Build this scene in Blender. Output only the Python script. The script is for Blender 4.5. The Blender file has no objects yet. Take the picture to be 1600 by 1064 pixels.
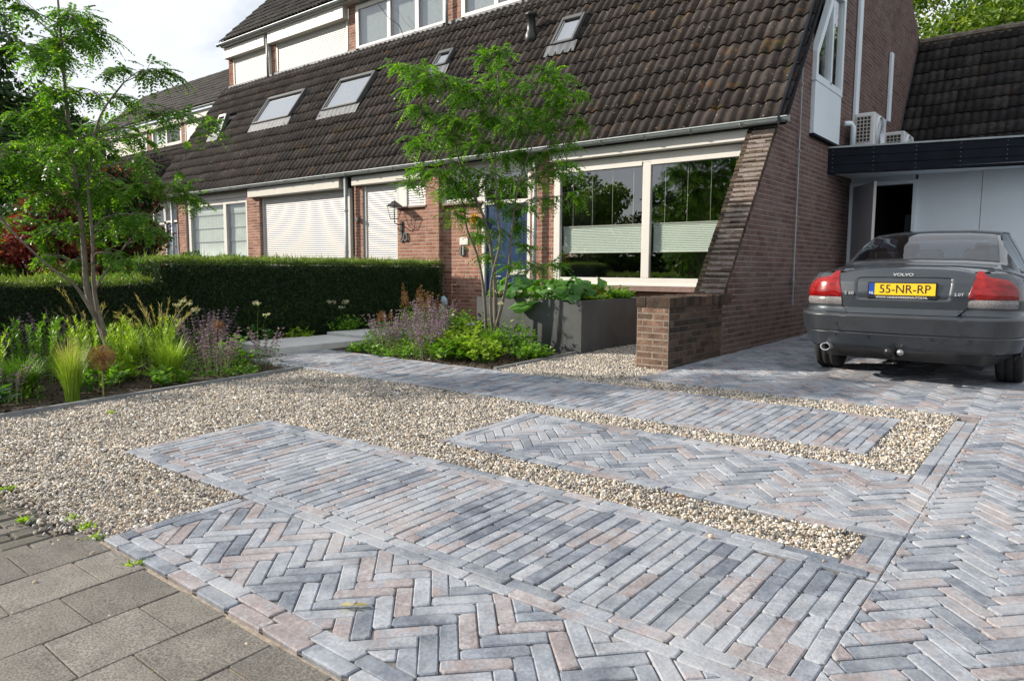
import bpy, math, random
import numpy as np
from mathutils import Matrix, Vector

random.seed(11)
rng = np.random.default_rng(11)
SC = bpy.context.scene
COL = SC.collection
RAD = math.radians

# ------------------------------------------------------------------ camera
YAW, PITCH, ROLL, FPX, CAMZ = -0.68057, -0.09971, 0.005286, 1112.68, 1.25
_f = np.array([math.sin(YAW) * math.cos(PITCH), math.cos(YAW) * math.cos(PITCH), math.sin(PITCH)])
_r0 = np.array([math.cos(YAW), -math.sin(YAW), 0.0])
_u0 = np.cross(_r0, _f)
_r = _r0 * math.cos(ROLL) + _u0 * math.sin(ROLL)
_u = -_r0 * math.sin(ROLL) + _u0 * math.cos(ROLL)
cam_data = bpy.data.cameras.new('camera')
cam = bpy.data.objects.new('camera', cam_data)
COL.objects.link(cam)
cam.matrix_world = Matrix(((_r[0], _u[0], -_f[0], 0), (_r[1], _u[1], -_f[1], 0), (_r[2], _u[2], -_f[2], CAMZ), (0, 0, 0, 1)))
cam_data.sensor_width = 36
cam_data.lens = FPX / 1600 * 36
cam_data.clip_end = 2000
SC.camera = cam


def project(P):
    d = np.array([P[0], P[1], P[2] - CAMZ])
    z = d @ _f
    if z < 0.05:
        return (-9e9, -9e9, z)
    return (800 + FPX * (d @ _r) / z, 532 - FPX * (d @ _u) / z, z)


def in_frame(P, m=30):
    x, y, z = project(P)
    return z > 0.05 and -m < x < 1600 + m and -m < y < 1064 + m


# ------------------------------------------------------------------ light
SUN_EL = RAD(25)
SUN_TO = Vector((-0.85 * math.cos(SUN_EL), -0.53 * math.cos(SUN_EL), math.sin(SUN_EL)))   # towards the sun
sun_d = bpy.data.lights.new('sun', 'SUN')
sun_d.energy = 5.0
sun_d.angle = RAD(0.8)
sun_d.color = (1.0, 0.90, 0.77)
sun = bpy.data.objects.new('sun', sun_d)
COL.objects.link(sun)
sun.rotation_euler = SUN_TO.to_track_quat('Z', 'Y').to_euler()

SKYX = 9.2
world = bpy.data.worlds.new('World')
SC.world = world
world.use_nodes = True
wn, wl = world.node_tree.nodes, world.node_tree.links
wn.clear()
w_out = wn.new('ShaderNodeOutputWorld')
w_bg = wn.new('ShaderNodeBackground')
w_sky = wn.new('ShaderNodeTexSky')
w_sky.sky_type = 'NISHITA'
w_sky.sun_disc = False
w_sky.sun_elevation = SUN_EL
w_sky.sun_rotation = math.atan2(SUN_TO.x, SUN_TO.y)
w_sky.dust_density = 1.0
w_tc = wn.new('ShaderNodeTexCoord')
w_map = wn.new('ShaderNodeMapping')
w_map.inputs['Scale'].default_value = (1.0, 1.0, 2.2)
w_map.inputs['Location'].default_value = (SKYX, 0.0, 0.0)
w_no = wn.new('ShaderNodeTexNoise')
w_no.inputs['Scale'].default_value = 1.3
w_no.inputs['Detail'].default_value = 7
w_no.inputs['Roughness'].default_value = 0.6
w_no.inputs['Distortion'].default_value = 0.4
w_rp = wn.new('ShaderNodeValToRGB')
w_rp.color_ramp.elements[0].position = 0.29
w_rp.color_ramp.elements[0].color = (0.08, 0.08, 0.08, 1)
w_rp.color_ramp.elements[1].position = 0.45
w_rp.color_ramp.elements[1].color = (1, 1, 1, 1)
w_cl = wn.new('ShaderNodeMix')
w_cl.data_type = 'RGBA'
w_cl.inputs['A'].default_value = (11.0, 11.7, 12.6, 1)
w_cl.inputs['B'].default_value = (12.8, 13.0, 13.4, 1)
w_mx = wn.new('ShaderNodeMix')
w_mx.data_type = 'RGBA'
wl.new(w_tc.outputs['Generated'], w_map.inputs['Vector'])
wl.new(w_map.outputs['Vector'], w_no.inputs['Vector'])
wl.new(w_no.outputs['Fac'], w_rp.inputs['Fac'])
w_no2 = wn.new('ShaderNodeTexNoise')
w_no2.inputs['Scale'].default_value = 5.0
w_no2.inputs['Detail'].default_value = 6
wl.new(w_map.outputs['Vector'], w_no2.inputs['Vector'])
wl.new(w_no2.outputs['Fac'], w_cl.inputs['Factor'])
wl.new(w_rp.outputs['Color'], w_mx.inputs['Factor'])
w_sc = wn.new('ShaderNodeVectorMath')
w_sc.operation = 'SCALE'
w_sc.inputs['Scale'].default_value = 1.5
wl.new(w_sky.outputs['Color'], w_sc.inputs[0])
wl.new(w_sc.outputs['Vector'], w_mx.inputs['A'])
wl.new(w_cl.outputs['Result'], w_mx.inputs['B'])
wl.new(w_mx.outputs['Result'], w_bg.inputs['Color'])
w_bg.inputs['Strength'].default_value = 0.057
wl.new(w_bg.outputs['Background'], w_out.inputs['Surface'])

SC.view_settings.view_transform = 'Standard'
SC.view_settings.look = 'None'
SC.view_settings.gamma = 1
SC.view_settings.use_curve_mapping = False
SC.view_settings.exposure = 0.55
SC.cycles.max_bounces = 8
SC.cycles.diffuse_bounces = 3
SC.cycles.glossy_bounces = 3
SC.cycles.transparent_max_bounces = 12
SC.cycles.transmission_bounces = 4
SC.cycles.caustics_reflective = False
SC.cycles.caustics_refractive = False
SC.cycles.use_adaptive_sampling = True
SC.cycles.adaptive_threshold = 0.02

# ------------------------------------------------------------------ terrain height
GS = 0.03471


def gz(y):
    if y < 0:
        return 0.0
    return GS * y if y < 6.7 else GS * 6.7 + 0.013 * (y - 6.7)


# ------------------------------------------------------------------ materials
def new_mat(name):
    m = bpy.data.materials.new(name)
    m.use_nodes = True
    nt = m.node_tree
    return m, nt, nt.nodes['Principled BSDF']


def node(nt, typ, **kw):
    n = nt.nodes.new(typ)
    for k, v in kw.items():
        if k in n.inputs:
            n.inputs[k].default_value = v
        else:
            setattr(n, k, v)
    return n


def ramp(nt, fac, stops, interp='LINEAR'):
    r = nt.nodes.new('ShaderNodeValToRGB')
    r.color_ramp.interpolation = interp
    e = r.color_ramp.elements
    while len(e) < len(stops):
        e.new(0.5)
    for el, (p, c) in zip(e, stops):
        el.position = p
        el.color = (c[0], c[1], c[2], 1) if not isinstance(c, (int, float)) else (c, c, c, 1)
    nt.links.new(fac, r.inputs['Fac'])
    return r.outputs['Color']


def mixc(nt, fac, a, b, mode='MIX'):
    m = nt.nodes.new('ShaderNodeMix')
    m.data_type = 'RGBA'
    m.blend_type = mode
    for sock, v in (('Factor', fac), ('A', a), ('B', b)):
        if isinstance(v, (int, float)):
            m.inputs[sock].default_value = v
        elif isinstance(v, tuple):
            m.inputs[sock].default_value = (v[0], v[1], v[2], 1)
        else:
            nt.links.new(v, m.inputs[sock])
    return m.outputs['Result']


def math_n(nt, op, a, b=0.0):
    m = nt.nodes.new('ShaderNodeMath')
    m.operation = op
    for i, v in enumerate((a, b)):
        if isinstance(v, (int, float)):
            m.inputs[i].default_value = v
        else:
            nt.links.new(v, m.inputs[i])
    return m.outputs[0]


def wpos(nt):
    return nt.nodes.new('ShaderNodeNewGeometry').outputs['Position']


def noise(nt, scale, detail=3, rough=0.55, vec=None, stretch=None):
    n = node(nt, 'ShaderNodeTexNoise', Scale=scale, Detail=detail, Roughness=rough)
    v = vec if vec is not None else wpos(nt)
    if stretch:
        mp = node(nt, 'ShaderNodeMapping', Scale=stretch)
        nt.links.new(v, mp.inputs['Vector'])
        v = mp.outputs['Vector']
    nt.links.new(v, n.inputs['Vector'])
    return n.outputs['Fac']


def piece_rand(nt, salt=0.0):
    oi = nt.nodes.new('ShaderNodeObjectInfo')
    at = nt.nodes.new('ShaderNodeAttribute')
    at.attribute_name = 'bid'
    s = math_n(nt, 'ADD', oi.outputs['Random'], at.outputs['Fac'])
    if salt:
        s = math_n(nt, 'MULTIPLY', s, salt)
    return math_n(nt, 'FRACT', s)


def bump(nt, b, h, strength=0.3, dist=0.01):
    bp = node(nt, 'ShaderNodeBump', Strength=strength, Distance=dist)
    nt.links.new(h, bp.inputs['Height'])
    nt.links.new(bp.outputs['Normal'], b.inputs['Normal'])


def piece_mat(name, stops, grain=60, dust=None, dust_amt=0.5, rough=0.85, bstr=0.35, var=0.25, bdist=0.006, mottle=0.0, gc=1.0):
    m, nt, b = new_mat(name)
    r = piece_rand(nt)
    if mottle:
        mo = math_n(nt, 'MULTIPLY', math_n(nt, 'SUBTRACT', noise(nt, 11, 4, 0.6), 0.5), mottle)
        r = math_n(nt, 'PINGPONG', math_n(nt, 'ADD', r, mo), 1.0)
    c = ramp(nt, r, stops, 'LINEAR')
    n1 = noise(nt, 9, 4)
    c = mixc(nt, 1.0, c, ramp(nt, n1, [(0.3, 1 - var), (0.7, 1 + var * 0.6)]), 'MULTIPLY')
    n2 = noise(nt, grain, 3)
    c = mixc(nt, 1.0, c, ramp(nt, n2, [(0.3, 1 - 0.2 * gc), (0.7, 1 + 0.18 * gc)]), 'MULTIPLY')
    if dust:
        nd = noise(nt, 1.7, 5, 0.65)
        c = mixc(nt, ramp(nt, nd, [(0.48, 0.0), (0.72, dust_amt)]), c, dust)
    nt.links.new(c, b.inputs['Base Color'])
    b.inputs['Roughness'].default_value = rough
    b.inputs['Specular IOR Level'].default_value = 0.3
    bump(nt, b, n2, bstr, bdist)
    return m


def plain(name, col, rough=0.5, metal=0.0, nscale=None, nvar=0.12, spec=0.5, bstr=0.0, coat=0.0):
    m, nt, b = new_mat(name)
    b.inputs['Base Color'].default_value = (*col, 1)
    b.inputs['Roughness'].default_value = rough
    b.inputs['Metallic'].default_value = metal
    b.inputs['Specular IOR Level'].default_value = spec
    b.inputs['Coat Weight'].default_value = coat
    if nscale:
        n = noise(nt, nscale, 5, 0.6)
        c = mixc(nt, 1.0, col, ramp(nt, n, [(0.3, 1 - nvar), (0.7, 1 + nvar * 0.5)]), 'MULTIPLY')
        nt.links.new(c, b.inputs['Base Color'])
        if bstr:
            bump(nt, b, n, bstr, 0.01)
    return m


def leaf_mat(name, stops, transl=0.35, rough=0.45, spec=0.4):
    m, nt, b = new_mat(name)
    c = ramp(nt, piece_rand(nt), stops)
    nt.links.new(c, b.inputs['Base Color'])
    b.inputs['Roughness'].default_value = rough
    b.inputs['Specular IOR Level'].default_value = spec
    tr = nt.nodes.new('ShaderNodeBsdfTranslucent')
    tc = mixc(nt, 1.0, c, (1.25, 1.35, 0.55), 'MULTIPLY')
    nt.links.new(tc, tr.inputs['Color'])
    ms = nt.nodes.new('ShaderNodeMixShader')
    ms.inputs[0].default_value = transl
    nt.links.new(b.outputs[0], ms.inputs[1])
    nt.links.new(tr.outputs[0], ms.inputs[2])
    nt.links.new(ms.outputs[0], nt.nodes['Material Output'].inputs['Surface'])
    return m


def glass_mat(name, tint=(0.6, 0.65, 0.66), base_refl=0.08, trans=0.85, wav=0.0):
    """dark pane: Fresnel mirror over a tinted clear pane"""
    m, nt, b = new_mat(name)
    nt.nodes.remove(b)
    fr = node(nt, 'ShaderNodeFresnel', IOR=1.52)
    gm = nt.nodes.new('ShaderNodeNewGeometry')
    front = math_n(nt, 'SUBTRACT', 1.0, gm.outputs['Backfacing'])
    fac = math_n(nt, 'MULTIPLY', math_n(nt, 'ADD', fr.outputs[0], base_refl), front)
    gl = node(nt, 'ShaderNodeBsdfGlossy', Roughness=0.0)
    gl.inputs['Color'].default_value = (0.95, 0.97, 1, 1)
    tp = nt.nodes.new('ShaderNodeBsdfTransparent')
    nt.links.new(mixc(nt, front, (1.0, 1.0, 1.0), (tint[0] * trans, tint[1] * trans, tint[2] * trans)), tp.inputs['Color'])
    ms = nt.nodes.new('ShaderNodeMixShader')
    nt.links.new(fac, ms.inputs[0])
    nt.links.new(tp.outputs[0], ms.inputs[1])
    nt.links.new(gl.outputs[0], ms.inputs[2])
    nt.links.new(ms.outputs[0], nt.nodes['Material Output'].inputs['Surface'])
    if wav:
        bp = node(nt, 'ShaderNodeBump', Strength=wav, Distance=0.02)
        nt.links.new(noise(nt, 1.3, 1), bp.inputs['Height'])
        nt.links.new(bp.outputs['Normal'], gl.inputs['Normal'])
    return m


PAVER = piece_mat('clay_paver', [(0.0, (0.125, 0.145, 0.182)), (0.14, (0.18, 0.204, 0.245)), (0.34, (0.25, 0.275, 0.318)), (0.54, (0.31, 0.33, 0.365)),
                                 (0.70, (0.24, 0.26, 0.30)), (0.84, (0.282, 0.25, 0.255)), (0.93, (0.24, 0.214, 0.224)), (1.0, (0.32, 0.312, 0.325))],
                  grain=75, dust=(0.40, 0.415, 0.44), dust_amt=0.65, bstr=0.4, mottle=0.9)
SLAB = piece_mat('concrete_slab', [(0, (0.135, 0.128, 0.116)), (0.5, (0.165, 0.155, 0.14)), (1, (0.19, 0.178, 0.162))], gc=2.6, grain=130, dust=(0.23, 0.21, 0.18), dust_amt=0.35, bstr=0.7, bdist=0.004, var=0.22)
OLDBRICK = piece_mat('old_paving_brick', [(0, (0.075, 0.071, 0.065)), (0.5, (0.115, 0.11, 0.10)), (1, (0.14, 0.13, 0.115))], grain=90, dust=(0.13, 0.12, 0.07), dust_amt=0.5, bstr=0.6)
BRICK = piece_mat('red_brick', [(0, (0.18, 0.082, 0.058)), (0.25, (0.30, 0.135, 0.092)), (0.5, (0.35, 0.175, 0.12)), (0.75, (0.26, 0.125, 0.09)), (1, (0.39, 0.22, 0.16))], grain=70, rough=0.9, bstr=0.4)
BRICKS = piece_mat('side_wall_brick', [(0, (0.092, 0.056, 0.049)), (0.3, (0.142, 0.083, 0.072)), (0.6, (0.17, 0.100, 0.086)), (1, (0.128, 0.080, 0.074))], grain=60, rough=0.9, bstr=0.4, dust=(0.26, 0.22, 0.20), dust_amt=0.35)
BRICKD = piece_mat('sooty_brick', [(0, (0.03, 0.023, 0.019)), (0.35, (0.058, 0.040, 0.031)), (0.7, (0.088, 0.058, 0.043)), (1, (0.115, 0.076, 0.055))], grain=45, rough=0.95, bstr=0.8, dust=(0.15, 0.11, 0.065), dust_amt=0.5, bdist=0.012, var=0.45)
TILE = piece_mat('roof_tile_concrete', [(0, (0.021, 0.017, 0.016)), (0.5, (0.033, 0.027, 0.025)), (1, (0.052, 0.043, 0.039))], grain=55, rough=0.88, bstr=0.5, var=0.35)
TILEG = piece_mat('dark_roof_tile', [(0, (0.014, 0.013, 0.014)), (0.5, (0.024, 0.023, 0.024)), (1, (0.045, 0.042, 0.041))], grain=40, rough=0.8, bstr=0.4, var=0.5)
# moss and lichen on the roof tiles
for _m, _amt in ((TILE, 1.0), (TILEG, 0.4)):
    nt = _m.node_tree
    b = nt.nodes['Principled BSDF']
    c0 = b.inputs['Base Color'].links[0].from_socket
    f1 = ramp(nt, noise(nt, 3.1, 6, 0.7), [(0.57, 0.0), (0.68, 0.8 * _amt)])
    f2 = ramp(nt, noise(nt, 26, 2, 0.5), [(0.70, 0.0), (0.74, 0.9 * _amt)])
    c1 = mixc(nt, f1, c0, ramp(nt, noise(nt, 12, 2), [(0.4, (0.05, 0.055, 0.018)), (0.6, (0.13, 0.055, 0.02))]))
    c2 = mixc(nt, f2, c1, (0.40, 0.38, 0.34))
    nt.links.new(c2, b.inputs['Base Color'])
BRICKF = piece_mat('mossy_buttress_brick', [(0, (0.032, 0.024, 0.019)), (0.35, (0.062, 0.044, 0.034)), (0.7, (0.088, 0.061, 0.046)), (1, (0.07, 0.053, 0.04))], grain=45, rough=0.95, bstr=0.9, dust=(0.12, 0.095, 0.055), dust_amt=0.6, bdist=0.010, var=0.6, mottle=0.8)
BRICKE = piece_mat('weathered_sunlit_end_brick', [(0, (0.085, 0.06, 0.045)), (0.35, (0.16, 0.102, 0.076)), (0.7, (0.21, 0.128, 0.092)), (1, (0.15, 0.112, 0.082))], grain=45, rough=0.95, bstr=0.9, dust=(0.12, 0.10, 0.06), dust_amt=0.85, bdist=0.010, var=0.5, mottle=1.0)  # lighter than the flank brick: sunlight on the wall end put into the colour
MORTAR = plain('mortar', (0.40, 0.35, 0.30), 0.95, nscale=30, nvar=0.25, bstr=0.4)
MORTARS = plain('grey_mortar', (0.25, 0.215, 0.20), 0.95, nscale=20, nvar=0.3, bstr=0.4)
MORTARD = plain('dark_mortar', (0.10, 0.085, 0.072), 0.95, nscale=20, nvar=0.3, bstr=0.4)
JOINT = plain('joint_sand', (0.13, 0.122, 0.115), 0.97, nscale=35, nvar=0.6, bstr=0.4)
JOINTL = plain('pale_joint_sand', (0.33, 0.28, 0.22), 0.97, nscale=35, nvar=0.5, bstr=0.4)
WHITE = plain('white_paint', (0.62, 0.605, 0.57), 0.45, nscale=2.5, nvar=0.06)
WHITEC = plain('skylit_white_panel', (0.76, 0.84, 0.90), 0.5, nscale=2.0, nvar=0.05)  # blue of the sky-lit shade put into the white
SHUT = plain('shutter_white', (0.57, 0.565, 0.555), 0.42, nscale=3, nvar=0.04)
CREAM = plain('cream_shutter', (0.52, 0.505, 0.46), 0.45, nscale=3, nvar=0.05)
SOFFIT = plain('painted_soffit', (0.58, 0.54, 0.46), 0.7, nscale=2, nvar=0.2)
ZINC = plain('weathered_zinc', (0.33, 0.37, 0.38), 0.5, metal=0.35, nscale=6, nvar=0.2)
LEAD = plain('lead_flashing', (0.11, 0.12, 0.135), 0.6, metal=0.2, nscale=8, nvar=0.3)
BLUE = plain('blue_door_paint', (0.009, 0.032, 0.095), 0.3, nscale=2, nvar=0.1, coat=0.3)
BLACKM = plain('black_metal', (0.02, 0.022, 0.023), 0.4, nscale=10, nvar=0.2)
DARKFR = plain('dark_window_frame', (0.085, 0.09, 0.095), 0.45)
FASCIA = plain('black_stained_board', (0.010, 0.014, 0.021), 0.7, nscale=5, nvar=0.4, spec=0.12)
SILLB = plain('brown_clay_sill', (0.20, 0.13, 0.11), 0.6, nscale=15, nvar=0.25)
PLANTER = plain('anthracite_planter', (0.060, 0.066, 0.070), 0.5, nscale=2.6, nvar=0.45)
CONC = plain('pale_concrete', (0.58, 0.58, 0.57), 0.8, nscale=6, nvar=0.15, bstr=0.15)
STEEL = plain('bed_edging', (0.19, 0.20, 0.205), 0.7, nscale=9, nvar=0.3)
ROOMD = plain('dim_room_paint', (0.035, 0.032, 0.028), 0.9)
CURT = plain('net_curtain', (0.62, 0.64, 0.62), 0.9, nscale=9, nvar=0.15)
BLINDG = plain('pleated_blind', (0.82, 0.88, 0.85), 0.8)
ROMAN = plain('roman_blind', (0.80, 0.83, 0.77), 0.85, nscale=4, nvar=0.1)
DCURT = plain('dark_curtain', (0.05, 0.05, 0.05), 0.9)
SOIL = plain('garden_soil', (0.055, 0.038, 0.026), 0.97, nscale=22, nvar=0.6, bstr=1.0)
GRAVBED = plain('gravel_bed', (0.36, 0.31, 0.24), 0.97, nscale=50, nvar=0.5, bstr=0.8)
ASPH = plain('asphalt', (0.06, 0.06, 0.06), 0.95, nscale=40, nvar=0.3)
GRASSG = plain('far_ground', (0.07, 0.075, 0.05), 0.95, nscale=0.6, nvar=0.4)
GLASS = glass_mat('window_glass', (0.92, 0.96, 0.93), 0.16, 0.92, wav=0.02)
GLASSUP = glass_mat('upper_window_glass', (0.7, 0.75, 0.78), 0.12, 0.9, wav=0.02)
GLASSROOF = glass_mat('skylight_glass', (0.5, 0.55, 0.6), 0.40, 0.6, wav=0.01)
GLASSBL = glass_mat('shaded_window_glass', (0.92, 0.97, 0.96), 0.03, 0.95)


# ------------------------------------------------------------------ object helpers
def link(o, parent=None):
    COL.objects.link(o)
    if parent is not None:
        o.parent = parent
        pw = PW.get(parent.name, Matrix.Identity(4))
        o.matrix_parent_inverse = pw.inverted()
    return o


PW = {}


def tag(o, label=None, cat=None, group=None, kind=None):
    if label:
        o['label'] = label
    if cat:
        o['category'] = cat
    if group:
        o['group'] = group
    if kind:
        o['kind'] = kind
    return o


def thing(name, label, cat, loc, group=None):
    o = bpy.data.objects.new(name, None)
    o.empty_display_size = 0.2
    o.location = loc
    COL.objects.link(o)
    PW[o.name] = Matrix.Translation(Vector(loc))
    return tag(o, label, cat, group)


def mesh_obj(name, verts, faces, mat, parent=None, smooth=False, fbid=None):
    me = bpy.data.meshes.new(name)
    me.from_pydata([tuple(v) for v in verts], [], [tuple(f) for f in faces])
    for m_ in (mat if isinstance(mat, (list, tuple)) else [mat]):
        me.materials.append(m_)
    if smooth:
        me.polygons.foreach_set('use_smooth', [True] * len(me.polygons))
    if fbid is not None:
        a = me.attributes.new('bid', 'FLOAT', 'FACE')
        a.data.foreach_set('value', np.asarray(fbid, dtype=np.float32))
    me.update()
    o = bpy.data.objects.new(name, me)
    return link(o, parent)


def np_mesh_obj(name, V, F, mat, parent=None, fbid=None, smooth=False):
    """V (n,3) float, F (m,k) int all same k"""
    me = bpy.data.meshes.new(name)
    n, (m, k) = len(V), F.shape
    me.vertices.add(n)
    me.vertices.foreach_set('co', np.ascontiguousarray(V, dtype=np.float32).ravel())
    me.loops.add(m * k)
    me.loops.foreach_set('vertex_index', np.ascontiguousarray(F, dtype=np.int32).ravel())
    me.polygons.add(m)
    me.polygons.foreach_set('loop_start', np.arange(0, m * k, k, dtype=np.int32))
    me.polygons.foreach_set('loop_total', np.full(m, k, dtype=np.int32))
    if smooth:
        me.polygons.foreach_set('use_smooth', np.ones(m, dtype=bool))
    me.materials.append(mat)
    if fbid is not None:
        a = me.attributes.new('bid', 'FLOAT', 'FACE')
        a.data.foreach_set('value', np.asarray(fbid, dtype=np.float32))
    me.update(calc_edges=True)
    o = bpy.data.objects.new(name, me)
    return link(o, parent)


class MB:
    def __init__(s):
        s.v, s.f = [], []

    def add(s, vs, fs):
        n = len(s.v)
        s.v += [tuple(v) for v in vs]
        s.f += [tuple(i + n for i in f) for f in fs]
        return s

    def box(s, x0, x1, y0, y1, z0, z1):
        x0, x1 = min(x0, x1), max(x0, x1)
        y0, y1 = min(y0, y1), max(y0, y1)
        z0, z1 = min(z0, z1), max(z0, z1)
        return s.add([(x0, y0, z0), (x1, y0, z0), (x1, y1, z0), (x0, y1, z0), (x0, y0, z1), (x1, y0, z1), (x1, y1, z1), (x0, y1, z1)],
                     [(0, 3, 2, 1), (4, 5, 6, 7), (0, 1, 5, 4), (1, 2, 6, 5), (2, 3, 7, 6), (3, 0, 4, 7)])

    def bbox(s, x0, x1, y0, y1, z0, z1, b=0.008):
        """box with chamfered vertical and horizontal edges (two rings)"""
        x0, x1 = min(x0, x1), max(x0, x1)
        y0, y1 = min(y0, y1), max(y0, y1)
        z0, z1 = min(z0, z1), max(z0, z1)

        def ring(i, z):
            a, c, d, e = x0 + i, x1 - i, y0 + i, y1 - i
            return [(a + b, d, z), (c - b, d, z), (c, d + b, z), (c, e - b, z), (c - b, e, z), (a + b, e, z), (a, e - b, z), (a, d + b, z)]
        vs = ring(b, z0) + ring(0, z0 + b) + ring(0, z1 - b) + ring(b, z1)
        fs = [tuple(range(7, -1, -1)), tuple(range(24, 32))]
        for k in range(3):
            for i in range(8):
                j = (i + 1) % 8
                fs.append((k * 8 + i, k * 8 + j, k * 8 + 8 + j, k * 8 + 8 + i))
        return s.add(vs, fs)

    def prism(s, pts, axis, a, b):
        """polygon pts (2D) extruded along axis from a to b; axis 0: pts=(y,z); 1: pts=(x,z); 2: pts=(x,y)"""
        def P(p, t):
            return {0: (t, p[0], p[1]), 1: (p[0], t, p[1]), 2: (p[0], p[1], t)}[axis]
        n = len(pts)
        vs = [P(p, a) for p in pts] + [P(p, b) for p in pts]
        fs = [tuple(range(n - 1, -1, -1)), tuple(range(n, 2 * n))]
        for i in range(n):
            j = (i + 1) % n
            fs.append((i, j, n + j, n + i))
        return s.add(vs, fs)

    def tube(s, pts, r, n=6, cap=True):
        pts = [Vector(p) for p in pts]
        rs = r if isinstance(r, (list, tuple)) else [r] * len(pts)
        base = len(s.v)
        ref = None
        for i, p in enumerate(pts):
            d = (pts[min(i + 1, len(pts) - 1)] - pts[max(i - 1, 0)]).normalized()
            if ref is None:
                ref = Vector((0, 0, 1)) if abs(d.z) < 0.9 else Vector((1, 0, 0))
            a = d.cross(ref).normalized()
            b = d.cross(a).normalized()
            ref = -b if False else ref
            for k in range(n):
                t = 2 * math.pi * k / n
                s.v.append(tuple(p + (a * math.cos(t) + b * math.sin(t)) * rs[i]))
        for i in range(len(pts) - 1):
            for k in range(n):
                j = (k + 1) % n
                s.f.append((base + i * n + k, base + i * n + j, base + (i + 1) * n + j, base + (i + 1) * n + k))
        if cap:
            s.f.append(tuple(base + k for k in range(n - 1, -1, -1)))
            e = base + (len(pts) - 1) * n
            s.f.append(tuple(e + k for k in range(n)))
        return s

    def build(s, name, mat, parent=None, smooth=False):
        return mesh_obj(name, s.v, s.f, mat, parent, smooth)


def text(name, body, size, M, mat, parent=None, ext=0.002, align='CENTER', xs=1.0):
    cu = bpy.data.curves.new(name, 'FONT')
    cu.body = body
    cu.size = size
    cu.extrude = ext
    cu.align_x = align
    cu.align_y = 'CENTER'
    cu.resolution_u = 3
    cu.materials.append(mat)
    tmp = bpy.data.objects.new(name, cu)
    COL.objects.link(tmp)
    me = bpy.data.meshes.new_from_object(tmp.evaluated_get(bpy.context.evaluated_depsgraph_get()))
    bpy.data.objects.remove(tmp)
    o = bpy.data.objects.new(name, me)
    link(o, parent)
    o.matrix_basis = M @ Matrix.Diagonal((xs, 1, 1, 1))
    return o


def face_mat(loc, u=(1, 0, 0), n=(0, -1, 0)):
    """matrix whose local x is u, local z is n (outwards)"""
    u, n = Vector(u).normalized(), Vector(n).normalized()
    v = n.cross(u)
    return Matrix(((u.x, v.x, n.x, loc[0]), (u.y, v.y, n.y, loc[1]), (u.z, v.z, n.z, loc[2]), (0, 0, 0, 1)))


# ------------------------------------------------------------------ laying pieces (pavers, bricks, tiles)
def clip_poly(poly, x0, x1, y0, y1):
    def cut(p, ax, lim, sgn):
        out = []
        for i in range(len(p)):
            a, b = p[i], p[(i + 1) % len(p)]
            da, db = sgn * (a[ax] - lim), sgn * (b[ax] - lim)
            if da >= 0:
                out.append(a)
            if (da >= 0) != (db >= 0):
                t = da / (da - db)
                out.append((a[0] + t * (b[0] - a[0]), a[1] + t * (b[1] - a[1])))
        return out
    for ax, lim, sgn in ((0, x0, 1), (0, x1, -1), (1, y0, 1), (1, y1, -1)):
        poly = cut(poly, ax, lim, sgn)
        if len(poly) < 3:
            return []
    return poly


def area(p):
    return 0.5 * sum(p[i][0] * p[(i + 1) % len(p)][1] - p[(i + 1) % len(p)][0] * p[i][1] for i in range(len(p)))


def inset(poly, d):
    n = len(poly)
    out = []
    for i in range(n):
        a, b, c = Vector(poly[i - 1]), Vector(poly[i]), Vector(poly[(i + 1) % n])
        e1, e2 = (b - a), (c - b)
        if e1.length < 1e-6 or e2.length < 1e-6:
            out.append(poly[i])
            continue
        n1 = Vector((-e1.y, e1.x)).normalized()
        n2 = Vector((-e2.y, e2.x)).normalized()
        bi = n1 + n2
        if bi.length < 1e-6:
            out.append(poly[i])
            continue
        bi.normalize()
        k = d / max(0.45, bi.dot(n1))
        out.append((b.x + bi.x * k, b.y + bi.y * k))
    return out


def chamfer(poly, c, rj=0.0):
    out = []
    n = len(poly)
    for i in range(n):
        a, b, d = Vector(poly[i - 1]), Vector(poly[i]), Vector(poly[(i + 1) % n])
        cc = c * random.uniform(0.6, 1.5) if rj else c
        l1, l2 = (a - b).length, (d - b).length
        if l1 < 3 * cc or l2 < 3 * cc:
            out.append(tuple(b))
            continue
        out.append(tuple(b + (a - b).normalized() * cc))
        out.append(tuple(b + (d - b).normalized() * cc))
    return out


def piece_geo(poly, h, bev, cham=0.006, jit=0.001):
    p = chamfer(poly, cham, 1) if cham else list(poly)
    p = [(x + random.gauss(0, jit), y + random.gauss(0, jit)) for x, y in p]
    n = len(p)
    q = inset(p, bev)
    vs = [(x, y, -h) for x, y in p] + [(x, y, -bev * 0.8) for x, y in p] + [(x, y, random.gauss(0, bev * 0.08)) for x, y in q]
    fs = [tuple(range(2 * n, 3 * n))]
    for k in range(2):
        for i in range(n):
            j = (i + 1) % n
            fs.append((k * n + i, k * n + j, (k + 1) * n + j, (k + 1) * n + i))
    return vs, fs


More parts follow.
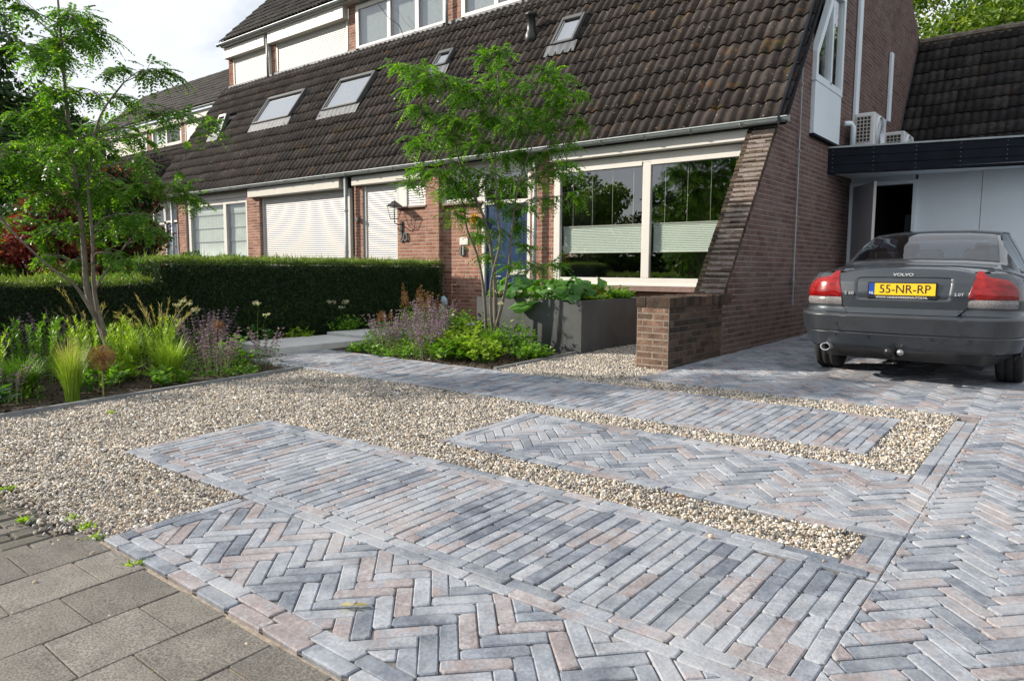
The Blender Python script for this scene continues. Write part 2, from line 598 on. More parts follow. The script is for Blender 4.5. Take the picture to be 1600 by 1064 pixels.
def lay(parent, pieces, frame, mat, name, h=0.06, bev=0.004, cham=0.006, limit=300, jz=0.0015, jt=0.006, stuff_name=None, jit=0.001, need=None):
    """pieces: list of (poly, full) with poly in surface (u,v) coordinates; full=(cx,cy,ang,L,W) for an uncut piece"""
    sc = []
    for poly, full in pieces:
        cx = sum(p[0] for p in poly) / len(poly)
        cy = sum(p[1] for p in poly) / len(poly)
        M = frame(cx, cy)
        P = M.translation
        d = max(0.3, (P - Vector((0, 0, CAMZ))).length)
        n = M.to_3x3() @ Vector((0, 0, 1))
        cosv = abs(n.dot((Vector((0, 0, CAMZ)) - P).normalized()))
        s = abs(area(poly)) * max(cosv, 0.03) / d ** 2
        if not in_frame(P, 40):
            s *= 0.001
        if need is not None and not need(P):
            s *= 0.01
        sc.append((s, cx, cy, M, poly, full))
    sc.sort(key=lambda t: -t[0])
    temps = {}
    for s, cx, cy, M, poly, full in sc[:limit]:
        if full is not None:
            key = (round(full[3], 3), round(full[4], 3))
            if key not in temps:
                L, W = full[3], full[4]
                temps[key] = []
                for k in range(8):
                    vs, fs = piece_geo([(-L / 2, -W / 2), (L / 2, -W / 2), (L / 2, W / 2), (-L / 2, W / 2)], h, bev, cham, jit)
                    me = bpy.data.meshes.new(name)
                    me.from_pydata(vs, [], fs)
                    me.materials.append(mat)
                    temps[key].append(me)
            me = random.choice(temps[key])
            ang = full[2] + random.gauss(0, 0.004)
        else:
            vs, fs = piece_geo([(x - cx, y - cy) for x, y in poly], h, bev, min(cham, 0.004), jit * 0.5)
            me = bpy.data.meshes.new(name)
            me.from_pydata(vs, [], fs)
            me.materials.append(mat)
            ang = 0.0
        o = bpy.data.objects.new(name, me)
        COL.objects.link(o)
        o.parent = parent
        o.matrix_parent_inverse = PW.get(parent.name, Matrix.Identity(4)).inverted()
        o.matrix_basis = M @ Matrix.Translation((0, 0, random.gauss(0, jz))) @ Matrix.Rotation(random.gauss(0, jt), 4, 'X') @ Matrix.Rotation(random.gauss(0, jt * 0.6), 4, 'Y') @ Matrix.Rotation(ang, 4, 'Z')
    rest = sc[limit:]
    if rest:
        V, F, B = [], [], []
        for s, cx, cy, M, poly, full in rest:
            far = project(M.translation)[2] > 7 or not in_frame(M.translation, 100)
            vs, fs = piece_geo([(x - cx, y - cy) for x, y in poly], h, bev, 0.0 if far else cham, jit * 0.7)
            T = M @ Matrix.Translation((0, 0, random.gauss(0, jz))) @ Matrix.Rotation(random.gauss(0, jt), 4, 'X')
            n = len(V)
            V += [tuple(T @ Vector(v)) for v in vs]
            F += [tuple(i + n for i in f) for f in fs]
            r = random.random()
            B += [r] * len(fs)
        o = mesh_obj(stuff_name or name + 's_beyond', V, F, mat, parent, False, B)
        o['kind'] = 'stuff'
        return o


def ground_frame(dz=0.0):
    def fr(x, y):
        g = GS if 0 < y < 6.7 else (0.013 if y >= 6.7 else 0.0)
        c = 1 / math.sqrt(1 + g * g)
        s = g * c
        return Matrix(((1, 0, 0, x), (0, c, -s, y), (0, s, c, gz(y) + dz), (0, 0, 0, 1)))
    return fr


def rect(x0, x1, y0, y1):
    return [(x0, y0), (x1, y0), (x1, y1), (x0, y1)]


def sheet(name, rects, dz, mat, kind='structure', parent=None):
    """flat sheets that follow the terrain"""
    V, F = [], []
    ys_break = [0.0, 6.7]
    for x0, x1, y0, y1 in rects:
        ys = [y0] + [b for b in ys_break if y0 < b < y1] + [y1]
        for a, b in zip(ys[:-1], ys[1:]):
            n = len(V)
            V += [(x0, a, gz(a) + dz), (x1, a, gz(a) + dz), (x1, b, gz(b) + dz), (x0, b, gz(b) + dz)]
            F.append((n, n + 1, n + 2, n + 3))
    o = mesh_obj(name, V, F, mat, parent)
    if kind:
        o['kind'] = kind
    return o
# ================================================================== GROUND
BL, BW = 0.224, 0.0664      # paver pitch along and across (with joint)
J = 0.0028                   # joint

g0 = sheet('ground', [(-400, 400, -300, 500)], -0.14, GRASSG)
road = sheet('road', [(-120, 120, -14, -2.2)], -0.06, ASPH)


def run_course(x0, x1, y0, y1, along, start=0.0, lens=None):
    """one course of pavers filling a strip; along='x' or 'y'"""
    out = []
    a, b = (x0, x1) if along == 'x' else (y0, y1)
    t = a - start
    while t < b - 0.01:
        L = BL * random.uniform(0.985, 1.015)
        s, e = max(t, a), min(t + L, b)
        t += L
        if e - s < 0.03:
            continue
        full = None
        if along == 'x':
            p = rect(s + J / 2, e - J / 2, y0 + J / 2, y1 - J / 2)
            if abs((e - s) - L) < 1e-6:
                full = ((s + e) / 2, (y0 + y1) / 2, 0.0, BL - J, round(y1 - y0 - J, 4))
        else:
            p = rect(x0 + J / 2, x1 - J / 2, s + J / 2, e - J / 2)
            if abs((e - s) - L) < 1e-6:
                full = ((x0 + x1) / 2, (s + e) / 2, math.pi / 2, BL - J, round(x1 - x0 - J, 4))
        out.append((p, full))
    return out


def running(x0, x1, y0, y1):
    """courses along y, side by side in x"""
    n = max(1, round((x1 - x0) / BW))
    w = (x1 - x0) / n
    out = []
    for i in range(n):
        st = random.choice([0.0, 0.3, 0.5, 0.7]) * BL + random.uniform(-0.02, 0.02)
        out += run_course(x0 + i * w, x0 + (i + 1) * w, y0, y1, 'y', max(0.0, st))
    return out


def borders_x(x0, x1, y0, n):
    out = []
    for i in range(n):
        out += run_course(x0, x1, y0 + i * BW, y0 + (i + 1) * BW, 'x', random.uniform(0, 0.8) * BL)
    return out


def borders_y(x0, n, y0, y1):
    out = []
    for i in range(n):
        out += run_course(x0 + i * BW, x0 + (i + 1) * BW, y0, y1, 'y', random.uniform(0, 0.8) * BL)
    return out


def herringbone(rects, origin):
    """45 degree herringbone clipped to the union of rects"""
    e1 = Vector((1, 1)).normalized()
    e2 = Vector((-1, 1)).normalized()
    X0, X1 = min(r[0] for r in rects), max(r[1] for r in rects)
    Y0, Y1 = min(r[2] for r in rects), max(r[3] for r in rects)
    L, W = BL, 0.0655
    sy, sx = W * math.sqrt(2), L * math.sqrt(2)

    def inside(p, eps=0.002):
        return any(r[0] - eps <= p[0] <= r[1] + eps and r[2] - eps <= p[1] <= r[3] + eps for r in rects)
    out = []
    m0, m1 = int((X0 - origin[0]) / sx) - 2, int((X1 - origin[0]) / sx) + 2
    k0, k1 = int((Y0 - origin[1]) / sy) - 3, int((Y1 - origin[1]) / sy) + 3
    for m in range(m0, m1 + 1):
        for k in range(k0, k1 + 1):
            bx, by = origin[0] + m * sx, origin[1] + k * sy
            for (a, b, la, lb) in ((0, 0, L, W), (L, W - L, W, L)):
                c = [(a + J / 2, b + J / 2), (a + la - J / 2, b + J / 2), (a + la - J / 2, b + lb - J / 2), (a + J / 2, b + lb - J / 2)]
                P = [(bx + e1.x * u + e2.x * v, by + e1.y * u + e2.y * v) for u, v in c]
                cx, cy = sum(p[0] for p in P) / 4, sum(p[1] for p in P) / 4
                if max(p[0] for p in P) < X0 or min(p[0] for p in P) > X1 or max(p[1] for p in P) < Y0 or min(p[1] for p in P) > Y1:
                    continue
                if all(inside(p) for p in P) and inside((cx, cy)):
                    ang = math.pi / 4 if la > lb else math.pi * 3 / 4
                    out.append((P, (cx, cy, ang, L - J, W - J)))
                    continue
                best, ba = None, 0
                for r in rects:
                    q = clip_poly(P, r[0] + 0.001, r[1] - 0.001, r[2] + 0.001, r[3] - 0.001)
                    if len(q) >= 3 and area(q) > ba:
                        best, ba = q, area(q)
                if best is not None and ba > 0.0007:
                    # drop near-duplicate points
                    q = [best[i] for i in range(len(best)) if (Vector(best[i]) - Vector(best[i - 1])).length > 0.004]
                    if len(q) >= 3:
                        out.append((q, None))
    return out


GF = ground_frame(0.0)
HO = (-2.586, 1.913 - 0.0)
# origin such that the far right corner (L, W) of a lying paver falls on HO
_e1, _e2 = Vector((1, 1)).normalized(), Vector((-1, 1)).normalized()
HORG = (HO[0] - _e1.x * BL - _e2.x * 0.0655, HO[1] - _e1.y * BL - _e2.y * 0.0655)


def paving(name, rects, groups, limit=300):
    bed = sheet(name, rects, -0.0085, JOINT)
    allp = []
    for g in groups:
        allp += g
    lay(bed, allp, GF, PAVER, 'paver', h=0.05, bev=0.0045, cham=0.010, limit=limit, jz=0.0017, jt=0.009, stuff_name='pavers_beyond', jit=0.0016)
    return bed


b = BW
# front herringbone panel with its borders
yA = 1.245
paving('front_herringbone_paving', [(-3.355, -0.545, yA, 1.925)],
       [borders_x(-3.355, -0.545, yA, 2), borders_y(-3.355, 2, yA + 2 * b, 1.925),
        herringbone([(-3.355 + 2 * b, -0.545, yA + 2 * b, 1.925)], HORG)])
# long running bond strip
paving('running_bond_strip', [(-4.79, -0.545, 1.925, 2.99)],
       [borders_x(-4.79, -0.545, 1.925, 2), borders_x(-4.79, -0.545, 2.99 - 2 * b, 2), running(-4.79, -0.545, 1.925 + 2 * b, 2.99 - 2 * b)])
# middle herringbone panel
yM0, yM1 = 3.30, 4.31
paving('middle_border_paving', [(-3.31, -0.545, yM0, yM0 + 2 * b), (-3.31, -3.31 + 2 * b, yM0 + 2 * b, yM1), (-3.31 + 2 * b, -0.545, yM1 - 2 * b, yM1),
                                (-0.685, -0.545, 2.99, yM0), (-0.685, -0.545, yM1, 5.83)],
       [borders_x(-3.31, -0.545, yM0, 2), borders_y(-3.31, 2, yM0 + 2 * b, yM1), borders_x(-3.31 + 2 * b, -0.685, yM1 - 2 * b, 2),
        borders_y(-0.68, 2, 2.99, yM0), borders_y(-0.68, 2, yM1 - 2 * b, 5.83)])
RM = (-3.31 + 2 * b, -0.545, yM0 + 2 * b, yM1 - 2 * b)
paving('middle_herringbone_paving', [RM], [herringbone([RM], HORG)])
# path towards the neighbours
paving('garden_path', [(-7.75, -0.99, 4.61, 5.66)],
       [borders_x(-7.75, -0.99, 4.61, 1), borders_x(-7.75, -0.99, 5.66 - b, 1), running(-7.75, -0.99, 4.61 + b, 5.66 - b)])
# driveway
RD1 = (-0.545, 3.2, 0.25, 13.3)
RD2 = (-3.33 + b, -0.545, 6.03 + b, 13.3)
paving('driveway', [RD1, (-3.33, -0.545, 6.03, 13.3)],
       [borders_x(-3.33, -0.545, 6.03, 1), borders_y(-3.33, 1, 6.03 + b, 13.3), herringbone([RD1, RD2], HORG)])

# concrete slab pavement
slabs = sheet('pavement', [(-3.53, 2.0, -2.2, 1.246)], -0.016, JOINTL)
pcs = []
T = 0.3065
for i in range(-1, 16):
    xa = -3.52 + i * T
    off = 0.92 if i % 2 == 0 else 1.072
    if i < 0:
        continue
    for k in range(-11, 3):
        ya, yb = off + (k - 1) * T, off + k * T
        q = clip_poly(rect(xa + 0.003, xa + T - 0.003, ya + 0.003, yb - 0.003), -5, 5, -2.2, 1.232)
        if len(q) >= 3 and area(q) > 0.005:
            pcs.append((q, (xa + T / 2, (ya + yb) / 2, 0, T - 0.006, T - 0.006) if area(q) > (T - 0.007) ** 2 else None))
lay(slabs, pcs, ground_frame(-0.008), SLAB, 'paving_slab', h=0.05, bev=0.003, cham=0.004, jz=0.0015, jt=0.004, stuff_name='slabs_beyond')
# old brick paving to the left
oldp = sheet('old_brick_pavement', [(-12.5, -3.53, -2.2, 1.245)], -0.040, JOINT)
pcs = []
w, L = 0.107, 0.214
i = 0
x = -3.53
while x > -7.2:
    st = (i % 2) * L / 2 + random.uniform(-0.01, 0.01)
    t = 1.245 + st
    while t > -0.6:
        q = clip_poly(rect(x - w + 0.004, x - 0.004, t - L + 0.004, t - 0.004), -20, 5, -2, 1.24)
        if len(q) >= 3 and area(q) > 0.004:
            pcs.append((q, (x - w / 2, t - L / 2, math.pi / 2, L - 0.008, w - 0.008) if area(q) > (L - 0.0085) * (w - 0.0085) else None))
        t -= L
    x -= w
    i += 1
lay(oldp, pcs, ground_frame(-0.024), OLDBRICK, 'paving_brick', h=0.05, bev=0.008, cham=0.010, jz=0.003, jt=0.014, stuff_name='paving_bricks_beyond', jit=0.0015)

# planting beds and gravel beds
bed1 = sheet('planting_bed_soil', [(-12.5, -6.70, -2.2, 4.60), (-9.6, -7.75, 4.60, 9.7), (-12.5, -9.6, 4.6, 9.7), (-7.75, -4.84, 5.70, 9.7), (-30, -12.5, -2.2, 9.7)], -0.03, SOIL)
GR = [(-6.65, -4.79, 1.25, 4.61), (-4.79, -3.355, 1.25, 1.93), (-4.79, -3.31, 2.99, 4.61), (-3.31, -0.685, 2.99, 3.30), (-3.31, -0.99, 4.31, 4.61),
      (-0.99, -0.685, 4.31, 5.66), (-4.80, -0.685, 5.66, 6.03), (-4.80, -3.71, 6.03, 9.6), (-3.71, -3.33, 6.03, 6.67)]
gb = sheet('gravel_bed', GR, -0.026, GRAVBED)

# edging strips
e = thing('bed_edging', 'thin grey edging strip between flower bed and gravel, on the street side', 'edging', (-6.67, 1.5, gz(1.5)))
m_ = MB()
for a_, b_ in ((-1.5, 0), (0, 1.5), (1.5, 3.0), (3.0, 4.58)):
    n = len(m_.v)
    m_.add([(-6.695, a_, gz(a_) - .1), (-6.65, a_, gz(a_) - .1), (-6.65, a_, gz(a_) + .022), (-6.695, a_, gz(a_) + .022),
            (-6.695, b_, gz(b_) - .1), (-6.65, b_, gz(b_) - .1), (-6.65, b_, gz(b_) + .022), (-6.695, b_, gz(b_) + .022)],
           [(0, 1, 2, 3), (7, 6, 5, 4), (3, 2, 6, 7), (1, 5, 6, 2), (0, 3, 7, 4)])
m_.build('edging_strip', STEEL, e)
e = thing('bed_edging', 'short grey edging strip from the path to the big planter', 'edging', (-4.81, 6.4, gz(6.4)))
m_ = MB()
m_.add([(-4.84, 5.67, gz(5.67) - .1), (-4.80, 5.67, gz(5.67) - .1), (-4.80, 5.67, gz(5.67) + .022), (-4.84, 5.67, gz(5.67) + .022),
        (-4.84, 7.2, gz(7.2) - .1), (-4.80, 7.2, gz(7.2) - .1), (-4.80, 7.2, gz(7.2) + .022), (-4.84, 7.2, gz(7.2) + .022)],
       [(0, 1, 2, 3), (7, 6, 5, 4), (3, 2, 6, 7), (1, 5, 6, 2), (0, 3, 7, 4)])
m_.build('edging_strip', STEEL, e)

# raised concrete slab path
sp = thing('slab_path', 'raised pale concrete slab path in front of the clipped hedge', 'slab path', (-8.35, 6, gz(6)))
for k in range(3):
    y0 = 5.02 + k * 1.5
    MB().bbox(-8.86, -7.86, y0 + 0.004, y0 + 1.494, gz(y0) - 0.05, gz(y0 + .7) + 0.060, 0.006).build('concrete_slab', CONC, sp)

# ------------------------------------------------------------------ pebbles
ICO_V = []
_t = (1 + 5 ** .5) / 2
for a_, b_ in ((-1, _t), (1, _t), (-1, -_t), (1, -_t)):
    ICO_V.append((a_, b_, 0))
for a_, b_ in ((-1, _t), (1, _t), (-1, -_t), (1, -_t)):
    ICO_V.append((0, a_, b_))
for a_, b_ in ((_t, -1), (_t, 1), (-_t, -1), (-_t, 1)):
    ICO_V.append((a_, 0, b_))
ICO_V = np.array(ICO_V) / math.sqrt(1 + _t * _t)
ICO_F = np.array([(0, 11, 5), (0, 5, 1), (0, 1, 7), (0, 7, 10), (0, 10, 11), (1, 5, 9), (5, 11, 4), (11, 10, 2), (10, 7, 6), (7, 1, 8),
                  (3, 9, 4), (3, 4, 2), (3, 2, 6), (3, 6, 8), (3, 8, 9), (4, 9, 5), (2, 4, 11), (6, 2, 10), (8, 6, 7), (9, 8, 1)])


def rand_rot(n):
    q = rng.normal(size=(n, 4))
    q /= np.linalg.norm(q, axis=1)[:, None]
    w_, x, y, z = q.T
    return np.stack([np.stack([1 - 2 * (y * y + z * z), 2 * (x * y - z * w_), 2 * (x * z + y * w_)], 1),
                     np.stack([2 * (x * y + z * w_), 1 - 2 * (x * x + z * z), 2 * (y * z - x * w_)], 1),
                     np.stack([2 * (x * z - y * w_), 2 * (y * z + x * w_), 1 - 2 * (x * x + y * y)], 1)], 1)


OCT_V = np.array([(1, 0, 0), (-1, 0, 0), (0, 1, 0), (0, -1, 0), (0, 0, 1), (0, 0, -1)], float)
OCT_F = np.array([(0, 2, 4), (2, 1, 4), (1, 3, 4), (3, 0, 4), (2, 0, 5), (1, 2, 5), (3, 1, 5), (0, 3, 5)])


def pebbles(name, P, size, mat, parent=None, coarse=False):
    n = len(P)
    if coarse:
        R = rand_rot(n)
        S = np.stack([size * rng.uniform(0.8, 1.3, n), size * rng.uniform(0.65, 1.05, n), size * rng.uniform(0.5, 0.8, n)], 1) * 0.55
        V = OCT_V[None] * (1 + rng.normal(0, 0.15, (n, 6, 1))) + rng.normal(0, 0.14, (n, 6, 3))
        V = np.einsum('nij,nkj->nki', R, V * S[:, None, :]) + P[:, None, :]
        F = (OCT_F[None] + (np.arange(n) * 6)[:, None, None]).reshape(-1, 3)
        return np_mesh_obj(name, V.reshape(-1, 3), F, mat, parent, fbid=np.repeat(rng.random(n), 8))
    R = rand_rot(n)
    S = np.stack([size * rng.uniform(0.75, 1.25, n), size * rng.uniform(0.55, 0.95, n), size * rng.uniform(0.4, 0.65, n)], 1) * 0.5
    V = ICO_V[None] * (1 + rng.normal(0, 0.13, (n, 12, 1)))
    V = V * S[:, None, :]
    V = np.einsum('nij,nkj->nki', R, V) + P[:, None, :]
    F = (ICO_F[None] + (np.arange(n) * 12)[:, None, None]).reshape(-1, 3)
    return np_mesh_obj(name, V.reshape(-1, 3), F, mat, parent, fbid=np.repeat(rng.random(n), 20))


PEB = piece_mat('pebble_mix', [(0.0, (0.10, 0.10, 0.10)), (0.13, (0.25, 0.245, 0.24)), (0.30, (0.42, 0.395, 0.36)), (0.48, (0.52, 0.47, 0.395)), (0.6, (0.56, 0.475, 0.36)),
                               (0.72, (0.40, 0.31, 0.225)), (0.86, (0.62, 0.59, 0.53)), (1.0, (0.80, 0.78, 0.74))], grain=120, rough=0.7, bstr=0.2, var=0.25)
pts, szs = [], []
gzv = np.vectorize(gz)
for (x0, x1, y0, y1) in GR:
    A = (x1 - x0) * (y1 - y0)
    n = int(A * 6800)
    x = rng.uniform(x0, x1, n)
    y = rng.uniform(y0, y1, n)
    size = np.clip(rng.gamma(9.0, 0.00185, n), 0.008, 0.034)
    m = np.minimum(np.minimum(x - x0, x1 - x), np.minimum(y - y0, y1 - y))
    z = gzv(y) - 0.022 + rng.uniform(0, 0.016, n) + 0.005 * np.sin(x * 5.1 + y * 3.3)
    pts.append(np.stack([x, y, z], 1))
    szs.append(size)
# a few that spill out on the pavement
n = 420
x = rng.uniform(-5.6, -3.4, n)
y = 1.25 - np.abs(rng.normal(0, 0.07, n))
pts.append(np.stack([x, y, gzv(y) - 0.012], 1))
szs.append(np.clip(rng.normal(0.022, 0.006, n), 0.01, 0.035))
P_ = np.concatenate(pts)
s_ = np.concatenate(szs)
near_ = np.hypot(P_[:, 0], P_[:, 1]) < 4.4
grav = pebbles('gravel', P_[near_], s_[near_], PEB)
grav['kind'] = 'stuff'
grav = pebbles('gravel', P_[~near_], s_[~near_], PEB, None, True)
grav['kind'] = 'stuff'
# loose stones that lie alone on the paving
loose = [((-3.30, 1.13), 0.035), ((-3.20, 1.12), 0.03), ((-3.24, 1.16), 0.04), ((-3.15, 1.15), 0.028), ((-3.09, 1.14), 0.03), ((-3.27, 1.08), 0.022), ((-3.02, 0.98), 0.022),
         ((-3.13, 0.91), 0.036), ((-2.82, 0.66), 0.04), ((-2.62, 0.98), 0.026), ((-2.06, 1.18), 0.03), ((-2.98, 0.94), 0.03), ((-1.97, 1.55), 0.022), ((-1.66, 2.28), 0.02),
         ((-1.2, 2.86), 0.03), ((-1.38, 2.83), 0.02), ((-1.0, 2.55), 0.018), ((-0.9, 2.30), 0.018), ((-0.75, 2.9), 0.02), ((-1.5, 3.75), 0.018), ((-0.55, 3.8), 0.022), ((-1.1, 3.6), 0.02), ((-0.35, 3.5), 0.022)]
PL = ['in the cluster at the paver corner', 'at the edge of the cluster by the paver corner', 'largest of the cluster by the paver corner', 'right of the cluster by the paver corner', 'at the right end of the cluster by the paver corner',
      'small, just below the cluster', 'in the middle of the second slab', 'pointed, with a pale flank, on the third slab', 'whitish, lying alone on a slab near the bottom left', 'small, on the slab before the paver edge',
      'dark, against the paver edge near the bottom', 'bluish, beside the slab joint', 'pale, on the herringbone near the bottom', 'grey, in the double border course', 'brownish, on the border of the narrow gravel strip',
      'grey, beside the narrow gravel strip', 'small and tan, on the running courses', 'small, at the driveway edge of the running courses', 'by the end of the narrow gravel strip', 'in the middle herringbone panel',
      'right of the middle herringbone panel', 'pale, at the rear of the middle herringbone', 'alone on the driveway herringbone']
for li, ((px, py), s) in enumerate(loose):
    on_slab = py < 1.24
    o = pebbles('pebble', np.array([[px, py, gz(py) + (-0.022 if on_slab else 0) + s * 0.22]]), np.array([s]), PEB)
    tag(o, 'loose pebble ' + PL[li], 'pebble',
        'loose pebbles on the concrete slabs' if on_slab else 'loose pebbles on the pavers')
# ================================================================== HOUSE ROW
YF = 9.75      # window plane
CO, BH = 0.0667, 0.0545   # course pitch, brick height


def brick_wall(parent, name, frame, z0, z1, sections, thick, mat, mortar, limit=300, L=0.22, off=0.0, need=None, stuff='brickwork', proud=0.0035):
    """wall part: mortar body + bricks. frame(u, z)->matrix with local z outwards. sections(z)->[(u0,u1)]"""
    nrow = int(round((z1 - z0) / CO))
    co = (z1 - z0) / nrow
    pcs = []
    body = MB()
    run = []

    def flush():
        if not run:
            return
        iv, za, zb = run
        for u0, u1 in iv:
            Ms = [frame(u, z) for u, z in ((u0, za), (u1, za), (u1, zb), (u0, zb))]
            n = Ms[0].to_3x3() @ Vector((0, 0, 1))
            vs = [m.translation for m in Ms] + [m.translation - n * thick for m in Ms]
            body.add(vs, [(0, 1, 2, 3), (7, 6, 5, 4), (0, 4, 5, 1), (1, 5, 6, 2), (2, 6, 7, 3), (3, 7, 4, 0)])
    for i in range(nrow):
        za, zb = z0 + i * co, z0 + (i + 1) * co
        iv = [(round(a, 3), round(b_, 3)) for a, b_ in sections((za + zb) / 2) if b_ - a > 0.01]
        if run and run[0] == iv:
            run[2] = zb
        else:
            flush()
            run = [iv, za, zb]
        for u0, u1 in iv:
            t = u0 - ((i % 2) * 0.5 * L + off) % L
            while t < u1 - 0.005:
                s, e_ = max(t, u0), min(t + L, u1)
                t += L
                if e_ - s < 0.02:
                    continue
                p = rect(s + 0.005, e_ - 0.005, za + 0.006, zb - 0.006)
                full = (0, 0, 0, L - 0.010, co - 0.012) if abs(e_ - s - L) < 1e-6 else None
                pcs.append((p, full))
    flush()
    w_ = body.build(name, mortar, parent)
    lay(w_, pcs, lambda u, z: frame(u, z) @ Matrix.Translation((0, 0, proud)), mat, 'brick', h=0.012, bev=0.003, cham=0.0, limit=limit, jz=0.001, jt=0.004, stuff_name=stuff, jit=0.0008, need=need)
    return w_


def fr_front(y):      # facing -y, u = x
    return lambda u, z: Matrix(((1, 0, 0, u), (0, 0, -1, y), (0, 1, 0, z), (0, 0, 0, 1)))


def fr_right(x):      # facing +x, u = y
    return lambda u, z: Matrix(((0, 0, 1, x), (1, 0, 0, u), (0, 1, 0, z), (0, 0, 0, 1)))


def const(*iv):
    return lambda z: list(iv)


LBL = 'brick row house with '
HA = thing('row_house', LBL + 'blue door, wide window and sloping buttress, nearest of row', 'house', (-6.6, 9.75, gz(9.75)))
HB = thing('row_house', LBL + 'closed white roller shutters and round wall lantern, in the middle', 'house', (-12.8, 9.75, gz(9.75)))
HC = thing('row_house', LBL + 'roman blinds, behind the far end of the hedge', 'house', (-18.5, 9.75, gz(9.75)))
ZG = gz(9.75) - 0.05
GUT = 3.20

# ---- house A front
brick_wall(HA, 'front_wall', fr_front(YF), ZG, 2.42, lambda z: [(-9.57, -8.56)] if z > 0.94 else [(-9.57, -8.56), (-7.46, -3.70)], 0.25, BRICK, MORTAR, limit=300)
brick_wall(HA, 'party_pier', fr_front(9.62), ZG, 3.15, const((-9.92, -9.57)), 0.30, BRICK, MORTAR, limit=120, off=0.05)
brick_wall(HA, 'pier_between_door_and_window', fr_front(9.70), ZG, 3.15, const((-7.46, -6.97)), 0.20, BRICK, MORTAR, limit=120)
# side faces of piers (facing right) as plain mortar with bricks
brick_wall(HA, 'party_pier_side', fr_right(-9.568), ZG, 3.15, const((9.624, 9.745)), 0.02, BRICK, MORTAR, limit=50)


def window_frame(parent, x0, x1, z0, z1, y, mull=(), fr=0.09, depth=0.07, mat=WHITE, glass=GLASS, name='window', trans=None, sash=0.0):
    m = MB()
    m.bbox(x0, x0 + fr, y, y + depth, z0, z1, 0.006)
    m.bbox(x1 - fr, x1, y, y + depth, z0, z1, 0.006)
    m.bbox(x0 + fr, x1 - fr, y + 0.004, y + depth, z0, z0 + fr, 0.006)
    m.bbox(x0 + fr, x1 - fr, y + 0.004, y + depth, z1 - fr, z1, 0.006)
    for c in mull:
        m.bbox(c - fr * 0.55, c + fr * 0.55, y + 0.003, y + depth, z0 + fr, z1 - fr, 0.006)
    f = m.build(name, mat, parent)
    cs = [x0 + fr] + [c for c in mull] + [x1 - fr]
    for i in range(len(cs) - 1):
        a = cs[i] + (fr * 0.55 if i else 0)
        b_ = cs[i + 1] - (fr * 0.55 if i < len(cs) - 2 else 0)
        MB().box(a, b_, y + 0.035, y + 0.043, z0 + fr, z1 - fr).build('pane', glass, f)
    return f


# big window of house A
fA = window_frame(HA, -6.965, -3.70, 1.00, 2.97, 9.68, (-5.265,), 0.125)
MB().bbox(-6.965, -3.70, 9.55, 9.78, 2.985, 3.17, 0.006).build('fascia_board', WHITE, HA)
for a_, b_ in ((-6.84, -5.34), (-5.19, -3.72)):
    MB().bbox(a_, b_, 9.672, 9.70, 2.80, 2.865, 0.006).build('screen_box', WHITE, fA)
MB().bbox(-6.99, -3.70, 9.60, 9.76, 0.925, 0.995, 0.006).build('window_sill', SILLB, HA)
MB().bbox(-6.97, -3.70, 9.655, 9.70, 1.0, 1.035, 0.006).build('sill_rail', WHITE, fA)
# pleated blinds
for a_, b_ in ((-6.83, -5.35), (-5.18, -3.75)):
    m = MB()
    z = 1.525
    n = 16
    dz = 0.41 / n
    for i in range(n):
        zz = z + i * dz
        m.add([(a_, 9.775, zz), (b_, 9.775, zz), (b_, 9.790, zz + dz / 2), (a_, 9.790, zz + dz / 2), (b_, 9.775, zz + dz), (a_, 9.775, zz + dz)], [(0, 1, 2, 3), (3, 2, 4, 5)])
    bl = m.build('pleated_blind', BLINDG, fA)
    MB().box(a_, b_, 9.765, 9.795, z + 0.41, z + 0.425).build('blind_rail', WHITE, bl)
    MB().box(a_, b_, 9.765, 9.795, z - 0.012, z).build('blind_rail', WHITE, bl)
    m = MB()
    for k in range(1, 5):
        xx = a_ + (b_ - a_) * (k - 0.5) / 4
        m.box(xx - 0.0018, xx + 0.0018, 9.776, 9.780, 1.94, 2.84)
    m.build('blind_cords', WHITE, bl)
# room behind
def room(parent, x0, x1, y0, y1, z0, z1, mat=ROOMD):
    m = MB()
    m.add([(x0, y0, z0), (x1, y0, z0), (x1, y1, z0), (x0, y1, z0), (x0, y0, z1), (x1, y0, z1), (x1, y1, z1), (x0, y1, z1)],
          [(0, 1, 2, 3), (7, 6, 5, 4), (1, 5, 6, 2), (2, 6, 7, 3), (3, 7, 4, 0)])
    return m.build('room_interior', mat, parent)


room(HA, -7.0, -3.72, 9.80, 13.5, 0.3, 3.05)
m = MB()
for k in range(14):
    xx = -6.85 + k * 0.035
    m.add([(xx, 10.0, 1.0), (xx + 0.0175, 10.04, 1.0), (xx + 0.0175, 10.04, 3.0), (xx, 10.0, 3.0), (xx + 0.035, 10.0, 1.0), (xx + 0.035, 10.0, 3.0)], [(0, 1, 2, 3), (1, 4, 5, 2)])
m.build('curtain', DCURT, HA)
# spiky ornaments on the sill inside
for cx in (-6.25, -5.85, -5.6):
    o = thing('spiky_sill_plant', 'pale spiky %s on the sill inside the wide window' % ({-6.25: 'plant low at the planter end', -5.85: 'plant in the middle', -5.6: 'plant nearest the white mullion'}[cx]), 'plant', (cx, 9.88, 1.02), 'spiky plants on the window sill')
    m = MB()
    for k in range(16):
        a = random.uniform(0, 6.28)
        el = random.uniform(0.3, 1.3)
        d = Vector((math.cos(a) * math.cos(el), 0.4 * math.sin(a) * math.cos(el), math.sin(el))) * random.uniform(0.10, 0.17)
        m.tube([(cx, 9.88, 1.03), Vector((cx, 9.88, 1.03)) + d], [0.008, 0.001], 4)
    m.build('leaf_spikes', CREAM, o)
    MB().tube([(cx, 9.88, 1.0), (cx, 9.88, 1.05)], [0.035, 0.045], 10).build('pot', WHITE, o)

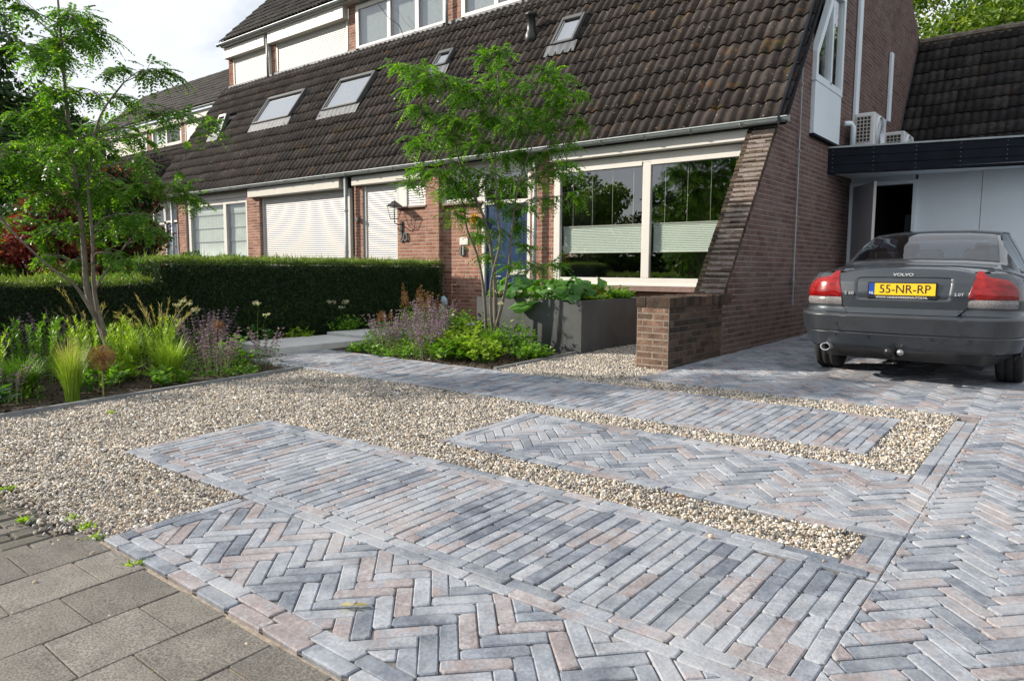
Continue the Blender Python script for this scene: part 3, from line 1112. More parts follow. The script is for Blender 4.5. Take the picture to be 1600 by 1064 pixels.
# front door of house A
fD = window_frame(HA, -8.56, -7.46, 2.38, 2.99, 9.70, (), 0.07, name='transom_window')
MB().bbox(-8.56, -8.49, 9.69, 9.78, ZG, 2.38, 0.005).bbox(-7.53, -7.46, 9.69, 9.78, ZG, 2.38, 0.005).build('door_frame', WHITE, HA)
d = MB().bbox(-8.49, -8.30, 9.735, 9.775, ZG, 2.38, 0.004).bbox(-8.295, -7.53, 9.725, 9.775, ZG, 2.38, 0.006).bbox(-8.20, -7.62, 9.718, 9.73, 0.45, 1.05, 0.004).bbox(-8.20, -7.62, 9.718, 9.73, 1.35, 2.2, 0.004).build('front_door', BLUE, HA)
MB().bbox(-7.91, -7.58, 9.705, 9.722, 1.15, 1.24, 0.006).build('letter_slot', WHITE, d)
MB().tube([(-8.2, 9.70, 1.12), (-8.2, 9.66, 1.12), (-8.08, 9.66, 1.12)], 0.010, 6).build('door_handle', ZINC, d)
MB().box(-8.40, -8.34, 9.728, 9.736, 0.5, 2.2).build('door_pane', GLASSBL, d)
room(HA, -9.55, -7.45, 9.80, 11.5, 2.3, 3.05)
# small window over the entrance wall
fE = window_frame(HA, -9.57, -8.56, 2.46, 2.99, 9.70, (), 0.07, name='hall_window')
MB().bbox(-9.57, -8.53, 9.66, 9.76, 2.42, 2.46, 0.004).build('window_sill', SILLB, HA)
MB().bbox(-9.57, -7.46, 9.68, 9.78, 2.99, 3.17, 0.006).build('fascia_board', WHITE, HA)
# letterbox plate, number, stickers
pl = MB().bbox(-9.14, -8.93, 9.725, 9.742, 1.69, 1.83, 0.004).build('name_plate', WHITE, HA)
for i, t_ in enumerate(('. : . .', ':. .')):
    pass
lb = MB().bbox(-9.13, -9.07, 9.70, 9.742, 1.50, 1.66, 0.006).bbox(-9.055, -9.00, 9.70, 9.742, 1.50, 1.66, 0.006).build('doorbell_panel', DARKFR, HA)
MB().bbox(-9.035, -9.02, 9.695, 9.705, 1.50, 1.66, 0.003).build('bell_trim', WHITE, lb)
text('house_number', '21', 0.27, face_mat((-8.76, 9.715, 1.80)), DARKFR, HA, 0.012)
MB().bbox(-8.69, -8.64, 9.72, 9.742, 1.38, 1.46, 0.004).build('doorbell', WHITE, HA)

# ---- buttress, low wall and side wall of house A
XS = -3.33
RS = math.tan(RAD(55))


def roofz(y):
    return 3.25 + (y - 9.5) * RS


def side_sec(z):
    # side wall interval in y at height z, minus the side window bay
    if z < 0.97:
        a = 7.98
    elif z < 3.17:
        a = 8.03 + (z - 0.97) / 2.20 * 1.57
    elif z < 6.68:
        a = 9.5 + (z - 3.25) / RS + 0.04
    elif z < 7.85:
        a = 11.92
    else:
        a = 11.92 + (z - 7.85)
    b_ = 18.60 if z < 6.36 else 18.60 - (z - 6.36) / 0.52
    if z > 7.2:
        b_ = min(b_, 17.0 - (z - 7.2) * 1.3)
    if b_ - a < 0.05:
        return []
    if 3.22 < z < 5.45 and a < 12.36:
        lo = max(10.97, a)
        return [(a, lo), (12.36, b_)] if lo - a > 0.02 else [(12.36, b_)]
    return [(a, b_)]


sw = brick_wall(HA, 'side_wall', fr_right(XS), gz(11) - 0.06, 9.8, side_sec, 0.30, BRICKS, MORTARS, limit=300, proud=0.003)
# low wall in front of the buttress
MORTARE = plain('worn_mortar', (0.26, 0.215, 0.17), 0.95, nscale=20, nvar=0.4, bstr=0.4)
HLW = thing('garden_wall', 'low sooty brick garden wall with upright capping, joined to the foot of the buttress', 'wall', (-3.52, 7.3, gz(7.3)))
zb0 = gz(6.7) - 0.04
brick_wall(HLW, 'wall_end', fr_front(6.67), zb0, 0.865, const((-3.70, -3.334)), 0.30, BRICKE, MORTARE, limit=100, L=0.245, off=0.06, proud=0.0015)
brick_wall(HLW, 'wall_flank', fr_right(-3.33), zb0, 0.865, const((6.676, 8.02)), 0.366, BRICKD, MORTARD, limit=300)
pcs = []
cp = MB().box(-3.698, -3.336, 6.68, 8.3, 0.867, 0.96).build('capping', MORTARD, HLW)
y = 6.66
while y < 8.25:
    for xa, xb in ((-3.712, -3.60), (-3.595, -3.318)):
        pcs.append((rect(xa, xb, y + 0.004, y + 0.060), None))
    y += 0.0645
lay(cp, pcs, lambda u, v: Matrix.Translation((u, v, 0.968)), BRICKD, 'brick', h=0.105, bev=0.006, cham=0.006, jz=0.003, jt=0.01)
# buttress: sloping front built of courses that step back
but = MB()
sl = Vector((0, 1.57, 2.20)).normalized()
nn = Vector((0, -2.20, 1.57)).normalized()
o0 = Vector((0, 8.03, 0.955))


def fr_slope(u, v):
    p = o0 + sl * v
    return Matrix(((1, 0, 0, u), (0, sl.y, nn.y, p.y), (0, sl.z, nn.z, p.z), (0, 0, 0, 1)))


Ls = math.hypot(1.57, 2.2)
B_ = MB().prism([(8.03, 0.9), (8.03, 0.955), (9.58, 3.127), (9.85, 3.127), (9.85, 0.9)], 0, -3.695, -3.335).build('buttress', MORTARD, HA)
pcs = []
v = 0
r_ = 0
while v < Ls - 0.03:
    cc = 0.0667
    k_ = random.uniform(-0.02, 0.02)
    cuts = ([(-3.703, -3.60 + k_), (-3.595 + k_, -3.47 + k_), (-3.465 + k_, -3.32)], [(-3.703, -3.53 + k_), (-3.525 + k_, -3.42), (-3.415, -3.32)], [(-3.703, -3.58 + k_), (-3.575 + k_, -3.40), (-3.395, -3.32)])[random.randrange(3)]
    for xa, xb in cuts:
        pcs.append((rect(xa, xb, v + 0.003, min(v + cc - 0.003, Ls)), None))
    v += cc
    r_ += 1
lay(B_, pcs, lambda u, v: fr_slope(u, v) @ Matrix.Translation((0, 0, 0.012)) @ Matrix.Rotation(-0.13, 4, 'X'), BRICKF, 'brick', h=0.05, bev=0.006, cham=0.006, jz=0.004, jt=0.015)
# inner face of the buttress
# side bay window
SB = MB().prism([(10.97, 3.98), (12.36, 3.98), (12.36, 5.55), (11.86, 5.55), (10.97, 4.38)], 0, -3.33, -3.33 + 0.001)
m = MB()
xo = -3.27
def bar(p, q, w_):     # bar in the plane x, between (y,z) points
    p, q = Vector((0, *p)), Vector((0, *q))
    d_ = (q - p).normalized()
    n_ = Vector((1, 0, 0)).cross(d_) * w_ / 2
    vs = []
    for xx in (-3.36, xo):
        for s_, t_ in ((p - n_, 0), (q - n_, 0), (q + n_, 0), (p + n_, 0)):
            vs.append((xx, s_.y, s_.z))
    m.add(vs, [(3, 2, 1, 0), (4, 5, 6, 7), (0, 1, 5, 4), (1, 2, 6, 5), (2, 3, 7, 6), (3, 0, 4, 7)])
OUT_ = [(10.97, 3.99), (12.36, 3.99), (12.36, 5.52), (11.75, 5.52), (10.97, 4.40)]
IN_ = inset(OUT_, 0.10)
for i in range(5):
    j = (i + 1) % 5
    m.prism([OUT_[i], OUT_[j], IN_[j], IN_[i]], 0, -3.36, xo)
bar((11.72, 4.06), (11.72, 5.38), 0.075)
sbw = m.build('side_window', WHITEC, HA)
MB().prism([(10.97, 4.0), (12.36, 4.0), (12.36, 5.5), (11.80, 5.5), (10.97, 4.38)], 0, -3.325, -3.317).build('pane', GLASS, sbw)
m = MB()
for k in range(16):
    yy = 11.75 + k * 0.036
    m.add([(-3.42, yy, 4.0), (-3.45, yy + 0.018, 4.0), (-3.45, yy + 0.018, 5.5), (-3.42, yy, 5.5), (-3.42, yy + 0.036, 4.0), (-3.42, yy + 0.036, 5.5)], [(0, 1, 2, 3), (1, 4, 5, 2)])
m.build('curtain', CURT, sbw)
MB().bbox(-3.42, -3.275, 10.99, 12.33, 3.24, 3.985, 0.006).build('white_panel', WHITEC, HA)
MB().bbox(-3.36, -3.255, 10.95, 12.36, 3.20, 3.238, 0.004).build('panel_drip', FASCIA, HA)
# closing backs behind bay
MB().box(-3.95, -3.55, 10.95, 12.4, 3.2, 5.6).build('room_interior', ROOMD, HA)
# white cable ducts, lightning rod
MB().bbox(-3.32, -3.26, 13.20, 13.37, 3.45, 7.6, 0.01).build('cable_duct', WHITEC, HA)
MB().bbox(-3.32, -3.26, 15.65, 15.80, 4.15, 5.45, 0.01).build('cable_duct', WHITEC, HA)
MB().tube([(-3.29, 10.42, 0.75), (-3.29, 10.42, 4.45)], 0.011, 6).build('lightning_conductor', ZINC, HA)
for z in (1.1, 2.0, 2.9, 3.8, 4.3):
    MB().bbox(-3.31, -3.27, 10.40, 10.44, z, z + 0.03, 0.003).build('cable_clip', ZINC, HA)

# ---- house B front
brick_wall(HB, 'front_wall', fr_front(9.66), ZG, 2.42, const((-10.76, -9.92)), 0.25, BRICK, MORTAR, limit=200)
brick_wall(HB, 'pier', fr_front(9.64), ZG, 3.15, const((-12.06, -11.79)), 0.25, BRICK, MORTAR, limit=100)
brick_wall(HB, 'pier', fr_front(9.62), ZG, 3.15, const((-16.15, -15.60)), 0.30, BRICK, MORTAR, limit=140)
brick_wall(HB, 'pier_side', fr_right(-15.598), ZG, 3.15, const((9.624, 9.745)), 0.02, BRICK, MORTAR, limit=50)


def shutter(parent, x0, x1, z0, z1, y, mat=SHUT, pitch=0.044, guides=True):
    n = int((z1 - z0) / pitch)
    dz = (z1 - z0) / n
    V, F = [], []
    for i in range(n):
        z = z0 + i * dz
        prof = [(0.0, 0.0), (-0.006, 0.22), (-0.008, 0.5), (-0.005, 0.85), (0.006, 0.94)]
        k = len(V)
        for py, pz in prof:
            V += [(x0, y + py, z + pz * dz), (x1, y + py, z + pz * dz)]
        for j in range(len(prof) - 1):
            F.append((k + 2 * j, k + 2 * j + 1, k + 2 * j + 3, k + 2 * j + 2))
        if i:
            F.append((k - 2, k - 1, k + 1, k))
    s = mesh_obj('roller_shutter', V, F, mat, parent)
    if guides:
        MB().bbox(x0 - 0.06, x0, y - 0.03, y + 0.05, z0, z1, 0.005).build('guide_rail', mat, s)
        MB().bbox(x1, x1 + 0.06, y - 0.03, y + 0.05, z0, z1, 0.005).build('guide_rail', mat, s)
    MB().bbox(x0, x1, y - 0.012, y + 0.01, z0 - 0.03, z0 + 0.01, 0.004).build('bottom_bar', mat, s)
    return s


shutter(HB, -15.53, -12.33, ZG + 0.1, 2.93, 9.72)
MB().bbox(-15.92, -12.38, 9.50, 9.75, 2.92, 3.14, 0.012).build('shutter_box', CREAM, HB)
shutter(HB, -11.72, -10.80, ZG + 0.1, 2.93, 9.70)
MB().bbox(-12.02, -9.93, 9.53, 9.75, 2.94, 3.14, 0.012).build('shutter_box', CREAM, HB)
shutter(HB, -10.47, -9.95, 2.46, 2.93, 9.68)
MB().bbox(-10.73, -10.53, 9.66, 9.76, 2.46, 2.94, 0.006).build('window_post', WHITE, HB)
MB().bbox(-10.76, -9.90, 9.60, 9.70, 2.42, 2.455, 0.004).build('window_sill', SILLB, HB)
MB().box(-11.79, -9.92, 9.76, 9.9, ZG, 3.15).box(-15.6, -12.06, 9.76, 9.9, ZG, 3.15).build('inner_wall', ROOMD, HB)
text('house_number', '20', 0.25, face_mat((-10.56, 9.632, 1.855)), DARKFR, HB, 0.012)
MB().bbox(-11.95, -11.87, 9.56, 9.64, 2.22, 2.30, 0.006).build('wall_bracket', DARKFR, HB)

# ---- house C front
brick_wall(HC, 'pier', fr_front(9.64), ZG, 3.15, const((-19.74, -19.24)), 0.25, BRICK, MORTAR, limit=140)
brick_wall(HC, 'front_wall', fr_front(9.72), ZG, 2.42, const((-21.3, -20.58)), 0.25, BRICK, MORTAR, limit=120)
fC = window_frame(HC, -19.18, -16.18, 0.95, 2.98, 9.68, (-17.30,), 0.13, glass=GLASSBL)
MB().bbox(-19.20, -16.16, 9.66, 9.75, 2.985, 3.16, 0.006).build('fascia_board', WHITE, HC)
MB().box(-19.24, -16.15, 9.68, 9.85, ZG, 0.95).build('window_plinth', WHITE, HC)
for a_, b_ in ((-19.05, -17.38), (-17.22, -16.3)):
    V, F = [], []
    n = 40
    zs = [2.88, 2.62, 2.61, 2.28, 2.265, 1.93, 1.915, 1.55, 1.30]
    ys = [0, 0.0, 0.012, 0.0, 0.012, 0.0, 0.012, 0.0, 0.0]
    for zz, yy in zip(zs, ys):
        for i in range(n + 1):
            xx = a_ + (b_ - a_) * i / n
            V.append((xx, 9.80 + yy + 0.006 * math.sin(i * 1.9), zz))
    for r2 in range(len(zs) - 1):
        for i in range(n):
            k = r2 * (n + 1) + i
            F.append((k, k + 1, k + n + 2, k + n + 1))
    bl = mesh_obj('roman_blind', V, F, ROMAN, fC, True)
    m = MB()
    for zz in (2.615, 2.272, 1.922, 1.545):
        m.box(a_, b_, 9.792, 9.80, zz - 0.006, zz + 0.006)
    m.build('blind_seams', DARKFR, bl)
room(HC, -19.2, -16.16, 9.86, 12.5, 0.4, 3.05)
MB().bbox(-20.58, -20.50, 9.69, 9.78, ZG, 2.46, 0.005).bbox(-19.87, -19.80, 9.69, 9.78, ZG, 2.46, 0.005).build('door_frame', WHITE, HC)
d = MB().bbox(-20.50, -19.87, 9.72, 9.775, ZG, 2.46, 0.006).build('front_door', BLUE, HC)
MB().box(-20.38, -19.98, 9.712, 9.722, 0.9, 2.36).build('door_pane', GLASSBL, d)
window_frame(HC, -20.58, -19.80, 2.50, 2.98, 9.70, (), 0.06, glass=GLASSBL, name='transom_window')
window_frame(HC, -21.30, -20.58, 2.46, 2.98, 9.70, (), 0.06, glass=GLASSBL, name='hall_window')
MB().bbox(-21.3, -19.8, 9.68, 9.78, 2.98, 3.16, 0.006).build('fascia_board', WHITE, HC)
room(HC, -21.3, -19.8, 9.80, 11.5, 0.4, 3.05, CURT)

# ---- soffit, gutters, downpipes
SPANS = ((HA, -9.75, -3.335), (HB, -15.88, -9.75), (HC, -21.3, -15.88))
for H_, a_, b_ in SPANS:
    MB().box(a_, b_, 9.40, 9.98, 3.175, 3.20).build('soffit', SOFFIT, H_)


def gutter(parent, x0, x1, yc, zt, r=0.065, mat=ZINC):
    V, F = [], []
    prof = []
    for k in range(9):
        a = math.pi + math.pi * k / 8
        prof.append((yc + r * math.cos(a), zt + r * math.sin(a) * 0.95))
    prof = [(yc - r - 0.012, zt + 0.008), (yc - r - 0.012, zt - 0.006)] + prof + [(yc + r, zt + 0.03)]
    inner = [(y_ * 0.97 + yc * 0.03, z_ + 0.004) for y_, z_ in prof]
    n = len(prof)
    for x in (x0, x1):
        V += [(x, y_, z_) for y_, z_ in prof]
    for i in range(n - 1):
        F.append((i, n + i, n + i + 1, i + 1))
    F.append(tuple(range(n)))
    F.append(tuple(range(2 * n - 1, n - 1, -1)))
    g_ = mesh_obj('gutter', V, F, mat, parent)
    x = x0 + 0.25
    m = MB()
    while x < x1:
        pts = [(x, y_ - 0.004 if i < 4 else y_, z_ - 0.004) for i, (y_, z_) in enumerate(prof[1:])]
        m.tube(pts, 0.007, 4)
        x += 0.72
    m.build('gutter_brackets', mat, g_)
    return g_


for H_, a_, b_ in ((HA, -9.75, -3.13), (HB, -15.88, -9.75), (HC, -21.05, -15.88)):
    gutter(H_, a_, b_, 9.44, GUT)


def downpipe(parent, x, y, z0, z1, r=0.038, mat=ZINC):
    p = MB().tube([(x, y, z0), (x, y, z1)], r, 10).build('downpipe', mat, parent, True)
    for z in np.arange(z0 + 0.5, z1, 0.85):
        MB().tube([(x, y, z), (x, y, z + 0.035)], r + 0.007, 10).build('pipe_clip', mat, p)
    return p


downpipe(HA, -7.30, 9.60, ZG, 3.16)
downpipe(HB, -12.16, 9.50, ZG, 3.16)
downpipe(HC, -19.84, 9.56, ZG, 3.16)

# ---- roofs
TW, TE = 0.33, 0.32


def tile_profile(n, amp=0.026):
    out = []
    for i in range(n + 1):
        t = i / n * 2          # two rolls per tile
        ph = (t % 1.0)
        z = amp * (0.5 - 0.5 * math.cos(2 * math.pi * ph)) ** 0.8
        out.append((i / n, z))
    return out


def tile_geo(Wd, Lg, n=12, amp=0.030, lift=0.026, thick=0.024):
    pr = tile_profile(n, amp)
    V = []
    for t, z in pr:
        V.append(((t - 0.5) * Wd, 0.0, z + lift))
    for t, z in pr:
        V.append(((t - 0.5) * Wd, Lg, z))
    for t, z in pr:
        V.append(((t - 0.5) * Wd, 0.004, z + lift - thick))
    k = n + 1
    F = []
    for i in range(n):
        F.append((i, i + 1, k + i + 1, k + i))
        F.append((2 * k + i, 2 * k + i + 1, i + 1, i))
    return V, F


def tiled_roof(parent, x0, x1, length, frame, mat, holes=(), limit=300, ragged=None, name='roof', TWd=None, n=12, amp=0.042, off=0.0, stuff='roof_tiles_beyond', deck=True, skip=None):
    W_ = TWd or TW
    nx = int(round((x1 - x0) / W_))
    W_ = (x1 - x0) / nx
    ny = int(round(length / TE))
    V, F = [], []
    if deck:
        c = [frame(x0, 0), frame(x1, 0), frame(x1, ny * TE), frame(x0, ny * TE)]
        nrm = c[0].to_3x3() @ Vector((0, 0, 1))
        vs = [m.translation - nrm * 0.02 for m in c] + [m.translation - nrm * 0.10 for m in c]
        rf = mesh_obj(name, vs, [(0, 1, 2, 3), (7, 6, 5, 4), (0, 4, 5, 1), (1, 5, 6, 2), (2, 6, 7, 3), (3, 7, 4, 0)], FASCIA, parent)
    else:
        rf = parent
    items = []
    for j in range(ny):
        for i in range(nx):
            u, v = x0 + (i + 0.5) * W_, j * TE
            if any(h0 < u < h1 and v0 - TE * 0.35 < v + TE * 0.4 < v1 - 0.05 for h0, h1, v0, v1 in holes):
                continue
            if skip and skip(u, v):
                continue
            M = frame(u, v)
            P = M.translation
            d = (P - Vector((0, 0, CAMZ))).length
            nz = abs((M.to_3x3() @ Vector((0, 0, 1))).dot((P - Vector((0, 0, CAMZ))).normalized()))
            s = nz / d ** 2 * (1 if in_frame(P, 20) else 0.001)
            items.append((s, M))
    items.sort(key=lambda t: -t[0])
    tv, tf = tile_geo(W_, TE + 0.05, n, amp)
    temps = []
    for k in range(6):
        vs = [(x, y, z + random.gauss(0, 0.0012)) for x, y, z in tv]
        me = bpy.data.meshes.new('roof_tile')
        me.from_pydata(vs, [], tf)
        me.materials.append(mat)
        me.polygons.foreach_set('use_smooth', [(q % 2 == 0) for q in range(len(tf))])
        temps.append(me)
    for s, M in items[:limit]:
        o = bpy.data.objects.new('roof_tile', random.choice(temps))
        COL.objects.link(o)
        o.parent = rf
        o.matrix_parent_inverse = PW.get(rf.name, Matrix.Identity(4)).inverted()
        o.matrix_basis = M @ Matrix.Translation((random.gauss(0, 0.003), random.gauss(0, 0.008), random.gauss(0, 0.003))) @ Matrix.Rotation(random.gauss(0, 0.011), 4, 'Z') @ Matrix.Rotation(random.gauss(0, 0.005), 4, 'X')
    rest = items[limit:]
    if rest:
        A = np.array([(*v, 1) for v in tv])
        Vs, Fs, Bs = [], [], []
        tfa = np.array(tf)
        for q, (s, M) in enumerate(rest):
            T_ = np.array(M @ Matrix.Translation((0, random.gauss(0, 0.008), random.gauss(0, 0.003))) @ Matrix.Rotation(random.gauss(0, 0.006), 4, 'X'))
            Vs.append((A @ T_.T)[:, :3])
            Fs.append(tfa + q * len(tv))
            Bs += [random.random()] * len(tf)
        o = np_mesh_obj(stuff, np.concatenate(Vs), np.concatenate(Fs), mat, rf, fbid=Bs)
        sm = np.tile(np.array([True, False] * (len(tf) // 2)), len(rest))
        o.data.polygons.foreach_set('use_smooth', sm)
        o['kind'] = 'stuff'
    return rf


SA, CA = math.sin(RAD(55)), math.cos(RAD(55))


def fr_roof(y0, z0, sa=SA, ca=CA):
    return lambda u, v: Matrix(((1, 0, 0, u), (0, ca, -sa, y0 + v * ca), (0, sa, ca, z0 + v * sa), (0, 0, 0, 1)))


MAIN = fr_roof(9.43, 3.25 - 0.07 * RS + 0.03)
def vof(y):
    return (y - 9.43) / CA
# skylights: x0,x1,y0,y1
SKY = {'a': (-17.40, -15.75, 10.66, 11.20), 'b': (-14.35, -13.05, 10.62, 11.20), 'c': (-11.05, -10.62, 10.98, 11.24), 'e': (-7.88, -7.38, 10.86, 11.26), 'f': (-19.5, -19.1, 10.65, 11.02)}
holes = [(s[0] - 0.02, s[1] + 0.02, vof(s[2]), vof(s[3])) for s in SKY.values()]
roofs = {}
for H_, a_, b_, lim in ((HA, -9.75, -3.18, 300), (HB, -15.88, -9.75, 300), (HC, -20.95, -15.88, 300)):
    roofs[H_.name] = tiled_roof(H_, a_, b_, 4.22, MAIN, TILE, holes, lim)
# verge on the gable
MB().prism([(9.36, 3.10), (9.36, 3.22), (11.95, 3.22 + 2.59 * RS), (11.95, 3.10 + 2.59 * RS)], 0, -3.245, -3.215).build('verge_board', FASCIA, HA)


def skylight(H_, s, glass, tilt=0.0, fr_=0.055, lab=''):
    x0, x1, y0, y1 = s
    v0, v1 = vof(y0), vof(y1)
    M = MAIN((x0 + x1) / 2, (v0 + v1) / 2) @ Matrix.Translation((0, 0, 0.075)) @ Matrix.Rotation(tilt, 4, 'X')
    hw, hl = (x1 - x0) / 2, (v1 - v0) / 2
    m = MB()
    m.bbox(-hw, -hw + fr_, -hl, hl, -0.07, 0.045, 0.006)
    m.bbox(hw - fr_, hw, -hl, hl, -0.07, 0.045, 0.006)
    m.bbox(-hw + fr_, hw - fr_, -hl, -hl + fr_, -0.07, 0.04, 0.006)
    m.bbox(-hw + fr_, hw - fr_, hl - fr_ * 1.6, hl, -0.07, 0.05, 0.006)
    f = mesh_obj('skylight', [M @ Vector(v) for v in m.v], m.f, DARKFR, roofs[H_.name])
    m = MB().box(-hw + fr_, hw - fr_, -hl + fr_, hl - fr_ * 1.6, 0.0, 0.008)
    mesh_obj('pane', [M @ Vector(v) for v in m.v], m.f, glass, f)
    m = MB()
    for a_, b_, c_, d_ in ((-hw + fr_, -hw + fr_ + 0.02, -hl + fr_, hl - fr_ * 1.6), (hw - fr_ - 0.02, hw - fr_, -hl + fr_, hl - fr_ * 1.6), (-hw + fr_, hw - fr_, -hl + fr_, -hl + fr_ + 0.025)):
        m.box(a_, b_, c_, d_, 0.009, 0.02)
    mesh_obj('inner_frame', [M @ Vector(v) for v in m.v], m.f, WHITE, f)
    M2 = MAIN((x0 + x1) / 2, v0 - 0.13) @ Matrix.Translation((0, 0, 0.055))
    V, F = [], []
    n = int((x1 - x0 + 0.16) / 0.028)
    for i in range(n + 1):
        xx = -hw - 0.08 + (x1 - x0 + 0.16) * i / n
        zz = 0.016 * (0.5 - 0.5 * math.cos(2 * math.pi * (xx + (x0 + x1) / 2) / 0.165))
        V += [M2 @ Vector((xx, -0.11, zz - 0.012)), M2 @ Vector((xx, 0.14, zz * 0.3 + 0.02))]
        if i:
            k = 2 * i
            F.append((k - 2, k, k + 1, k - 1))
    mesh_obj('lead_apron', V, F, LEAD, f, True)
    m = MB().box(-hw + 0.01, hw - 0.01, -hl + 0.01, hl - 0.01, -0.06, -0.05)
    mesh_obj('reveal', [M @ Vector(v) for v in m.v], m.f, WHITE, f)
    return f


skylight(HC, SKY['a'], GLASSROOF)
skylight(HB, SKY['b'], GLASSROOF)
skylight(HB, SKY['c'], GLASSROOF)
skylight(HA, SKY['e'], GLASSROOF)
skylight(HC, SKY['f'], GLASSROOF, 0.25)
# vent pipe
vx, vy = -8.56, 11.12
vz = roofz(vy)
MB().tube([(vx, vy, vz - 0.1), (vx, vy - 0.02, vz + 0.10), (vx, vy - 0.02, vz + 0.16), (vx, vy - 0.02, vz + 0.44), (vx, vy - 0.02, vz + 0.45), (vx, vy - 0.02, vz + 0.50)],
          [0.13, 0.12, 0.085, 0.08, 0.12, 0.11], 14).build('vent_pipe', BLACKM, roofs[HA.name], True)

# ---- upper dormers
YD = 11.9
ZD = roofz(YD) - 0.06
UG = 7.84
brick_wall(HC, 'dormer_pier', fr_front(YD), ZD, UG, const((-20.73, -20.47)), 0.2, BRICK, MORTAR, limit=60)
brick_wall(HC, 'dormer_pier', fr_front(YD), ZD, UG, const((-18.40, -18.22)), 0.2, BRICK, MORTAR, limit=60)
brick_wall(HB, 'dormer_pier', fr_front(YD), ZD, UG, const((-15.0, -14.72)), 0.2, BRICK, MORTAR, limit=60)
brick_wall(HB, 'dormer_pier', fr_front(YD), ZD, UG, const((-11.52, -11.12)), 0.2, BRICK, MORTAR, limit=60)
brick_wall(HC, 'dormer_cheek', lambda u, z: Matrix(((0, 0, -1, -20.73), (-1, 0, 0, -u), (0, 1, 0, z), (0, 0, 0, 1))), ZD - 1.0, UG, const((-15.5, -11.9)), 0.2, BRICK, MORTAR, limit=0)
shutter(HC, -20.41, -18.62, ZD + 0.10, 7.50, YD + 0.02, CREAM)
MB().bbox(-20.72, -18.57, 11.74, YD, 7.48, 7.78, 0.01).build('shutter_box', CREAM, HC)
shutter(HC, -18.13, -15.09, ZD + 0.12, 7.50, YD + 0.02, CREAM)
MB().bbox(-18.36, -15.0, 11.72, YD, 7.48, 7.80, 0.01).build('shutter_box', CREAM, HC)
fU = window_frame(HB, -14.70, -11.55, ZD + 0.04, 7.75, YD - 0.02, (-13.47, -12.50), 0.11, glass=GLASSUP)
for a_, b_ in ((-14.6, -13.55), (-13.40, -12.57), (-12.42, -11.64)):
    MB().box(a_, b_, YD + 0.10, YD + 0.11, ZD + 0.12, 7.66).build('net_curtain', CURT, fU)
room(HB, -14.7, -11.55, YD + 0.2, 14.5, ZD, 7.8, ROOMD)
fU = window_frame(HB, -11.10, -9.30, ZD + 0.06, 7.75, YD - 0.02, (-10.1,), 0.11, glass=GLASSUP)
MB().box(-11.0, -9.4, YD + 0.10, YD + 0.11, ZD + 0.12, 7.66).build('net_curtain', CURT, fU)
room(HB, -11.1, -9.3, YD + 0.2, 14.5, ZD, 7.8, ROOMD)
brick_wall(HA, 'dormer_wall', fr_front(YD), ZD, UG, const((-9.3, -3.33)), 0.2, BRICK, MORTAR, limit=0)
for H_, a_, b_ in ((HA, -9.75, -3.33), (HB, -15.88, -9.75), (HC, -20.75, -15.88)):
    MB().add([(a_, YD - 0.02, ZD + 0.035), (b_, YD - 0.02, ZD + 0.035), (b_, YD - 0.21, ZD - 0.13), (a_, YD - 0.21, ZD - 0.13), (a_, YD - 0.02, ZD + 0.10), (b_, YD - 0.02, ZD + 0.10)],
             [(0, 1, 2, 3), (3, 2, 1, 0), (4, 5, 1, 0)]).build('lead_flashing', LEAD, H_)
    MB().box(a_, b_, 11.66, 12.0, 7.80, 7.85).build('soffit', WHITE, H_)
    gutter(H_, a_ - (0.12 if H_ is HC else 0), b_, 11.62, 7.87, 0.05)
    UF = fr_roof(11.62, 7.92, math.sin(RAD(45)), math.cos(RAD(45)))
    tiled_roof(H_, a_, b_, 3.52, UF, TILEG, limit=(100 if H_ is HA else 300), name='upper_roof')
    rr = MB()
    rr.tube([(a_, 14.15, 10.40), (b_, 14.15, 10.40)], 0.11, 8).build('ridge_cap', TILEG, H_)
downpipe(HC, -18.50, 11.80, ZD, 7.8, 0.035)
downpipe(HB, -11.46, 11.80, ZD, 7.8, 0.035)
# upper gable end on the left
MB().prism([(12.0, 7.8), (14.15, 10.35), (16.4, 7.8), (16.4, 5.0), (12.0, 5.0)], 0, -20.70, -20.6).build('gable_wall', BRICKS, HC)
# cable dangling over the upper window
MB().tube([(-13.55, 11.6, 7.5), (-13.2, 11.62, 7.1), (-12.85, 11.66, 6.85), (-12.75, 11.7, 6.6)], 0.009, 5).build('loose_cable', BLACKM, HB)

# ---- next block, set back
NB = thing('row_house', 'far house block set back behind the left tree, with white dormer panels', 'house', (-29, 13.5, gz(13)))
dy = 3.78
brick_wall(NB, 'front_wall', fr_front(YF + dy), ZG, 3.15, const((-40, -27), (-24.2, -21.3)), 0.3, BRICKS, MORTARS, limit=0)
MB().box(-27, -24.2, YF + dy, YF + dy + .1, ZG, 3.15).build('white_panels', WHITE, NB)
brick_wall(NB, 'end_wall', fr_right(-20.95), ZG, 3.15, const((9.95, 13.5)), 0.2, BRICKS, MORTARS, limit=0)
gutter(NB, -40, -20.95, 9.44 + dy, GUT)
rN = tiled_roof(NB, -40, -20.95, 4.22, fr_roof(9.43 + dy, 3.18), TILE, limit=60, name='roof')
zd, yd = ZD, YD + dy
for a_, b_ in ((-40.0, -39.5), (-34.6, -34.2), (-31.4, -31.0), (-28.7, -28.2)):
    brick_wall(NB, 'dormer_pier', fr_front(yd), zd, UG, const((a_, b_)), 0.2, BRICK, MORTAR, limit=40)
window_frame(NB, -34.2, -31.4, zd + 0.05, 7.6, yd, (-32.8, ), 0.13, glass=GLASSBL)
MB().box(-34.1, -33.0, yd + 0.1, yd + 0.12, zd + 0.1, 7.6).build('net_curtain', CURT, NB)
shutter(NB, -30.95, -28.75, zd + 0.05, 7.5, yd, WHITE)
shutter(NB, -28.15, -24.5, zd + 0.05, 7.5, yd, WHITE)
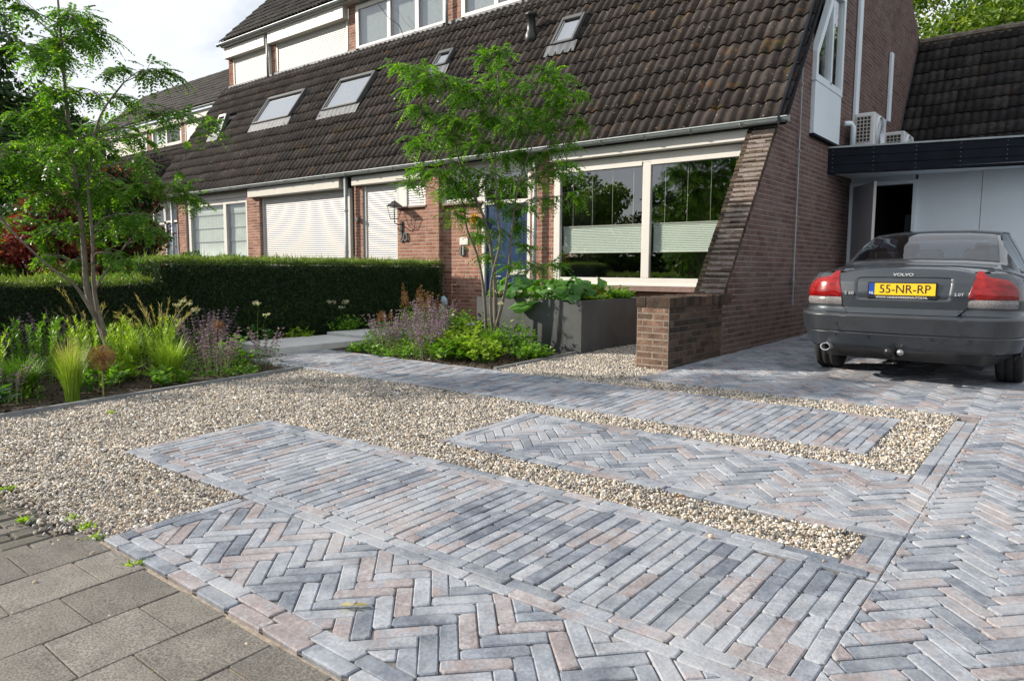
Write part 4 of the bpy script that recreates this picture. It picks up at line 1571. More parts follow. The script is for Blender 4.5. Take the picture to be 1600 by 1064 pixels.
shutter(NB, -39.4, -34.7, zd + 0.05, 7.5, yd, WHITE)
MB().bbox(-40, -20.9, yd - 0.15, yd, 7.5, 7.80, 0.01).build('shutter_box', CREAM, NB)
MB().box(-40, -20.9, yd + 0.2, yd + 0.3, zd, UG).build('inner_wall', ROOMD, NB)
MB().add([(-40, yd - 0.02, zd + 0.04), (-20.9, yd - 0.02, zd + 0.04), (-20.9, yd - 0.26, zd - 0.2), (-40, yd - 0.26, zd - 0.2)], [(0, 1, 2, 3), (3, 2, 1, 0)]).build('lead_flashing', LEAD, NB)
gutter(NB, -40, -20.7, 11.62 + dy, 7.87, 0.06)
tiled_roof(NB, -40, -20.75, 3.52, fr_roof(11.62 + dy, 7.92, math.sin(RAD(42)), math.cos(RAD(42))), TILEG, limit=100, name='upper_roof', n=8)

# ---- garage block on the right
GA = thing('garage', 'garage with white front, black boarded canopy and dark tiled roof, right of the side wall', 'garage', (-0.5, 13.35, gz(13)))
a0 = Vector((-3.325, 11.97, 0))
a1 = Vector((3.6, 13.74, 0))
ud = (a1 - a0).normalized()
nd = Vector((ud.y, -ud.x, 0))
def fas(u, d_, z):
    p = a0 + ud * u + nd * d_
    return (p.x, p.y, z)
Lf = (a1 - a0).length
zz = [2.765, 2.893, 3.021, 3.145]
fas_root = MB().add([fas(0, 0, 2.76), fas(Lf, 0, 2.76), fas(Lf, -0.05, 2.76), fas(0, -0.05, 2.76), fas(0, 0, 3.15), fas(Lf, 0, 3.15), fas(Lf, -0.05, 3.15), fas(0, -0.05, 3.15)],
                    [(0, 3, 2, 1), (4, 5, 6, 7), (0, 1, 5, 4), (1, 2, 6, 5), (2, 3, 7, 6), (3, 0, 4, 7)]).build('canopy_fascia', FASCIA, GA)
for i in range(3):
    z0, z1 = zz[i] + 0.003, zz[i + 1] - 0.005
    MB().add([fas(-0.02, 0.022, z0), fas(Lf, 0.022, z0), fas(Lf, 0, z0), fas(-0.02, 0, z0), fas(-0.02, 0.022, z1), fas(Lf, 0.022, z1), fas(Lf, 0, z1), fas(-0.02, 0, z1)],
             [(0, 3, 2, 1), (4, 5, 6, 7), (0, 1, 5, 4), (1, 2, 6, 5), (2, 3, 7, 6), (3, 0, 4, 7)]).build('board', FASCIA, fas_root)
m = MB()
u = 0.06
while u < Lf:
    for i in range(3):
        for dzz in (0.03, 0.095):
            c = Vector(fas(u, 0.0235, zz[i] + dzz))
            m.tube([c - nd * 0.001, c + nd * 0.003], 0.005, 6)
    u += 0.57
m.build('board_screws', ZINC, fas_root)
MB().add([fas(-0.02, 0.04, 3.15), fas(Lf, 0.04, 3.15), fas(Lf, -0.02, 3.15), fas(-0.02, -0.02, 3.15), fas(-0.02, 0.04, 3.175), fas(Lf, 0.04, 3.175), fas(Lf, -0.02, 3.175), fas(-0.02, -0.02, 3.175)],
         [(0, 3, 2, 1), (4, 5, 6, 7), (0, 1, 5, 4), (1, 2, 6, 5), (2, 3, 7, 6), (3, 0, 4, 7)]).build('roof_trim', ZINC, GA)
MB().add([fas(0, -0.05, 2.79), fas(Lf, -0.05, 2.79), (3.6, 13.45, 2.83), (-3.32, 13.45, 2.83)], [(0, 1, 2, 3), (3, 2, 1, 0)]).build('soffit', WHITEC, GA)
MB().add([fas(0, -0.05, 3.14), fas(Lf, -0.05, 3.14), (3.6, 17.2, 3.20), (-3.32, 17.2, 3.20)], [(0, 1, 2, 3), (3, 2, 1, 0)]).build('flat_roof', ASPH, GA)
zg = gz(13.3)
# front with door opening
MB().box(-2.30, -1.42, 13.35, 13.45, zg, 2.83).build('front_panel', WHITEC, GA)
MB().box(-1.41, 3.6, 13.352, 13.45, zg, 2.83).build('front_panel', WHITEC, GA)
MB().box(-3.32, -2.34, 13.352, 13.45, 2.74, 2.83).build('front_panel', WHITEC, GA)
MB().bbox(-3.325, -3.27, 13.30, 13.42, zg, 2.74, 0.005).bbox(-2.36, -2.30, 13.30, 13.42, zg, 2.74, 0.005).bbox(-3.27, -2.36, 13.30, 13.42, 2.68, 2.74, 0.005).build('door_frame', WHITEC, GA)
GDOOR = plain('grey_door_leaf', (0.42, 0.45, 0.50), 0.5, nscale=2, nvar=0.06)
ph = RAD(57)
hx, hy = -3.26, 13.33
dd = Vector((math.cos(ph), -math.sin(ph), 0))
dn = Vector((-dd.y, dd.x, 0))
def dl(u, t, z):
    return (hx + dd.x * u + dn.x * t, hy + dd.y * u + dn.y * t, z)
dv = [dl(0, -0.02, zg + .02), dl(0.9, -0.02, zg + .02), dl(0.9, 0.02, zg + .02), dl(0, 0.02, zg + .02), dl(0, -0.02, 2.67), dl(0.9, -0.02, 2.67), dl(0.9, 0.02, 2.67), dl(0, 0.02, 2.67)]
leaf = mesh_obj('door_leaf', dv, [(0, 3, 2, 1), (4, 5, 6, 7), (0, 1, 5, 4), (1, 2, 6, 5), (2, 3, 7, 6), (3, 0, 4, 7)], GDOOR, GA)
ev = [dl(0.9, -0.021, zg + .02), dl(0.912, -0.021, zg + .02), dl(0.912, 0.021, zg + .02), dl(0.9, 0.021, zg + .02), dl(0.9, -0.021, 2.67), dl(0.912, -0.021, 2.67), dl(0.912, 0.021, 2.67), dl(0.9, 0.021, 2.67)]
mesh_obj('edge_strip', ev, [(0, 3, 2, 1), (4, 5, 6, 7), (0, 1, 5, 4), (1, 2, 6, 5), (2, 3, 7, 6), (3, 0, 4, 7)], WHITE, leaf)
MB().tube([dl(0.82, -0.06, 1.3), dl(0.72, -0.06, 1.3)], 0.012, 6).build('door_handle', ZINC, leaf)
room(GA, -3.27, -2.0, 13.5, 19.0, zg, 2.9, plain('garage_inside', (0.16, 0.16, 0.17), 0.9))
MB().bbox(-2.95, -2.86, 16.0, 16.1, zg, 2.3, 0.005).bbox(-2.95, -2.3, 16.0, 16.1, 2.3, 2.36, 0.005).build('inner_door_frame', GDOOR, GA)
# roof behind
s56, c56 = math.sin(RAD(56.7)), math.cos(RAD(56.7))
y0g = 16.55
z0g = 6.33 - (18.5 - y0g) * math.tan(RAD(56.7))
GR_ = tiled_roof(GA, -3.30, 4.2, 3.52, fr_roof(y0g, z0g, s56, c56), TILEG, limit=300, name='roof', TWd=0.30, n=12, amp=0.026)
# ridge of mossy caps
MOSS = plain('mossy_ridge', (0.16, 0.14, 0.11), 0.95, nscale=9, nvar=0.6, bstr=1.0)
rc = MB()
x = -3.3
ridge = MB().box(-3.3, 4.2, 18.40, 18.60, 6.20, 6.30).build('ridge', MOSS, GA)
pts_ = []
while x < 4.2:
    w_ = 0.42
    mm = MB()
    V, F = [], []
    for i, xx in enumerate((x, x + w_ + 0.03)):
        for k in range(7):
            a = math.pi * k / 6
            V.append((xx, 18.50 + 0.13 * math.cos(a), 6.27 + (0.11 + 0.015 * i) * math.sin(a) + random.gauss(0, 0.006)))
    for k in range(6):
        F.append((k, k + 1, 7 + k + 1, 7 + k))
    mesh_obj('ridge_tile', V, F, MOSS, ridge)
    x += w_
# zinc step flashing along the side wall
pa, pb = Vector((-3.29, 16.95, 4.04)), Vector((-3.29, 18.45, 6.28))
MB().add([(-3.325, 16.88, 4.04), (-3.325, 18.42, 6.36), (-3.325, 18.55, 6.30), (-3.325, 17.05, 3.98), (-3.20, 17.0, 4.0), (-3.20, 18.5, 6.33)],
         [(0, 1, 2, 3), (3, 2, 5, 4), (4, 5, 2, 3)]).build('zinc_flashing', LEAD, GA)
# flat-roof pipe
fp = thing('roof_pipe', 'short pale pipe stub on the flat garage roof beside the white panel', 'pipe', (-3.12, 12.6, 3.18))
MB().tube([(-3.13, 12.55, 3.16), (-3.13, 12.55, 3.55), (-3.16, 12.52, 3.60), (-3.24, 12.45, 3.60)], 0.04, 10).build('pipe', WHITEC, fp, True)

# AC units
ACM = plain('ac_casing', (0.66, 0.68, 0.70), 0.45)
def ac(x0, y0, w_, d_, h, label, zb):
    t = thing('air_conditioner', label, 'air conditioner', (x0, y0, zb), 'outdoor units on the garage roof')
    MB().bbox(x0 + 0.02, x0 + w_, y0, y0 + d_, zb + 0.05, zb + h, 0.015).build('casing', ACM, t)
    # side louvre grid facing -y
    m = MB()
    for i in range(5):
        xx = x0 + 0.06 + i * (w_ - 0.12) / 4
        m.box(xx - 0.006, xx + 0.006, y0 - 0.012, y0, zb + 0.14, zb + h - 0.06)
    for i in range(8):
        z = zb + 0.14 + i * (h - 0.20) / 7
        m.box(x0 + 0.05, x0 + w_ - 0.05, y0 - 0.013, y0 - 0.001, z - 0.006, z + 0.006)
    m.build('side_grille', CREAM, t)
    MB().box(x0 + 0.055, x0 + w_ - 0.055, y0 - 0.003, y0 + 0.001, zb + 0.14, zb + h - 0.06).build('grille_back', ROOMD, t)
    # fan ring facing +x
    V, F = [], []
    cy, cz, R_ = y0 + d_ * 0.42, zb + h * 0.52, min(d_, h) * 0.42
    m = MB()
    N = 28
    ring = [(x0 + w_ + 0.012, cy + R_ * math.cos(2 * math.pi * k / N), cz + R_ * math.sin(2 * math.pi * k / N)) for k in range(N + 1)]
    m.tube(ring, 0.016, 6)
    m.build('fan_ring', ACM, t)
    m = MB()
    for q in range(1, 6):
        rr_ = R_ * q / 6
        m.tube([(x0 + w_ + 0.014, cy + rr_ * math.cos(2 * math.pi * k / N), cz + rr_ * math.sin(2 * math.pi * k / N)) for k in range(N + 1)], 0.004, 4)
    m.build('fan_guard', WHITEC, t)
    m = MB()
    for k in range(3):
        a = k * 2.094
        m.add([(x0 + w_ + 0.004, cy, cz), (x0 + w_ + 0.004, cy + R_ * .9 * math.cos(a), cz + R_ * .9 * math.sin(a)), (x0 + w_ + 0.010, cy + R_ * .9 * math.cos(a + .9), cz + R_ * .9 * math.sin(a + .9))], [(0, 1, 2)])
    m.build('fan', DARKFR, t)
    MB().bbox(x0 + 0.05, x0 + w_, y0 + 0.06, y0 + 0.12, zb, zb + 0.06, 0.004).bbox(x0 + 0.05, x0 + w_, y0 + d_ - 0.12, y0 + d_ - 0.06, zb, zb + 0.06, 0.004).build('feet', CREAM, t)


ac(-3.19, 12.75, 0.33, 0.80, 0.60, 'pale outdoor air conditioner unit, nearer of two beside the white duct', 3.19)
ac(-3.19, 14.9, 0.36, 0.85, 0.62, 'pale outdoor air conditioner unit, farther of two, beside the zinc flashing', 3.19)

# lantern on house B
LN = thing('wall_lantern', 'black glass wall lantern on a curled bracket beside the shuttered door', 'lantern', (-10.66, 9.65, 2.2))
lx, ly, lz = -10.62, 9.46, 2.20
m = MB()
m.tube([(lx, 9.655, 2.10), (lx, 9.64, 2.12), (lx, 9.56, 2.10), (lx, 9.47, 2.13), (lx, ly, 2.19)], 0.012, 6)
m.tube([(lx, 9.65, 2.02), (lx, 9.60, 1.98), (lx, 9.54, 2.04)], 0.009, 6)
m.bbox(lx - 0.035, lx + 0.035, 9.63, 9.665, 1.96, 2.17, 0.006)
m.build('bracket', BLACKM, LN)
m = MB()
top, bot = 0.10, 0.055
z0, z1 = 2.21, 2.45
for sx, sy in ((-1, -1), (1, -1), (1, 1), (-1, 1)):
    m.tube([(lx + sx * bot, ly + sy * bot, z0), (lx + sx * top, ly + sy * top, z1)], 0.007, 4)
for a, z in ((bot, z0), (top, z1)):
    c = [(lx - a, ly - a, z), (lx + a, ly - a, z), (lx + a, ly + a, z), (lx - a, ly + a, z), (lx - a, ly - a, z)]
    m.tube(c, 0.008, 4)
m.build('lantern_frame', BLACKM, LN)
m = MB()
a = top + 0.02
m.add([(lx - a, ly - a, z1), (lx + a, ly - a, z1), (lx + a, ly + a, z1), (lx - a, ly + a, z1), (lx - .02, ly - .02, z1 + .10), (lx + .02, ly - .02, z1 + .10), (lx + .02, ly + .02, z1 + .10), (lx - .02, ly + .02, z1 + .10)],
      [(0, 3, 2, 1), (0, 1, 5, 4), (1, 2, 6, 5), (2, 3, 7, 6), (3, 0, 4, 7), (4, 5, 6, 7)])
m.tube([(lx, ly, z1 + .10), (lx, ly, z1 + .14)], [0.015, 0.004], 6)
m.build('lantern_cap', BLACKM, LN)
m = MB()
for i, (p, q) in enumerate((((-1, -1), (1, -1)), ((1, -1), (1, 1)), ((1, 1), (-1, 1)), ((-1, 1), (-1, -1)))):
    m.add([(lx + p[0] * bot, ly + p[1] * bot, z0), (lx + q[0] * bot, ly + q[1] * bot, z0), (lx + q[0] * top, ly + q[1] * top, z1), (lx + p[0] * top, ly + p[1] * top, z1)], [(0, 1, 2, 3)])
m.build('lantern_glass', GLASSBL, LN)

# planter box
PX0, PX1, PY0, PY1 = -6.45, -4.75, 7.20, 8.75
PZ = 0.875
PB = thing('planter_box', 'large anthracite planter box with leafy plants, in front of the wide window', 'planter', (-5.6, 8, gz(8)))
m = MB()
t_ = 0.025
for (a_, b_, c_, d_) in ((PX0, PX1, PY0, PY0 + t_), (PX0, PX1, PY1 - t_, PY1), (PX0, PX0 + t_, PY0 + t_, PY1 - t_), (PX1 - t_, PX1, PY0 + t_, PY1 - t_)):
    m.bbox(a_, b_, c_, d_, gz(7.2) - 0.06, PZ, 0.003)
m.build('planter_shell', PLANTER, PB)
MB().box(PX0 + t_, PX1 - t_, PY0 + t_, PY1 - t_, 0.3, PZ - 0.05).build('planter_soil', SOIL, PB)
# ================================================================== VEGETATION
LF_TREE = leaf_mat('honey_locust_leaf', [(0, (0.055, 0.14, 0.014)), (0.5, (0.10, 0.235, 0.022)), (0.85, (0.165, 0.33, 0.03)), (1, (0.30, 0.42, 0.07))], 0.55, 0.4)
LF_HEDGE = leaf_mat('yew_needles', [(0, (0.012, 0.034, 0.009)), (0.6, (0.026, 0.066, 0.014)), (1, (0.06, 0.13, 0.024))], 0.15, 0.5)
LF_HTOP = leaf_mat('yew_lit_top', [(0, (0.09, 0.17, 0.02)), (1, (0.24, 0.32, 0.06))], 0.3, 0.5)  # brighter yellow-green: light on the clipped top put into the leaf colour
LF_DARK = leaf_mat('dark_tree_leaf', [(0, (0.012, 0.035, 0.010)), (0.6, (0.025, 0.07, 0.014)), (1, (0.06, 0.13, 0.02))], 0.3, 0.4)
LF_MID = leaf_mat('sunny_tree_leaf', [(0, (0.05, 0.11, 0.012)), (0.5, (0.11, 0.20, 0.018)), (1, (0.22, 0.30, 0.03))], 0.4, 0.45)
LF_RED = leaf_mat('copper_red_leaf', [(0, (0.05, 0.012, 0.012)), (0.5, (0.17, 0.025, 0.02)), (0.85, (0.36, 0.07, 0.045)), (1, (0.5, 0.2, 0.08))], 0.35, 0.4)
LF_YEL = leaf_mat('yellow_green_leaf', [(0, (0.07, 0.10, 0.012)), (0.6, (0.20, 0.20, 0.03)), (1, (0.38, 0.32, 0.06))], 0.35, 0.45)
LF_PLANT = leaf_mat('perennial_leaf', [(0, (0.06, 0.15, 0.016)), (0.5, (0.13, 0.29, 0.026)), (1, (0.24, 0.42, 0.045))], 0.4, 0.45)
LF_LIME = leaf_mat('lime_leaf', [(0, (0.17, 0.30, 0.025)), (1, (0.38, 0.52, 0.07))], 0.45, 0.45)
LF_DEEP = leaf_mat('deep_green_leaf', [(0, (0.025, 0.085, 0.018)), (1, (0.08, 0.21, 0.035))], 0.3, 0.35)
LF_STRAW = leaf_mat('straw_stems', [(0, (0.28, 0.22, 0.10)), (1, (0.55, 0.47, 0.26))], 0.4, 0.6)
LF_BROWN = leaf_mat('dry_brown_flowers', [(0, (0.13, 0.055, 0.03)), (1, (0.36, 0.19, 0.09))], 0.25, 0.7)
LF_PURP = leaf_mat('purple_flowers', [(0, (0.13, 0.08, 0.14)), (0.6, (0.24, 0.16, 0.26)), (1, (0.40, 0.30, 0.46))], 0.3, 0.6)
LF_GREY = leaf_mat('grey_purple_stems', [(0, (0.16, 0.14, 0.12)), (1, (0.32, 0.28, 0.25))], 0.2, 0.7)
LF_WHITEF = leaf_mat('white_flowers', [(0, (0.55, 0.52, 0.36)), (1, (0.8, 0.78, 0.66))], 0.3, 0.6)
LF_BIG = leaf_mat('big_round_leaf', [(0, (0.055, 0.17, 0.03)), (1, (0.13, 0.31, 0.05))], 0.4, 0.35)
BARK = plain('smooth_grey_bark', (0.155, 0.135, 0.105), 0.8, nscale=18, nvar=0.45, bstr=0.5)
BARKD = plain('dark_bark', (0.07, 0.055, 0.045), 0.9, nscale=14, nvar=0.4, bstr=0.6)


def unit(a):
    return a / np.maximum(1e-9, np.linalg.norm(a, axis=-1, keepdims=True))


def leaves(name, C, D, N, L, Wd, mat, parent=None, fold=0.0, bid=None, shape='diamond'):
    """one folded quad pair or diamond per leaf. C base, D direction, N rough normal"""
    n = len(C)
    D = unit(D)
    S = unit(np.cross(D, N))
    Nn = unit(np.cross(S, D))
    L = np.broadcast_to(np.asarray(L, float), (n,))[:, None]
    Wd = np.broadcast_to(np.asarray(Wd, float), (n,))[:, None]
    b = C
    t = C + D * L
    k = 0.45
    l = C + D * L * k + S * Wd / 2 + Nn * Wd * fold
    r = C + D * L * k - S * Wd / 2 + Nn * Wd * fold
    V = np.stack([b, r, t, l], 1).reshape(-1, 3)
    F = np.arange(4 * n).reshape(n, 4)
    return np_mesh_obj(name, V, F, mat, parent, fbid=(rng.random(n) if bid is None else bid))


def blade_mesh(name, P0, A, H, Wd, mat, parent, bend=0.6, seg=4, bid=None):
    """grass blades: base P0 (n,3), azimuth A, height H, width; curved outwards"""
    n = len(P0)
    t = np.linspace(0, 1, seg + 1)
    H = np.broadcast_to(np.asarray(H, float), (n,))
    bend = np.broadcast_to(np.asarray(bend, float), (n,))
    Wd = np.broadcast_to(np.asarray(Wd, float), (n,))
    d = np.stack([np.cos(A), np.sin(A), np.zeros(n)], 1)
    s = np.stack([-np.sin(A), np.cos(A), np.zeros(n)], 1)
    V = np.zeros((n, seg + 1, 2, 3))
    for i, ti in enumerate(t):
        th = bend * ti
        # arc
        x = np.where(bend > 1e-3, (1 - np.cos(th)) / np.maximum(bend, 1e-3), 0) * H
        z = np.where(bend > 1e-3, np.sin(th) / np.maximum(bend, 1e-3), ti) * H
        c = P0 + d * x[:, None] + np.stack([0 * z, 0 * z, z], 1)
        w_ = (Wd * (1 - ti) ** 0.7 * 0.5 + 0.0004)[:, None]
        V[:, i, 0] = c - s * w_
        V[:, i, 1] = c + s * w_
    idx = np.arange(n * (seg + 1) * 2).reshape(n, seg + 1, 2)
    F = np.stack([idx[:, :-1, 0], idx[:, :-1, 1], idx[:, 1:, 1], idx[:, 1:, 0]], -1).reshape(-1, 4)
    r = rng.random(n) if bid is None else bid
    return np_mesh_obj(name, V.reshape(-1, 3), F, mat, parent, fbid=np.repeat(r, seg))


def vec(*a):
    return np.array(a, float)


def blob_points(n, c, r, shell=0.55):
    d = unit(rng.normal(size=(n, 3)))
    q = rng.uniform(shell, 1, (n, 1)) ** 0.6
    return np.array(c) + d * q * np.array(r), d


# ---------------- pinnate trees
def view_frame(base):
    """local frame of a tree: a = to the right along the street garden's diagonal, b up, c depth"""
    r = np.array([math.cos(YAW), -math.sin(YAW), 0.0])
    f = np.array([math.sin(YAW), math.cos(YAW), 0.0])
    return lambda a, z, c=0.0: np.array(base) + r * a + np.array([0, 0, z]) + f * c


def smooth_path(pts, n=10):
    pts = [np.array(p, float) for p in pts]
    out = []
    m = len(pts)
    for i in range(m - 1):
        p0, p1, p2, p3 = pts[max(i - 1, 0)], pts[i], pts[i + 1], pts[min(i + 2, m - 1)]
        for k in range(n):
            t = k / n
            out.append(0.5 * ((2 * p1) + (-p0 + p2) * t + (2 * p0 - 5 * p1 + 4 * p2 - p3) * t * t + (-p0 + 3 * p1 - 3 * p2 + p3) * t ** 3))
    out.append(pts[-1])
    return out


def pinnate_tree(root, stems, clusters, frond_len, leaf_len, dens, mat, bark, zmin=0.9):
    """stems: list of (points, r0, r1); clusters: (centre, radius)"""
    m = MB()
    nodes = []
    for pts, r0, r1 in stems:
        path = smooth_path(pts, 6)
        k = len(path)
        rs = [r0 + (r1 - r0) * (i / (k - 1)) ** 0.8 for i in range(k)]
        m.tube([Vector(p) for p in path], rs, 7)
        nodes += [(p, r) for p, r in zip(path, rs)]
    m.build('trunk', bark, root, True)
    br = MB()
    C, D, N, L, W_ = [], [], [], [], []
    NP = np.array([p for p, r in nodes])
    NR = np.array([r for p, r in nodes])
    tips = []
    for c, rad in clusters:
        c = np.array(c, float)
        dist = np.linalg.norm(NP - c, axis=1)
        ok = (NP[:, 2] < c[2] + 0.05) & (NP[:, 2] > zmin + root.location.z - 0.2)
        cost = dist + np.maximum(0, (NP[:, 2] - c[2] + 0.25 * dist)) * 2.0
        cost[~ok] += 5
        j = int(np.argmin(cost))
        p0 = NP[j]
        mid = (p0 + c) / 2 + np.array([0, 0, 0.10 * np.linalg.norm(c - p0)]) + rng.normal(0, 0.03, 3)
        path = smooth_path([p0, mid, c], 5)
        r0 = min(NR[j] * 0.6, 0.016)
        br.tube([Vector(p) for p in path], [r0 + (0.005 - r0) * i / (len(path) - 1) for i in range(len(path))], 5)
        # twigs within the cluster
        nt_ = max(5, int(dens * (rad / 0.3) ** 1.6))
        for _ in range(nt_):
            d = unit(rng.normal(size=3) * np.array([1, 1, 0.55]))
            e_ = c + d * rad * rng.uniform(0.3, 1.0) ** 0.6 * np.array([1, 1, 0.7])
            s = path[rng.integers(len(path) // 2, len(path))]
            mid = (s + e_) / 2 + np.array([0, 0, 0.18 * np.linalg.norm(e_ - s)])
            tp = smooth_path([s, mid, e_], 3)
            br.tube([Vector(p) for p in tp], [0.0035, 0.003, 0.003, 0.0025, 0.002, 0.0015, 0.0012][:len(tp)], 3, cap=False)
            # fronds at the tip and along the twig
            nf = rng.integers(4, 7)
            tdir = unit(tp[-1] - tp[-3])
            for q in range(nf):
                at = tp[-1 - int(rng.integers(0, max(1, len(tp) - 1)))] if q else tp[-1]
                fd = unit(tdir * 0.7 + rng.normal(0, 0.65, 3) * np.array([1, 1, 0.5]))
                FL = frond_len * rng.uniform(0.6, 1.15)
                npair = 8
                drop = rng.uniform(0.25, 0.7)
                side = unit(np.cross(fd, np.array([0, 0, 1.0])) + rng.normal(0, 0.15, 3))
                up = np.cross(side, fd)
                for i in range(npair):
                    t = 0.15 + 0.85 * i / (npair - 1)
                    pos = at + fd * FL * t + np.array([0, 0, -drop * FL * t * t * 0.7])
                    ax = unit(fd + np.array([0, 0, -drop * 1.2 * t]))
                    lw = leaf_len * (1 - 0.5 * abs(t - 0.5))
                    for sg in (-1, 1):
                        C.append(pos)
                        D.append(side * sg + ax * 0.45 + np.array([0, 0, -0.30]) + rng.normal(0, 0.12, 3))
                        N.append(up + rng.normal(0, 0.25, 3))
                        L.append(lw * rng.uniform(0.85, 1.15))
                        W_.append(lw * 0.46)
    tag(br.build('branches', bark, root, True), kind='stuff')
    n = len(C)
    C = np.array(C)
    bid = np.clip(0.45 + rng.normal(0, 0.16, n) + 0.10 * np.sin(C[:, 0] * 5) * np.cos(C[:, 2] * 4) + np.repeat(rng.normal(0, 0.12, n // 16 + 1), 16)[:n], 0, 0.999)
    lv = leaves('crown', C, np.array(D), np.array(N), np.array(L), np.array(W_), mat, root, bid=bid)
    return n


def px_frame(base, bx, by, s):
    F_ = view_frame(base)
    return lambda x, y, c=0.0: F_((x - bx) / s, (by - y) / s, c)


# tree 1 (left), rises from the flower bed
tb = (-7.6, 3.0, gz(3.0) - 0.05)
T1 = thing('tree', 'tall airy multi-stemmed feathery-leaved tree standing in the left flower bed', 'tree', tb)
q = px_frame(tb, 186, 592, 157)
st = [([q(186, 600), q(182, 540), q(168, 490), q(152, 440), q(150, 380), q(146, 300), q(137, 200), q(134, 120), q(132, 40), q(130, -30)], 0.045, 0.008),
      ([q(184, 560), q(168, 500, 0.05), q(145, 460, .1), q(133, 420, .15), q(128, 340, .2), q(122, 260, .25), q(112, 190, .3)], 0.032, 0.008),
      ([q(187, 560), q(178, 500, -.05), q(172, 440, -.1), q(178, 360, -.15), q(181, 280, -.2), q(205, 190, -.25), q(245, 135, -.25)], 0.030, 0.007),
      ([q(180, 520), q(165, 470, -.1), q(150, 430, -.2), q(120, 400, -.3), q(70, 330, -.45), q(40, 260, -.5)], 0.022, 0.006),
      ([q(172, 440, -.1), q(182, 400, .1), q(215, 340, .3), q(250, 290, .4)], 0.015, 0.006)]
cl = []
for x, y, r in ((130, 20, 34), (160, 30, 26), (95, 25, 26), (60, 40, 18), (50, 62, 18), (90, 62, 22), (150, 65, 30), (175, 40, 20), (115, 90, 26), (160, 110, 28), (130, 140, 30), (185, 140, 22),
                (250, 122, 18), (275, 112, 20), (300, 112, 14), (225, 150, 18), (205, 180, 22), (160, 185, 30), (110, 170, 26), (75, 195, 28), (40, 180, 26), (10, 200, 22),
                (20, 235, 34), (65, 240, 34), (110, 235, 34), (155, 240, 34), (200, 230, 26), (235, 200, 16), (260, 245, 20), (295, 180, 14), (325, 178, 14), (345, 182, 9),
                (230, 270, 28), (275, 270, 24), (290, 290, 16), (185, 285, 32), (140, 290, 30), (90, 290, 32), (45, 290, 30), (5, 280, 28), (20, 330, 28), (60, 345, 30), (110, 340, 32),
                (155, 345, 26), (200, 335, 28), (245, 325, 20), (262, 345, 14), (70, 385, 16), (115, 395, 14), (185, 395, 14), (225, 385, 12), (120, 60, 26), (140, 45, 24), (120, 200, 30), (150, 260, 34), (90, 260, 30), (165, 215, 26)):
    cl.append((q(x, y, rng.uniform(-0.45, 0.45)), r / 157 * 1.05))
n1 = pinnate_tree(T1, st, cl, 0.19, 0.049, 18, LF_TREE, BARK)

# tree 2 (middle), in front of the planter
tb = (-5.85, 6.85, gz(6.8) - 0.05)
T2 = thing('tree', 'feathery-leaved multi-stemmed small tree with lime-green crown, in front of the blue door', 'tree', tb)
q = px_frame(tb, 765, 547, 126)
st = [([q(766, 552), q(767, 515), q(768, 490), q(767, 440), q(762, 390), q(752, 340), q(735, 300), q(716, 262), q(703, 210), q(690, 150)], 0.040, 0.007),
      ([q(750, 545, .1), q(752, 500, .1), q(748, 440, .1), q(738, 390, .1), q(722, 350, .12), q(712, 300, .2), q(680, 240, .25), q(650, 170, .25)], 0.026, 0.006),
      ([q(766, 515), q(778, 470, -.05), q(788, 420, -.08), q(792, 370, -.1), q(800, 300, -.1), q(818, 240, -.15), q(850, 170, -.2)], 0.026, 0.006),
      ([q(766, 520), q(761, 480, -.1), q(762, 430, -.12), q(775, 370, -.15), q(770, 310, -.2), q(768, 240, -.2), q(772, 150, -.2), q(770, 100, -.2)], 0.024, 0.005),
      ([q(735, 300), q(760, 260, .2), q(790, 220, .3), q(815, 165, .3)], 0.014, 0.005)]
cl = []
for x, y, r in ((625, 108, 22), (650, 105, 20), (660, 130, 26), (635, 130, 16), (690, 130, 26), (720, 125, 24), (712, 150, 24), (750, 100, 10), (775, 95, 18), (770, 120, 20), (745, 150, 26), (790, 150, 26), (820, 130, 20),
                (850, 115, 18), (870, 125, 20), (888, 140, 12), (850, 150, 24), (820, 165, 26), (680, 175, 28), (650, 165, 22), (720, 185, 32), (765, 190, 32), (805, 200, 30), (845, 190, 26), (875, 180, 22),
                (893, 192, 10), (640, 205, 18), (655, 225, 16), (690, 215, 26), (740, 225, 30), (785, 235, 30), (830, 230, 28), (865, 225, 22), (640, 255, 20), (625, 275, 12), (670, 260, 24), (705, 255, 26),
                (755, 265, 28), (800, 275, 26), (840, 265, 24), (875, 260, 18), (885, 245, 12), (690, 290, 20), (725, 295, 22), (770, 305, 22), (815, 310, 20), (850, 305, 18), (895, 295, 12), (715, 275, 16),
                (700, 325, 12), (745, 335, 12), (770, 352, 16), (800, 345, 14), (812, 375, 12), (740, 355, 8), (800, 405, 14), (830, 405, 12), (760, 390, 10), (862, 405, 8), (790, 318, 18)):
    cl.append((q(x, y, rng.uniform(-0.4, 0.35)), r / 126 * 1.02))
n2 = pinnate_tree(T2, st, cl, 0.20, 0.050, 16, LF_TREE, BARK)


